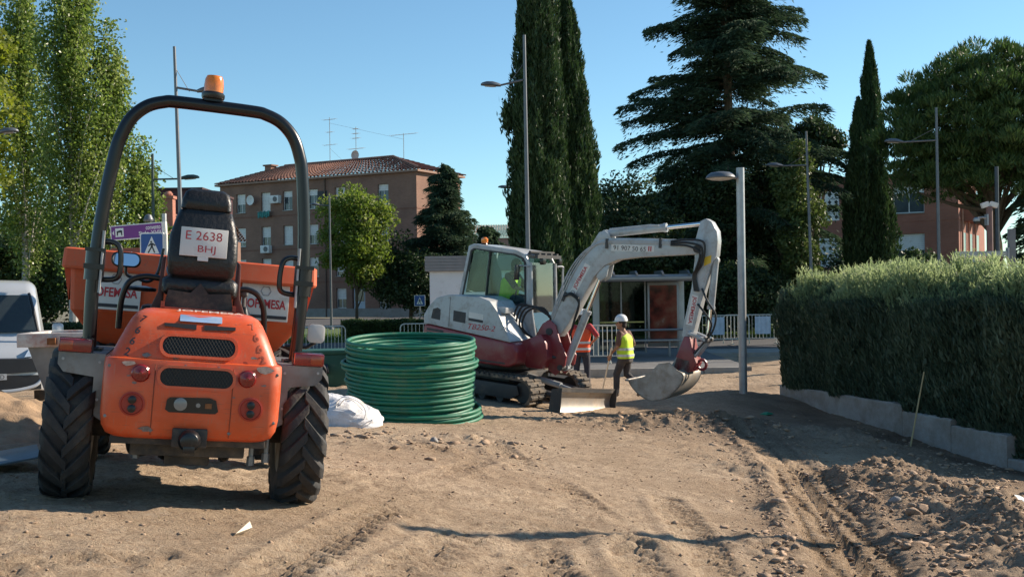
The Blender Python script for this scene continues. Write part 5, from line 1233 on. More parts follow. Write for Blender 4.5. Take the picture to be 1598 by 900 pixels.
# boom
boom_o = [(.94, 1.20), (.90, 1.32), (1.00, 1.52), (1.32, 2.28), (1.60, 2.68), (1.78, 2.82), (1.98, 2.86), (2.6, 2.885), (3.32, 2.90), (3.47, 2.86), (3.50, 2.76), (3.42, 2.68), (2.44, 2.57), (2.10, 2.51), (1.88, 2.40), (1.70, 2.20), (1.30, 1.40), (1.14, 1.16), (1.04, 1.14)]
m = MB(); m.prism(boom_o, BX - .13, BX + .13, 'x'); bo = m.build('boom', xgrey, ex, bevel=.015)
for s in (-1, 1):
    MB().prism([(1.60, 2.70), (1.74, 2.94), (1.84, 2.97), (1.92, 2.92), (1.96, 2.84), (1.78, 2.80)], BX + s * .09, BX + s * .12, 'x').build('boom_lug', xgrey, bo, bevel=.005)
    MB().prism([(1.76, 2.34), (1.74, 2.20), (1.82, 2.14), (1.92, 2.22), (1.95, 2.42)], BX + s * .08, BX + s * .11, 'x').build('boom_lug', xgrey, bo, bevel=.005)
    for off in (.03, .07, .11):
        P = [(BX + s * (.138), 1.02 - off * .4, 1.42 + off * .6), (BX + s * .138, 1.36 - off, 2.24 + off * .2), (BX + s * .138, 1.66 - off * .6, 2.66 - off * .0 + .02), (BX + s * .138, 1.98, 2.80 - off * .5 + .03), (BX + s * .138, 2.7, 2.83 - off * .5 + .03), (BX + s * .138, 3.0, 2.86 - off * .4)]
        MB().tube(curve_pts(P, 5), .012, 6).build('hydraulic_pipe', xgrey, bo)
for y_, z_ in ((1.2, 1.88), (1.90, 2.80), (2.82, 2.86)): MB().box((BX + .145, y_, z_ - .04), (.025, .04, .16), rot=(R(-20 if y_ < 1.5 else 0), 0, 0)).build('pipe_clamp', xdark, bo)
def cyl(name, a, b, q, rb, rr, par, x, lug=.05):
    a, b = Vector((x, a[0], a[1])), Vector((x, b[0], b[1])); mid = a.lerp(b, q)
    m = MB(); m.tube([a, mid], rb, 14).tube([mid - (b - a).normalized() * .05, mid], rb * 1.18, 14); m.tube([a - Vector((lug, 0, 0)), a + Vector((lug, 0, 0))], rb * 1.1, 10)
    o = m.build(name, xgrey, par); MB().tube([mid, b], rr, 12).tube([b - Vector((lug, 0, 0)), b + Vector((lug, 0, 0))], rr * 1.8, 10).build('piston_rod', chrome, o); return o
cyl('arm_cylinder', (1.82, 2.92), (3.50, 3.17), .62, .062, .034, ex, BX)
cyl('boom_cylinder', (1.24, .66), (1.80, 2.28), .60, .065, .036, ex, BX)
MB().tube([(BX + .07, 1.9, 3.0), (BX + .07, 2.6, 3.10), (BX + .07, 2.75, 3.10)], .012, 6).build('hydraulic_pipe', xgrey, ex)
text(bo, '91 907 50 65', .075, black_ink, (BX + .1375, 2.30, 2.705), (R(92), 0, R(90)), width=.56)
db = MB().prism([(1.98, 2.645), (2.72, 2.672), (2.72, 2.772), (1.98, 2.755)], BX + .1305, BX + .134, 'x').build('phone_decal', whitepl, bo)
MB().b2((BX + .134, 2.62, 2.68), (BX + .1355, 2.64, 2.76)).b2((BX + .134, 2.655, 2.68), (BX + .1355, 2.675, 2.76)).build('decal_mark', red_ink, db)
# slanted name decal on the boom foot
c_ = Vector((0, 1.45, 2.13)); a_ = math.atan2(2.45 - 1.85, 1.62 - 1.32)
ca, sa = math.cos(a_), math.sin(a_)
def bp(u, v): return (c_.y + u * ca - v * sa, c_.z + u * sa + v * ca)
MB().prism([bp(-.30, -.055), bp(.30, -.055), bp(.30, .055), bp(-.30, .055)], BX + .1305, BX + .134, 'x').build('name_decal', whitepl, bo)
text(bo, 'JOFEMESA', .085, red_ink, (BX + .1375, bp(.05, 0)[0], bp(.05, 0)[1]), (R(90) , 0, R(90)), width=.42, bold=.02).rotation_euler = (Matrix.Rotation(R(90), 4, 'Z') @ Matrix.Rotation(R(90), 4, 'X') @ Matrix.Rotation(a_, 4, 'Z')).to_euler()
MB().tube([(BX + .137, bp(-.235 + .035 * math.cos(k * PI / 3), .035 * math.sin(k * PI / 3))[0], bp(-.235 + .035 * math.cos(k * PI / 3), .035 * math.sin(k * PI / 3))[1]) for k in range(6)], .006, 4, closed=True).build('emblem', M('grey_ink'), bo)
# arm
arm_o = [(3.44, 3.20), (3.53, 3.245), (3.62, 3.20), (3.72, 3.06), (3.745, 2.9), (3.74, 2.68), (3.66, 2.52), (3.575, 2.10), (3.46, 1.45), (3.43, 1.34), (3.33, 1.30), (3.27, 1.38), (3.28, 1.55), (3.37, 2.15), (3.39, 2.62), (3.36, 2.82)]
m = MB(); m.prism(arm_o, BX - .10, BX + .10, 'x'); ar = m.build('arm', xgrey, ex, bevel=.015)
MB().tube([(BX - .14, 3.43, 2.76), (BX + .15, 3.43, 2.76)], .06, 14).build('pivot_pin', xdark, ar)
MB().prism([(3.55, 2.50), (3.66, 2.56), (3.66, 2.68), (3.55, 2.64)], BX + .1, BX + .104, 'x').build('warning_sticker', M('yellow_sticker', (.7, .45, .03), .5), ar)
c_ = Vector((0, 3.41, 1.80)); a_ = math.atan2(-.7, -.10); ca, sa = math.cos(a_), math.sin(a_)
MB().prism([bp(-.24, -.055), bp(.24, -.055), bp(.24, .055), bp(-.24, .055)], BX + .1005, BX + .104, 'x').build('name_decal', whitepl, ar)
text(ar, 'JOFEMESA', .08, red_ink, (BX + .107, c_.y, c_.z), (0, 0, 0), width=.44, bold=.02).rotation_euler = (Matrix.Rotation(R(90), 4, 'Z') @ Matrix.Rotation(R(90), 4, 'X') @ Matrix.Rotation(a_, 4, 'Z')).to_euler()
cyl('bucket_cylinder', (3.70, 2.60), (3.67, 1.36), .62, .055, .03, ex, BX)
for s in (-1, 1):
    MB().tube([(BX + s * .13, 3.38, 1.44), (BX + s * .13, 3.67, 1.35)], .035, 6).build('bucket_link', xgrey, ex)
    MB().tube([(BX + s * .09, 3.67, 1.35), (BX + s * .09, 3.47, 1.05)], .04, 6).build('bucket_link', xgrey, ex)
MB().tube([(BX - .15, 3.67, 1.35), (BX + .16, 3.67, 1.35)], .045, 10).build('pivot_pin', xdark, ex)
cp_ = MB().prism([(3.22, 1.08), (3.32, 1.38), (3.42, 1.38), (3.50, 1.10), (3.56, .98), (3.50, .84), (3.30, .78), (3.16, .84)], BX - .15, BX + .15, 'x').build('quick_coupler', xred, ex, bevel=.02)
MB().tube([(BX, 3.60 + .07 * math.cos(k * PI / 5), .95 + .08 * math.sin(k * PI / 5)) for k in range(10)], .024, 7, closed=True).build('lifting_eye', xred, cp_)
# bucket: curved shell, two side plates, lip
shell = [(2.52, .62), (2.62, .49), (2.77, .38), (2.95, .33), (3.14, .38), (3.30, .50), (3.42, .66), (3.44, .80), (3.34, .86)]
shell = [(p.x, p.y) for p in [Vector((a, b, 0)) for a, b in shell]]
Pm = curve_pts([(a, b, 0) for a, b in shell], 4); inn = []
for i, p in enumerate(Pm):
    t = (Pm[min(i + 1, len(Pm) - 1)] - Pm[max(i - 1, 0)]).normalized(); inn.append((p.x - t.y * .022, p.y + t.x * .022))
b0, b1 = BX - .46, BX + .40
m = MB(); m.prism([(p.x, p.y) for p in Pm] + inn[::-1], b0, b1, 'x'); bu = m.build('bucket', xsteel, ex)
side = [(p.x, p.y) for p in Pm] + [(3.20, .97), (3.02, .93), (2.90, .78), (2.76, .68), (2.64, .64)]
for x in (b0, b1 - .02): MB().prism(side, x, x + .02, 'x').build('bucket_side', xsteel, bu)
MB().b2((b0 - .01, 2.48, .60), (b1 + .01, 2.56, .625)).build('bucket_lip', rawsteel, bu)
for x in (BX - .14, BX + .12): MB().prism([(3.10, .80), (3.22, 1.04), (3.44, 1.0), (3.46, .84), (3.35, .84)], x, x + .03, 'x').build('bucket_ear', xsteel, bu)
# hoses
def hoses(parts):
    for P in parts: MB().tube(curve_pts(P, 6), .017, 7).build('hydraulic_hose', hose_m, ex)
hoses([[(BX + .10 + k * .02, .98, 1.40 + k * .03), (BX + .2 + k * .02, .86 - k * .05, 1.62), (BX + .26, .60 - k * .06, 1.55 + k * .03), (BX + .25, .50 - k * .05, 1.30), (BX + .15, .62, 1.12), (BX + .05, .8, 1.05)] for k in range(4)])
hoses([[(BX + .16, 1.2 + k * .02, 1.85), (BX + .2, 1.35, 1.88 + k * .03), (BX + .2, 1.5, 1.75 + k * .04), (BX + .16, 1.42, 1.45 + k * .03), (BX + .12, 1.34, 1.2)] for k in range(2)])
hoses([[(BX + .15, 3.0, 2.86 - k * .03), (BX + .2, 3.3, 2.90 - k * .05), (BX + .2, 3.56 - k * .03, 2.86 - k * .08), (BX + .18, 3.55 - k * .05, 2.55 - k * .05), (BX + .14, 3.44 - k * .02, 2.35), (BX + .13, 3.50 - k * .03, 2.1)] for k in range(3)])
hoses([[(BX + .12, 3.55, 2.15), (BX + .18, 3.68, 1.95), (BX + .18, 3.82, 1.75), (BX + .16, 3.78, 1.5), (BX + .12, 3.62, 1.28), (BX + .12, 3.50, 1.12)], [(BX + .12, 3.5, 1.9), (BX + .18, 3.62, 1.8), (BX + .18, 3.76, 1.62), (BX + .14, 3.7, 1.42)]])
# ------------------------------------------------------------------ green pipe coil
pipe_g = M('green_pipe', (.007, .14, .078), .52, var=.15, scale=3, dirt=(.09, .15, .09), dscale=7, damt=.4)
rngc = random.Random(12)
pc = at(640, 600, 15.6); cz = gzb(pc.x, pc.y) - .03
coil = thing('pipe_coil', 'big coil of green plastic conduit pipe standing on the soil', 'pipe coil', (pc.x, pc.y, cz), (R(3.5), R(1.5), 0))
def winding(Rr, z, dx=0, dy=0, tx=0, ty=0, ell=1.0, wob=.004, ph=0, r=.0305, dz=None):
    P = []
    for k in range(72):
        a = 2 * PI * k / 72; x = Rr * ell * math.cos(a) + dx; y = Rr * math.sin(a) + dy
        zz = z + tx * math.cos(a) + ty * math.sin(a) + wob * math.sin(3 * a + ph)
        if dz: zz += dz * (k / 72)
        P.append((x * (1 + .004 * math.sin(2 * a + ph)), y, zz))
    return P
def add_w(P, closed=True): MB().tube(P, .0275, 9, closed=closed).build('pipe_winding', pipe_g, coil, smooth=60)
z = .24
for i in range(13):
    add_w(winding(.90 + rngc.uniform(-.014, .014) - (.012 if i in (3, 8) else 0), z, rngc.uniform(-.012, .012), rngc.uniform(-.012, .012), rngc.uniform(-.012, .012), rngc.uniform(-.012, .012), ph=rngc.uniform(0, 6))); z += .0545
for i in range(14):
    add_w(winding(.835 + rngc.uniform(-.012, .012), .20 + i * .06, tx=rngc.uniform(-.01, .01), ph=rngc.uniform(0, 6)))
for i in range(3): add_w(winding(.93 + rngc.uniform(-.01, .02), .05 + i * .06, .075 - i * .01, -.03, .0, .0, 1.0, ph=rngc.uniform(0, 6)))
for i in range(3): add_w(winding(.905, .05 + i * .06, -.02, .02, ph=i))
add_w(winding(.945, z - .19, -.01, -.0, .012, -.012, ph=1)); add_w(winding(.955, z - .13, -.012, 0, .014, -.01, ph=2))
for i in range(4): add_w(winding(.89 + rngc.uniform(-.015, .02), z + .002 + i * .035 * 0 + i * .055, rngc.uniform(-.012, .012), rngc.uniform(-.01, .01), rngc.uniform(-.02, .02), rngc.uniform(-.015, .015), ph=i * 2.2))
for i in range(4): add_w(winding(.80 - i * .062, z + .05 - i * .012, .03 * (-1) ** i, .02, .025 * (-1) ** i, .02, ph=i * 1.7))
add_w(curve_pts([(-.84, -.2, z + .10), (-.5, -.55, z + .15), (.1, -.62, z + .13), (.6, -.35, z + .16), (.75, .2, z + .1)], 8), False)

# white bulk bag
bagm = M('woven_bag', (.62, .62, .64), .75, var=.12, scale=5, bump=.35, bscale=90, dirt=(.42, .37, .3), dscale=4, damt=.35)
bp_ = at(522, 655, 13.8); bg = thing('bulk_bag', 'crumpled white woven bulk bag slumped beside the green pipe coil', 'bag', (bp_.x, bp_.y, gzb(bp_.x, bp_.y) - .02), R(-6))
n = 70; U, V = np.meshgrid(np.linspace(0, 2 * PI, n, endpoint=False), np.linspace(0, 1, 46))
prof = np.interp(V, [0, .05, .2, .45, .62, .8, 1], [.93, 1.0, .98, .88, .74, .45, .0]); hz = np.interp(V, [0, .05, .2, .45, .62, .8, 1], [0, .03, .15, .24, .31, .37, .38])
ex_ = np.sign(np.cos(U)) * np.abs(np.cos(U)) ** .7; ey_ = np.sign(np.sin(U)) * np.abs(np.sin(U)) ** .7
x = .62 * prof * ex_; y = .45 * prof * ey_
fold = fbm(x * 1.0, y + hz * 1.5, 4.2, 4, 5, .6); rid = .5 - np.abs(fbm(x, y * 1.2 + hz, 5.5, 3, 8, .55)) * 2.2
x = x * (1 + .22 * fold * (V > .04)); y = y * (1 + .2 * fold); hz = hz * (1.0 - .38 * ss(-.1, .6, x) + .10 * ss(0, .5, -x)) + (.085 * rid * ss(.1, .4, V)) + .05 * fold * ss(.05, .3, V)
i = (np.arange(45)[:, None] * n + np.arange(n)[None]); j = np.arange(45)[:, None] * n + (np.arange(n)[None] + 1) % n
me = np_mesh('bag_body', np.stack([x, y, hz], -1).reshape(-1, 3), np.stack([i, j, j + n, i + n], -1).reshape(-1, 4)); me.polygons.foreach_set('use_smooth', np.ones(len(me.polygons), bool))
link('bag_body', me, bagm, bg)
def strap(P, w=.03):
    C_ = curve_pts(P, 8); m = MB(); rings = []
    for k, p in enumerate(C_):
        t = (C_[min(k + 1, len(C_) - 1)] - C_[max(k - 1, 0)]).normalized(); s = Vector((.25, 1, .2)); s = (s - t * s.dot(t)).normalized() * w; u = t.cross(s).normalized() * .004
        rings.append([p - s - u, p + s - u, p + s + u, p - s + u])
    m.loft(rings); m.build('lifting_strap', bagm, bg)
strap([(.12, -.33, .26), (.16, -.38, .38), (.27, -.38, .42), (.42, -.36, .36), (.50, -.34, .25), (.47, -.32, .14)])
strap([(.15, -.30, .28), (.22, -.32, .38), (.34, -.33, .37), (.45, -.30, .25)], .024)
strap([(.50, -.30, .10), (.58, -.36, .13), (.52, -.42, .07), (.38, -.44, .02)], .022)

# green tool box behind
p = at(503, 600, 20.0); gbx = thing('green_container', 'dark green metal box behind the white bulk bag', 'box', (p.x, 20.0, gzb(p.x, 20) - .02), R(4))
gm = M('dark_green_paint', (.012, .07, .038), .5, var=.2, scale=3, dirt=(.1, .1, .07), damt=.3)
MB().b2((-.48, 0, 0), (.48, .7, .62)).build('box_body', gm, gbx, bevel=.015)
MB().b2((-.5, -.03, .625), (.5, .73, .70)).build('lid', gm, gbx, bevel=.015)
MB().tube([(-.3, -.06, .32), (.05, -.06, .36)], .075, 14).tube([(.05, -.06, .36), (.12, -.06, .37)], .09, 14).build('drum_handle', M('navy_rubber', (.02, .022, .035), .6), gbx)

# grey steel hopper left of the dumper
tubm = M('hopper_steel', (.20, .22, .235), .6, .35, var=.3, scale=3, dirt=(.3, .29, .27), dscale=5, damt=.35)
p0 = at(32, 517, 9.6); zg = gzb(-4.2, 9.7); tb = thing('steel_hopper', 'grey steel hopper with worn white and red rim beside the dumper', 'hopper', (p0.x, 9.6, zg - .02), R(8))
hgt = p0.z - zg; Wt = 1.0
def tring(z, a, b, c, d): return [(a, c, z), (b, c, z), (b, d, z), (a, d, z)]
m = MB(); m.loft([tring(0.0, .30, .80, .12, .55), tring(hgt - .12, .06, 1.0, .0, .75), tring(hgt - .12, .075, .985, .015, .735), tring(.03, .32, .78, .14, .53)]); m.build('hopper_body', tubm, tb, smooth=0)
rim = M('rim_paint', (.55, .53, .50), .6, var=.15, scale=4, dirt=(.36, .10, .06), dscale=3.2, damt=.5)
m = MB(); m.ring([(-.02, -.05), (1.06, -.05), (1.06, .81), (-.02, .81)], [(.06, .0), (1.0, .0), (1.0, .75), (.06, .75)], hgt - .12, hgt, 'z'); m.build('hopper_rim', rim, tb, bevel=.006)
MB().box((.28, -.07, hgt - .07), (.07, .05, .06)).build('rim_bracket', M('rust'), tb)
text(tb, 'J.', .13, white_ink, (.50, -.012 + .04, hgt - .42), (R(78), 0, 0), 'painted_letter')
for x in (.33, .77): MB().b2((x - .03, .15, -.1), (x + .03, .5, .02)).build('foot', tubm, tb)

# ------------------------------------------------------------------ van
vanp = M('van_silver', (.42, .44, .46), .3, .15, var=.03, coat=.6)
vdark = M('van_black_plastic', (.02, .021, .023), .5, var=.2)
vc = at(-14, 560, 20.0); va = thing('parked_van', 'pale silver van with black bumper parked beyond the sand heap', 'van', (vc.x, 20.0, gzb(vc.x, 20.0) - .01), R(24))
def vring(y, zb, zt, wl, wt, r):
    """section across the van at y: rounded top corners, sides leaning in above the waist"""
    P = [(-wl + .05, y, zb), (-wl, y, zb + .06)]
    zm = min(1.15, zt - r - .02); wm = wl
    P.append((-wm, y, zm))
    for k in range(6): a = R(180 - 90 * k / 5); P.append((-wt + r + r * math.cos(a), y, zt - r + r * math.sin(a)))
    P.append((0, y, zt + .02))
    for k in range(6): a = R(90 - 90 * k / 5); P.append((wt - r + r * math.cos(a), y, zt - r + r * math.sin(a)))
    P += [(wm, y, zm), (wl, y, zb + .06), (wl - .05, y, zb)]
    return P
prof = [(0, .32, .74, .78, .70, .10), (.05, .28, .86, .86, .80, .12), (.18, .26, .98, .93, .88, .14), (.45, .25, 1.10, .95, .90, .16), (.80, .25, 1.24, .95, .90, .16), (.98, .25, 1.38, .95, .88, .16), (1.42, .25, 2.10, .95, .80, .2), (1.58, .25, 2.24, .95, .79, .22), (2.0, .25, 2.34, .95, .80, .22), (4.6, .25, 2.34, .95, .80, .22), (4.75, .3, 2.25, .93, .78, .2)]
m = MB(); m.loft([vring(*p) for p in prof]); vb = m.build('body', vanp, va, smooth=40)
def surf(x, z):
    """front surface depth at height z"""
    zs = [p[2] for p in prof[:8]]; ys = [p[0] for p in prof[:8]]; return float(np.interp(z, zs, ys))
ws = [(-.78, 1.33), (.78, 1.33), (.70, 1.72), (.63, 2.04), (-.63, 2.04), (-.70, 1.72)]
m = MB(); m.add([(a, surf(a, b) - .03 - .02 * (1 - abs(a)), b + .01) for a, b in ws] + [(0, surf(0, 1.33) - .06, 1.34), (0, surf(0, 2.04) - .035, 2.06)], [(0, 6, 7, 4, 5), (6, 1, 2, 3, 7)]); m.build('windscreen', M('windscreen_dark', (.03, .04, .045), .06, var=.3, scale=1.2), va, smooth=60)
for s in (-1, 1):
    m = MB(); m.tube([(s * .80, .93, 1.34), (s * .73, 1.22, 1.74), (s * .655, 1.42, 2.06), (s * .64, 1.6, 2.15)], .035, 8); m.build('front_pillar', vdark, va)
    hl = MB(); hl.add([(s * a, y, z) for a, y, z in ((.56, .02, .90), (.86, .14, .92), (.90, .26, 1.04), (.80, .22, 1.10), (.64, .10, 1.04))], [(0, 1, 2, 3, 4)]); hl.add([(s * a, y + .15, z) for a, y, z in ((.56, .02, .90), (.86, .14, .92), (.90, .26, 1.04), (.80, .22, 1.10), (.64, .10, 1.04))], [(0, 1, 2, 3, 4)])
    b0_ = 0; hl.f += [(k, (k + 1) % 5, 5 + (k + 1) % 5, 5 + k) for k in range(5)]
    ho_ = hl.build('headlight', M('headlamp_glass', (.45, .52, .6), .08, .3, var=.3, scale=12, coat=.8), va, smooth=20)
    MB().ball((s * .76, .12, .97), .05, 12, 8).build('headlamp_reflector', chrome, ho_)
    fg = MB().ring([(s * .62, .38), (s * .86, .42), (s * .88, .56), (s * .70, .56)], [(s * .66, .415), (s * .83, .445), (s * .845, .53), (s * .72, .53)], .0, .12, 'y').build('fog_light_surround', vanp, va)
    MB().prism([(s * .66, .415), (s * .83, .445), (s * .845, .53), (s * .72, .53)], .05, .12, 'y').build('fog_light', vdark, fg)
    mo = MB().loft([[(p[0] + s * 1.16, y, p[1] + 1.36) for p in rrect(0, 0, w, h, .05)] for (y, w, h) in ((.80, .14, .18), (.83, .20, .26), (.93, .20, .27), (.98, .16, .22))]).build('wing_mirror', vanp, va, smooth=40)
    MB().tube([(s * .90, .95, 1.26), (s * 1.08, .9, 1.27)], .03, 8).build('mirror_arm', vdark, mo)
    for y in (.85, 3.9):
        w_ = MB(); w_.lathe([(.19, -.1), (.30, -.1), (.325, -.06), (.325, .06), (.30, .1), (.19, .1)], 28, 'x', (s * .82, y, .325)).lathe([(.02, .08), (.19, .07), (.2, -.08)], 20, 'x', (s * .82, y, .325)); w_.build('wheel', rubber, va)
m = MB(); m.loft([[(-.80, -.03, .62), (-.80, .1, .62), (-.80, .1, .88), (-.80, -.02, .86)], [(0, -.07, .60), (0, .1, .60), (0, .1, .90), (0, -.06, .88)], [(.80, -.03, .62), (.80, .1, .62), (.80, .1, .88), (.80, -.02, .86)]]); m.build('grille', vdark, va)
m = MB(); m.loft([[(-.84, -.0, .30), (-.84, .1, .30), (-.84, .1, .56), (-.84, 0, .56)], [(0, -.08, .27), (0, .1, .27), (0, .1, .58), (0, -.08, .58)], [(.84, .0, .30), (.84, .1, .30), (.84, .1, .56), (.84, .0, .56)]]); m.build('bumper', vdark, va)
m = MB(); m.tube(curve_pts([(-.86, .02, .48), (-.72, -.04, .36), (-.4, -.10, .295), (0, -.11, .285), (.4, -.10, .295), (.72, -.04, .36), (.86, .02, .48)], 5), .035, 8); m.build('skid_trim', vanp, va)
np_ = MB().b2((-.26, -.10, .50), (.26, -.085, .61)).build('number_plate', whitepl, va); text(np_, 'ED', .075, black_ink, (.16, -.102, .555), (R(90), 0, 0), width=.12)
MB().tube([(-.6, 1.02, 1.40), (-.1, .90, 1.45)], .012, 5).tube([(.6, 1.02, 1.40), (.1, .92, 1.42)], .012, 5).build('wiper', vdark, va)

# ------------------------------------------------------------------ street lamps
lampgrey = M('lamp_paint', (.13, .14, .155), .45, .4, var=.12, dirt=(.2, .19, .18), damt=.2)
lens_m = M('lamp_lens', (.5, .5, .48), .3, var=.1)
def street_lamp(label, base_px, d, top_px, top_y, pm, arm=None, r0=.075, r1=.04, headL=.55, zb=None, group=None):
    T = at(top_px, top_y, d); B = at(base_px, 560, d); zb = (-.12 if zb is None else zb)
    t = thing('street_lamp', label, 'street lamp', (B.x, d, zb), group=group)
    tx = T.x - B.x; h = T.z - zb
    m = MB(); m.tube([(0, 0, -.1), (tx * .5, 0, h * .5), (tx, 0, h)], [r0, (r0 + r1) / 2, r1], 12); m.lathe([(r0 * 2, -.05), (r0 * 2, .02), (r0 * 1.25, .25)], 12); m.build('pole', pm, t)
    if arm:
        (ax, ay, hx, hy) = arm; P0 = at(ax, ay, d); P1 = at(hx, hy, d); o = Vector((B.x, d, zb)); P0 -= o; P1 -= o; s = 1 if P1.x > P0.x else -1
        am = MB().tube([P0, P1], .028, 8); am.tube([P0 + Vector((0, 0, .42)), P1 - Vector((s * .25, 0, 0))], .008, 5); am.build('arm', pm, t)
        hd = MB(); rings = []
        for k, (q, w, hh) in enumerate(((0, .05, .05), (.15, .10, .08), (.4, .16, .11), (.7, .15, .10), (.92, .09, .06), (1, .03, .02))):
            cx = P1.x + s * (q * headL - .06); rings.append([(cx, w * math.cos(a), P1.z + (hh * math.sin(a) if math.sin(a) > 0 else .03 * math.sin(a)) + q * .04) for a in [2 * PI * j / 12 for j in range(12)]])
        ho_ = hd.loft(rings).build('lamp_head', pm, t, smooth=50)
        MB().loft([[(P1.x + s * (q * headL - .06), w * math.cos(a), P1.z - .035 + q * .04 + .012 * math.sin(a)) for a in [2 * PI * j / 10 for j in range(10)]] for q, w in ((.25, .08), (.5, .12), (.8, .09))]).build('lens', lens_m, ho_)
    return t
lg2 = M('lamp_paint_green', (.05, .075, .07), .5, .3, var=.15)
street_lamp('tall grey lamp post with single arm before the twin cypresses', 827, 30, 818, 55, lampgrey, (816, 125, 778, 134))
street_lamp('distant slim lamp post beside the twin cypresses', 816, 52, 811, 270, lampgrey, (811, 297, 795, 293), .07, .035, .6)
street_lamp('leaning dark lamp post behind the dumper roll bar', 291, 26, 272, 73, lampgrey, (276, 137, 312, 143), .07, .035)
street_lamp('dark green lamp post beside the poplars', 241, 34, 238, 240, lg2, (240, 280, 284, 279), .06, .04, .6)
street_lamp('dark lamp post with long arm before the umbrella pine', 1468, 36, 1461, 168, lampgrey, (1462, 219, 1406, 222), .07, .04, .6)
street_lamp('dark lamp post with short arm before the ivy-clad tree', 1270, 40, 1258, 205, lampgrey, (1259, 258, 1219, 259), .07, .04, .6)
street_lamp('lamp hanging over the van from a post at the street edge', -90, 28, -95, 150, lampgrey, (-92, 207, 2, 207), .07, .04, .5)
street_lamp('slim street pole before the four-storey brick block', 518, 58, 514, 305, lampgrey, (514, 321, 497, 320), .07, .04, .5)
# near thick post with a domed head
B = at(1160, 612, 20.0); T = at(1155, 262, 20.0); t = thing('street_lamp', 'thick grey steel lamp post with domed head standing beside the hedge', 'street lamp', (B.x, 20, gzb(B.x, 20) - .05))
h = T.z - t.location.z; tx = T.x - B.x
MB().tube([(0, 0, -.1), (tx, 0, h)], .075, 16).build('pole', galv, t); MB().tube([(tx - .05, 0, h - .18), (tx - .16, 0, h - .17)], .03, 8).build('arm', galv, t)
hd = MB(); hd.lathe([(.27, h - .19), (.275, h - .175), (.25, h - .13), (.18, h - .085), (.06, h - .065)], 24, 'z', (tx - .36, 0, 0)); ho_ = hd.build('lamp_head', lampgrey, t)
MB().lathe([(.05, h - .23), (.18, h - .215), (.25, h - .192)], 20, 'z', (tx - .36, 0, 0)).build('lens', lens_m, ho_)
t = street_lamp('plain armless lamp post past the near end of the clipped hedge', 1640, 30, 1640, 170, lampgrey, None, .12, .09); t.location = (9.3, 10.2, -.45)

# ------------------------------------------------------------------ posts and camera mast at right
mast = at(1545, 405, 30); t = thing('camera_mast', 'brown mast with a domed security camera on a bracket above the hedge', 'mast', (mast.x, 30, -.1)); h = at(1545, 322, 30).z + .1
MB().tube([(0, 0, 0), (0, 0, h)], .085, 12).build('pole', M('mast_brown', (.17, .09, .08), .6, var=.2), t)
c_ = at(1524, 345, 30) - t.location
MB().tube([(0, 0, c_.z + .05), (c_.x * .5, 0, c_.z + .10), (c_.x + .02, 0, c_.z + .08)], [.05, .03, .025], 8).b2((-.10, -.09, c_.z - .12), (-.06, .09, c_.z + .18)).build('bracket', galv, t)
cm_ = MB().lathe([(.05, .10), (.09, .06), (.09, 0)], 16, 'z', (c_.x, 0, c_.z)).build('camera_housing', galv, t); MB().ball((c_.x, 0, c_.z - .01), .085, 14, 8, (1, 1, .9)).build('camera_dome', vdark, cm_)
fl = MB()
for s in (-1, 1): fl.box((s * .12, 0, h + .04), (.2, .12, .14), rot=(0, s * .3, 0))
fl.build('floodlight', whitepl, t, bevel=.01)
p = at(1557, 405, 34); MBt = MB().tube([(0, 0, 0), (0, 0, at(1555, 255, 34).z)], .06, 10)
t = thing('street_pole', 'plain dark pole between the camera mast and the square post', 'pole', (p.x, 34, -.1)); MBt.build('pole', darkpole, t)
p = at(1579, 405, 26); t = thing('gate_post', 'square grey post with a horizontal rail above the hedge', 'post', (p.x, 26, -.1)); h = at(1579, 357, 26).z + .1
MB().b2((-.07, -.07, 0), (.07, .07, h)).build('post', M('post_grey', (.20, .19, .185), .8), t, bevel=.008)
zr = at(1530, 396, 26).z + .1; MB().b2((-1.35, -.04, zr - .06), (-.075, .04, zr + .06)).b2((-.12, -.06, zr - .12), (-.075, .06, zr + .14)).build('rail', galv, t)
MB().b2((-1.35, -.05, 0), (-1.25, .05, zr - .07)).build('post', M('post_grey'), t)

# ------------------------------------------------------------------ signs
def plate(w, h, th=.03): return MB().prism(rrect(0, 0, w, h, .03, 3), 0, th, 'y')
blue = M('sign_blue', (.012, .07, .27), .4, var=.06); purple = M('sign_purple', (.16, .018, .20), .45, var=.06); brown_s = M('sign_brown', (.22, .05, .03), .5, var=.08)
def walker(par, w, z0, y):
    MB().prism([(-w * .36, z0 - w * .38), (w * .36, z0 - w * .38), (0, z0 + w * .40)], y - .004, y, 'y').build('triangle', white_ink, par, smooth=0)
    m = MB(); m.lathe([(w * .045, y - .007), (w * .045, y - .004)], 10, 'y', (-w * .02, 0, z0 + w * .15)); m.add([], [])
    m.prism([(-w * .05, z0 + w * .1), (w * .05, z0 + w * .09), (w * .06, z0 - w * .08), (-w * .04, z0 - w * .08)], y - .007, y - .0045, 'y')
    for (a, b) in (((0, -.06), (-.17, -.34)), ((.02, -.06), (.14, -.34)), ((-.02, .08), (-.16, -.04)), ((.03, .08), (.17, -.02))):
        dx, dz = b[0] - a[0], b[1] - a[1]; L = math.hypot(dx, dz); nx_, nz_ = -dz / L * .03, dx / L * .03
        m.prism([((a[0] + nx_) * w, z0 + (a[1] + nz_) * w), ((b[0] + nx_) * w, z0 + (b[1] + nz_) * w), ((b[0] - nx_) * w, z0 + (b[1] - nz_) * w), ((a[0] - nx_) * w, z0 + (a[1] - nz_) * w)], y - .007, y - .0045, 'y')
    m.build('walking_figure', black_ink, par, smooth=0)
c_ = at(213, 361, 22); t = thing('direction_sign', 'purple direction sign reading convento Siglo XVII on a post behind the dumper', 'sign', (c_.x, 22, -.1), R(-10)); zc = c_.z + .1
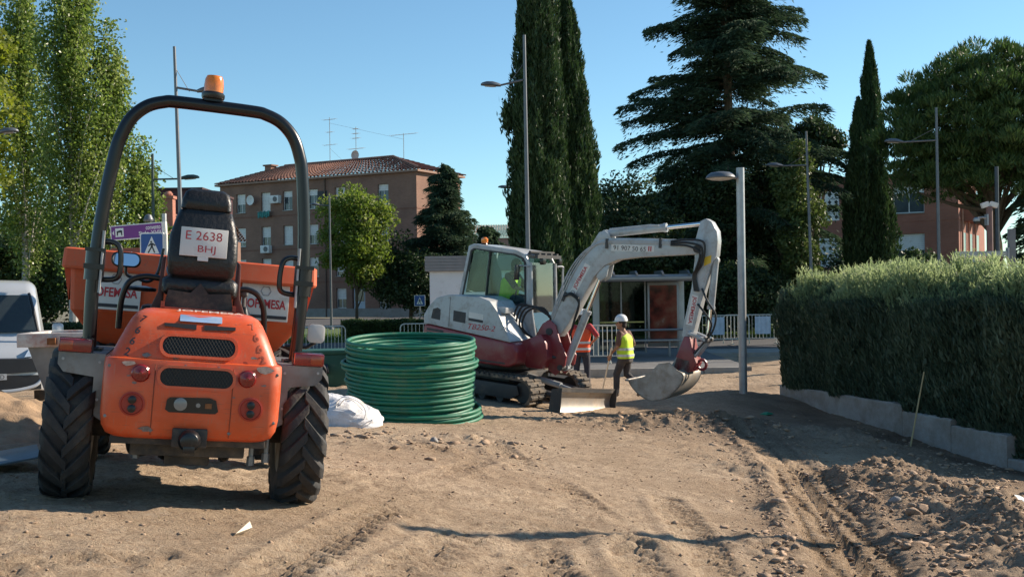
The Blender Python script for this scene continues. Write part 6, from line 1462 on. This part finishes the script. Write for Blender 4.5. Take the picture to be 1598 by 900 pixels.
MB().tube([(.56, .09, 0), (.56, .09, zc + .35)], .045, 10).build('pole', galv, t)
MB().lathe([(.09, zc + .2), (.1, zc + .24), (.06, zc + .33), (.01, zc + .35)], 12, 'z', (.2, .12, 0)).build('pole_cap', lampgrey, t)
s_ = plate(1.14, .30).build('sign_plate', white_ink, t); s_.location = (0, 0, zc); s_.rotation_euler = (0, R(-3.0), 0)
MB().prism([(-.55, -.13), (.55, -.13), (.55, .13), (-.55, .13)], -.004, -.001, 'y').build('sign_face', purple, s_)
text(s_, 'convento', .075, white_ink, (.37, -.006, .055), (R(90), 0, 0), width=.32, bold=.01); text(s_, 'Siglo XVII', .10, white_ink, (.29, -.006, -.058), (R(90), 0, 0), width=.48, bold=.012)
MB().b2((-.46, -.006, -.085), (-.28, -.0045, .09)).build('pictogram', white_ink, s_); MB().prism([(-.43, -.06), (-.41, -.06), (-.40, 0), (-.34, 0), (-.33, -.06), (-.31, -.06), (-.31, .04), (-.35, .05), (-.43, .03)], -.0085, -.0065, 'y').build('pictogram_mark', black_ink, s_, smooth=0)
MB().prism([(-.53, 0), (-.49, .05), (-.49, -.05)], -.006, -.0045, 'y').build('arrow', white_ink, s_)
MB().b2((.57, -.01, -.15), (.64, .06, .15)).build('sign_end', whitepl, s_)
s_ = plate(1.1, .28).build('sign_plate', brown_s, t); s_.location = (-.02, 0, zc - .47); text(s_, 'Parque', .09, white_ink, (-.22, -.003, .04), (R(90), 0, 0), width=.30)
c_ = at(237, 381, 21.6); t = thing('crossing_sign', 'blue pedestrian crossing sign overlapping the purple direction sign', 'sign', (c_.x, 21.6, -.1), R(-8)); zc = c_.z + .1
MB().tube([(0, .05, 0), (0, .05, zc + .2)], .035, 10).build('pole', galv, t); s_ = plate(.50, .50, .03).build('sign_plate', white_ink, t); s_.location = (0, 0, zc - .02); MB().prism(rrect(0, 0, .45, .45, .03, 3), -.004, -.001, 'y').build('sign_face', blue, s_); walker(s_, .44, 0, -.0045)
MB().b2((.255, -.0, zc - .25), (.31, .05, zc + .2)).build('sign_back', whitepl, t)
c_ = at(655, 469, 60); t = thing('crossing_sign', 'small blue pedestrian crossing sign far off behind the excavator tail', 'sign', (c_.x, 60, -.1)); zc = c_.z + .1
MB().tube([(0, .05, 0), (0, .05, zc + .2)], .03, 8).build('pole', galv, t); s_ = plate(.60, .60, .03).build('sign_plate', white_ink, t); s_.location = (0, 0, zc); MB().prism(rrect(0, 0, .55, .55, .03, 3), -.004, -.001, 'y').build('sign_face', blue, s_); walker(s_, .5, 0, -.0045)

# ------------------------------------------------------------------ crowd barriers
barm = M('barrier_paint', (.55, .53, .46), .5, .25, var=.12, dirt=(.36, .3, .22), damt=.25)
def barrier_proto():
    t = thing('crowd_barrier', 'x', 'barrier'); w, h = 2.2, 1.05; r = .14
    P = [(-w / 2, 0, .02), (-w / 2, 0, h - r)] + [(-w / 2 + r - r * math.cos(R(a)), 0, h - r + r * math.sin(R(a))) for a in (30, 60)] + [(-w / 2 + r, 0, h), (w / 2 - r, 0, h)] + [(w / 2 - r + r * math.sin(R(a)), 0, h - r + r * math.cos(R(a))) for a in (30, 60)] + [(w / 2, 0, h - r), (w / 2, 0, .02)]
    MB().tube(P, .021, 8).tube([(-w / 2, 0, .2), (w / 2, 0, .2)], .018, 8).build('frame', barm, t)
    b0_ = MB().tube([(0, 0, .2), (0, 0, h)], .010, 6).mesh('bar')
    for k in range(16): o = link('bar', b0_, barm, t); o.location.x = -w / 2 + w * (k + 1) / 17
    for s in (-1, 1): MB().b2((s * w * .36 - .03, -.28, 0), (s * w * .36 + .03, .28, .04)).tube([(s * w * .36, 0, .02), (s * w * .36, 0, .2)], .015, 6).build('foot', barm, t)
    return t
bp0 = barrier_proto(); first = True
for (px, d, yaw, lab) in ((492, 35, 38, 'cream crowd barrier standing askew behind the dumper'), (676, 37, 4, 'crowd barrier half hidden behind the excavator tail'), (908, 30.5, -8, 'crowd barrier beside the worker in the orange vest'), (1122, 39, 3, 'crowd barrier standing behind the thick lamp post beyond the bucket'), (1177, 39.3, -2, 'crowd barrier with hanging sheets beside the hedge end')):
    o = bp0 if first else copy_tree(bp0); first = False
    p = at(px, 540, d); o.location = (p.x, d, -.12 if px > 800 else -.2); o.rotation_euler = (0, 0, R(yaw)); o['label'] = lab; o['group'] = 'crowd barriers round the site'
for k, px in enumerate((1118, 1190)):
    p = at(px, 515, 38.9 if k == 0 else 39.1); m = MB(); n_ = 12; rings = []
    for q in range(n_ + 1): rings.append([(-.28 + .56 * q / n_, -.05 + .012 * math.sin(q * 1.9), z) for z in (.98, .35)] + [(-.28 + .56 * q / n_, -.042 + .012 * math.sin(q * 1.9), z) for z in (.35, .98)])
    m.loft(rings); o = m.build('plastic_sheet', M('pale_sheet', (.5, .55, .62), .6, var=.15, scale=6)); o.location = (p.x, p.y, -.10); tag(o, ['pale sheet hung on the barrier behind the thick lamp post', 'pale sheet hung on the barrier beside the hedge end'][k], 'sheet')

# ------------------------------------------------------------------ bus shelter
c_ = at(985, 560, 33); bs = thing('bus_shelter', 'glass bus shelter with long metal roof and reddish poster panel', 'bus shelter', (c_.x, 33, -.12))
def lx(px): return at(px, 500, 33).x - c_.x
zt = at(985, 429, 33).z + .12
shm = M('shelter_metal', (.22, .23, .235), .4, .5, var=.1); sg = glass('shelter_glass', (.5, .56, .55), -.02, 1.0)
ro = MB().b2((lx(884), -.75, zt - .09), (lx(1078), 1.1, zt)).tube([(lx(886), -.78, zt - .11), (lx(1078), -.78, zt - .11)], .10, 10).build('roof', shm, bs)
for px in (905, 955, 990, 1030, 1070): MB().prism([(-.9, zt + .005), (1.0, zt + .005), (1.0, zt + .12), (-.5, zt + .12)], lx(px) - .03, lx(px) + .03, 'x').build('roof_rib', M('rib_dark', (.07, .075, .08), .5), ro)
for px in (932, 1066): MB().b2((lx(px) - .10, .35, 0), (lx(px) + .10, .55, zt - .1)).build('post', M('post_pale', (.36, .38, .36), .5, .3), bs, bevel=.02)
for px in (972, 1010): MB().b2((lx(px) - .02, .42, .1), (lx(px) + .02, .47, zt - .1)).build('mullion', shm, bs)
for a_, b_ in ((936, 970), (974, 1008)): MB().b2((lx(a_), .44, .15), (lx(b_), .455, zt - .15)).build('glass_panel', sg, bs, smooth=0)
MB().b2((lx(938), .435, 1.02), (lx(1008), .4395, 1.06)).build('safety_stripe', M('yellow_dots', (.45, .4, .12), .6), bs)
pn = MB().b2((lx(1013), .30, .28), (lx(1062), .50, zt - .22)).build('poster_panel', shm, bs, bevel=.02)
def postermat():
    m, n, l, b = _nt('poster_print'); tc = n.new('ShaderNodeTexCoord'); nz = n.new('ShaderNodeTexNoise'); nz.inputs['Scale'].default_value = 2.2; nz.inputs['Detail'].default_value = 3; l.new(tc.outputs['Object'], nz.inputs['Vector'])
    r = n.new('ShaderNodeValToRGB'); e = r.color_ramp.elements; e[0].position = .35; e[0].color = (.03, .008, .008, 1); e[1].position = .72; e[1].color = (.26, .2, .17, 1); k = e.new(.5); k.color = (.13, .024, .018, 1); k = e.new(.62); k.color = (.15, .06, .04, 1)
    l.new(nz.outputs[0], r.inputs[0]); l.new(r.outputs[0], b.inputs['Base Color']); b.inputs['Roughness'].default_value = .12; return m
MB().b2((lx(1016), .294, .42), (lx(1059), .2995, zt - .32)).build('poster', postermat(), pn, smooth=0)
MB().b2((lx(940), -.1, .46), (lx(1062), .3, .52)).build('bench', shm, bs, bevel=.01)
for px in (952, 1045): MB().b2((lx(px) - .03, .05, 0), (lx(px) + .03, .15, .46)).build('bench_leg', shm, bs)
MB().tube([(lx(900), -.2, .8), (lx(1066), -.2, .82)], .035, 8).build('rail', shm, bs)
# cane leaning by the wall
a_ = at(1419, 690, 15.9); b_ = at(1442, 580, 15.95); zg = gz(a_.x, a_.y)
cn = MB().tube([(0, 0, -.1), (b_.x - a_.x, .05, b_.z - zg)], [.014, .010], 7).build('wooden_stake', M('cane', (.42, .33, .17), .7, var=.2)); cn.location = (a_.x, a_.y, zg); tag(cn, 'thin tan cane stake standing in soil before the retaining wall', 'stake')
def scrap(name, lab, cat, px, py, d, s, mat, seed):
    p = at(px, py, d); g = np.random.default_rng(seed); V = V2 * (1 + .28 * g.normal(size=(len(V2), 1))) * np.array([1.3, 1, .45]) * s
    o = link(name, np_mesh(name, V, F2), mat); o.location = (p.x, p.y, gz(p.x, p.y) + s * .25); tag(o, lab, cat)
scrap('plastic_scrap', 'scrap of bright green plastic on soil near the lamp post', 'scrap', 1197, 633, 18.0, .07, M('green_scrap', (.02, .22, .12), .5), 3)
scrap('rubble_bag', 'pale bluish crumpled plastic lying in the shade by the wall end', 'scrap', 1576, 776, 11.6, .12, M('pale_scrap', (.42, .47, .5), .6, var=.2, scale=12), 4)
# ------------------------------------------------------------------ people
def remesh(name, m, vox, mat, parent, smooth_it=6):
    me = m.mesh(name, 0, 0); o = bpy.data.objects.new(name, me); col.objects.link(o)
    r = o.modifiers.new('r', 'REMESH'); r.mode = 'VOXEL'; r.voxel_size = vox
    s = o.modifiers.new('s', 'SMOOTH'); s.factor = .5; s.iterations = smooth_it
    dg = bpy.context.evaluated_depsgraph_get(); me2 = bpy.data.meshes.new_from_object(o.evaluated_get(dg))
    bpy.data.objects.remove(o); bpy.data.meshes.remove(me)
    me2.materials.clear(); me2.name = name
    me2.polygons.foreach_set('use_smooth', np.ones(len(me2.polygons), bool))
    return link(name, me2, mat, parent)
def limb(m, pts):
    """closed tapered tube through (point, radius) pairs with round ends"""
    P = [Vector(p) for p, r in pts]; rs = [r for p, r in pts]
    d0 = (P[0] - P[1]).normalized(); d1 = (P[-1] - P[-2]).normalized()
    path = [P[0] + d0 * rs[0] * .85, P[0] + d0 * rs[0] * .5] + P + [P[-1] + d1 * rs[-1] * .5, P[-1] + d1 * rs[-1] * .85]
    rr = [rs[0] * .4, rs[0] * .85] + rs + [rs[-1] * .85, rs[-1] * .4]
    m.tube(path, rr, 12)
def torso(m, secs):
    m.loft([[(x + p[0], y + p[1], z) for p in rrect(0, 0, w, t, min(w, t) * .45, 4)] for (x, y, z, w, t) in secs])
def hand(m, wr, dirv, palm_n, side):
    d = Vector(dirv).normalized(); n_ = Vector(palm_n).normalized(); s = d.cross(n_).normalized() * side
    w = Vector(wr); limb(m, [(w, .026), (w + d * .05, .034), (w + d * .085, .034)])
    for k, (o, L) in enumerate(((-.030, .065), (-.010, .078), (.010, .074), (.030, .058))):
        b = w + d * .085 + s * o; limb(m, [(b, .0105), (b + d * L * .5 + n_ * .006, .0095), (b + d * L * .85 + n_ * .028, .008)])
    b = w + d * .03 - s * .03; limb(m, [(b, .012), (b - s * .022 + d * .025 + n_ * .01, .011), (b - s * .026 + d * .055 + n_ * .02, .009)])
def person(label, loc, rot, J, skin, shirt, trousers, boots, vest=None, helmet=None, hair=None, headdir=0.0, sleeves=.5, bands=True, gloves=None):
    t = thing('person', label, 'person', loc, rot)
    H = Vector(J['head']); m = MB(); hr = Matrix.Translation(H) @ Matrix.Rotation(headdir, 4, 'Z')
    # skin body: whole continuous figure
    m.ball((0, .0, .02), .088, 16, 12, (.88, 1.05, 1.2), hr); m.ball((0, .03, -.05), .065, 12, 10, (.9, 1, 1.0), hr)
    m.ball((0, .105, -.005), .018, 8, 6, (.8, 1, 1.4), hr)
    for s in (-1, 1): m.ball((s * .080, -.005, .0), .024, 8, 6, (.45, .8, 1.3), hr)
    m.ball((0, .088, -.055), .022, 8, 6, (1.4, .6, .6), hr)
    limb(m, [(J['neck'], .055), (tuple(H + Vector((0, -.01, -.06))), .052)])
    limb(m, [(J['pelvis'], .12), (J['chest'], .125), (tuple(Vector(J['chest']).lerp(Vector(J['neck']), .6)), .10)])
    for s in 'LR':
        limb(m, [(J['chest'], .09), (J['sh' + s], .055)]); limb(m, [(J['sh' + s], .052), (J['el' + s], .040), (J['wr' + s], .027)])
        limb(m, [(J['pelvis'], .1), (J['hip' + s], .085)]); limb(m, [(J['hip' + s], .08), (J['kn' + s], .052), (J['an' + s], .036)])
        el, wr = Vector(J['el' + s]), Vector(J['wr' + s]); d_ = (wr - el).normalized(); hand(m, wr, J.get('hd' + s, d_), J.get('pn' + s, (0, 1, 0)), 1 if s == 'L' else -1)
    body = remesh('body', m, .011, skin, t, 4)
    for s in (-1, 1): MB().ball(tuple(hr @ Vector((s * .034, .083, .015))), .011, 8, 6).build('eye', M('eye_dark', (.03, .02, .02), .3), body)
    # clothes
    m = MB(); pe, ch, nk = Vector(J['pelvis']), Vector(J['chest']), Vector(J['neck'])
    def ts(k, w, th): q = pe.lerp(ch, k) if k <= 1 else ch.lerp(nk, k - 1); return (q.x, q.y, q.z, w, th)
    torso(m, [ts(-.12, .33, .24), ts(.2, .33, .24), ts(.6, .36, .25), ts(1.0, .40, .26), ts(1.35, .38, .23), ts(1.7, .24, .18), ts(1.85, .15, .15)])
    for s in 'LR':
        sh, el, wr = Vector(J['sh' + s]), Vector(J['el' + s]), Vector(J['wr' + s]); limb(m, [(tuple(ch.lerp(sh, .3)), .09), (tuple(sh), .068)])
        if sleeves <= .5: limb(m, [(tuple(sh), .066), (tuple(sh.lerp(el, sleeves * 1.7)), .060)])
        else: limb(m, [(tuple(sh), .066), (tuple(el), .052), (tuple(el.lerp(wr, .9)), .04)])
    remesh('shirt', m, .012, shirt, t, 3)
    m = MB(); torso(m, [ts(-.42, .30, .25), ts(-.2, .345, .26), ts(.05, .34, .25), ts(.15, .335, .245)])
    for s in 'LR':
        hp, kn, an = Vector(J['hip' + s]), Vector(J['kn' + s]), Vector(J['an' + s]); limb(m, [(tuple(hp), .098), (tuple(hp.lerp(kn, .5)), .088), (tuple(kn), .072), (tuple(kn.lerp(an, .5)), .066), (tuple(an + Vector((0, 0, .02))), .062)])
    remesh('trousers', m, .013, trousers, t, 3)
    for s in 'LR':
        m = MB(); an, to = Vector(J['an' + s]), Vector(J['to' + s]); limb(m, [(tuple(an + Vector((0, 0, .06))), .05), (tuple(an), .052), (tuple(an.lerp(to, .15) + Vector((0, 0, -.03))), .052)]); limb(m, [(tuple(an.lerp(to, -.1) + Vector((0, 0, -.035))), .042), (tuple(to.lerp(an, .3)), .046), (tuple(to), .038)])
        remesh('boot', m, .011, boots, t, 3)
    if vest:
        m = MB(); torso(m, [ts(-.18, .385, .29), ts(.0, .385, .29), ts(.5, .39, .285), ts(1.0, .43, .29), ts(1.35, .40, .255), ts(1.6, .26, .20), ts(1.72, .19, .18)])
        ve = remesh('vest', m, .012, vest, t, 4)
        if bands:
            for k in (.02, .42):
                q = pe.lerp(ch, k); m = MB(); o_ = rrect(0, 0, .405, .305, .12, 5); i_ = rrect(0, 0, .37, .27, .11, 5); m.ring([(a + q.x, b + q.y) for a, b in o_], [(a + q.x, b + q.y) for a, b in i_], q.z - .025, q.z + .025, 'z'); m.build('reflective_band', M('reflective_tape', (.55, .57, .58), .35, .3), ve)
    if helmet:
        prof = [(.128, -.0), (.126, .03), (.118, .07), (.098, .105), (.06, .128), (.015, .136)]
        m = MB(); m.lathe(prof, 22, 'z', (0, 0, .055), hr @ Matrix.Rotation(R(0), 4, 'Z')); he = m.build('helmet', helmet, t, smooth=60)
        rings = []
        for k in range(13): a = R(20 + 140 * k / 12); rings.append([tuple(hr @ Vector((.120 * math.cos(a), .120 * math.sin(a), .052))), tuple(hr @ Vector((.122 * math.cos(a), .122 * math.sin(a), .066))), tuple(hr @ Vector((.15 * math.cos(a), .178 * math.sin(a), .052))), tuple(hr @ Vector((.15 * math.cos(a), .178 * math.sin(a), .046)))])
        MB().loft(rings).build('helmet_brim', helmet, he); MB().tube([tuple(hr @ Vector((0, .125 * math.cos(a), .058 + .134 * math.sin(a)))) for a in [PI * k / 10 for k in range(11)]], .012, 6).build('helmet_ridge', helmet, he)
    if hair:
        m = MB(); m.ball((0, -.018, .035), .098, 14, 10, (.90, 1.02, 1.1), hr); m.ball((0, -.05, -.03), .075, 12, 8, (1, .8, 1), hr); remesh('hair', m, .011, hair, t, 3)
    return t
skin1 = M('skin_tan', (.33, .17, .10), .6, var=.1); hairm = M('dark_hair', (.018, .014, .012), .7, var=.3, scale=30)
hv_y = M('hivis_yellow', (.52, .75, .03), .7, var=.12, scale=6, bump=.3, bscale=25); hv_o = M('hivis_orange', (.75, .085, .02), .7, var=.12, scale=6, bump=.3, bscale=25)
work_tr = M('work_trousers', (.045, .042, .045), .85, var=.25, scale=9, bump=.4, bscale=25, dirt=(.14, .11, .08), damt=.4); boot_m = M('boots', (.07, .05, .035), .8, var=.2, dirt=(.2, .15, .1), damt=.6)
helm_w = M('helmet_white', (.72, .72, .70), .3, var=.04, coat=.3); navy = M('navy_shirt', (.03, .035, .05), .8, var=.2); red_s = M('red_shirt', (.38, .03, .035), .8, var=.15); brown_s2 = M('brown_shirt', (.13, .06, .04), .8, var=.2)
navy_tr = M('navy_trousers', (.03, .03, .042), .85, var=.2, bump=.3, bscale=20)
# walking worker, seen from behind, turned left; forward is +y of the figure
p = at(977, 621, 22.1); z0 = gz(p.x, 22.1)
J = dict(pelvis=(0, 0, .86), chest=(0, .03, 1.18), neck=(0, .05, 1.37), head=(0, .085, 1.50), shL=(-.17, .04, 1.31), shR=(.17, .02, 1.31), elL=(-.24, .05, 1.06), elR=(.26, -.06, 1.06), wrL=(-.22, .22, .90), wrR=(.27, .10, .95),
    hipL=(-.085, 0, .84), hipR=(.085, 0, .84), knL=(-.09, .16, .49), knR=(.09, .02, .47), anL=(-.09, .17, .10), anR=(.10, -.33, .19), toL=(-.09, .33, .045), toR=(.11, -.22, .06), hdL=(.0, .3, -1), pnL=(.6, .6, 0), pnR=(-.6, .6, 0), hdR=(-.1, .5, -.6))
w1 = person('worker in yellow vest and white helmet striding past the bucket', (p.x, 22.1, z0), R(58), J, skin1, brown_s2, work_tr, boot_m, hv_y, helm_w, hairm, R(25))
mW = Matrix.Translation((p.x, 22.1, z0)) @ Matrix.Rotation(R(58), 4, 'Z'); hp_ = mW @ Vector((-.22, .25, .83)); ft = at(938, 604, 22.6); ft.z = gz(ft.x, ft.y)
st = MB().tube([hp_ + (hp_ - ft) * .25, ft], .016, 8).build('tool_handle', M('pale_wood')); tag(st, 'wooden tool handle held by the worker in the yellow vest', 'tool handle')
# worker in orange vest behind the boom
p = at(908, 598, 24.0); z0 = gz(p.x, 24.0)
J = dict(pelvis=(0, 0, .90), chest=(0, .0, 1.25), neck=(0, .02, 1.46), head=(0, .04, 1.60), shL=(-.19, 0, 1.40), shR=(.19, 0, 1.40), elL=(-.36, -.06, 1.16), elR=(.37, -.06, 1.17), wrL=(-.22, .06, 1.02), wrR=(.23, .06, 1.03),
    hipL=(-.09, 0, .88), hipR=(.09, 0, .88), knL=(-.11, .03, .49), knR=(.12, .02, .49), anL=(-.12, -.02, .09), anR=(.13, -.01, .09), toL=(-.15, .14, .045), toR=(.17, .14, .045), hdL=(.5, .4, -.5), hdR=(-.5, .4, -.5), pnL=(1, 0, 0), pnR=(-1, 0, 0))
person('worker in orange vest with hands on hips behind the excavator boom', (p.x, 24.0, z0), R(-8), J, skin1, red_s, navy_tr, boot_m, hv_o, helm_w, hairm, R(10))
# driver in the cab: same frame as the excavator
J = dict(pelvis=(-.38, -.20, 1.70), chest=(-.38, -.16, 1.99), neck=(-.38, -.12, 2.15), head=(-.38, -.06, 2.27), shL=(-.56, -.13, 2.09), shR=(-.20, -.13, 2.09), elL=(-.62, .02, 1.88), elR=(-.15, .06, 1.90), wrL=(-.70, .12, 1.86), wrR=(-.12, .20, 1.88),
    hipL=(-.51, -.18, 1.70), hipR=(-.33, -.18, 1.70), knL=(-.54, .20, 1.68), knR=(-.30, .20, 1.68), anL=(-.54, .26, 1.32), anR=(-.30, .26, 1.32), toL=(-.54, .40, 1.26), toR=(-.30, .40, 1.26), pnL=(0, .2, -1), pnR=(0, .2, -1))
person('driver in yellow vest sitting in the excavator cab', tuple(XC), (R(-5), 0, R(-118)), J, skin1, navy, work_tr, boot_m, hv_y, None, hairm, 0.0, bands=False)
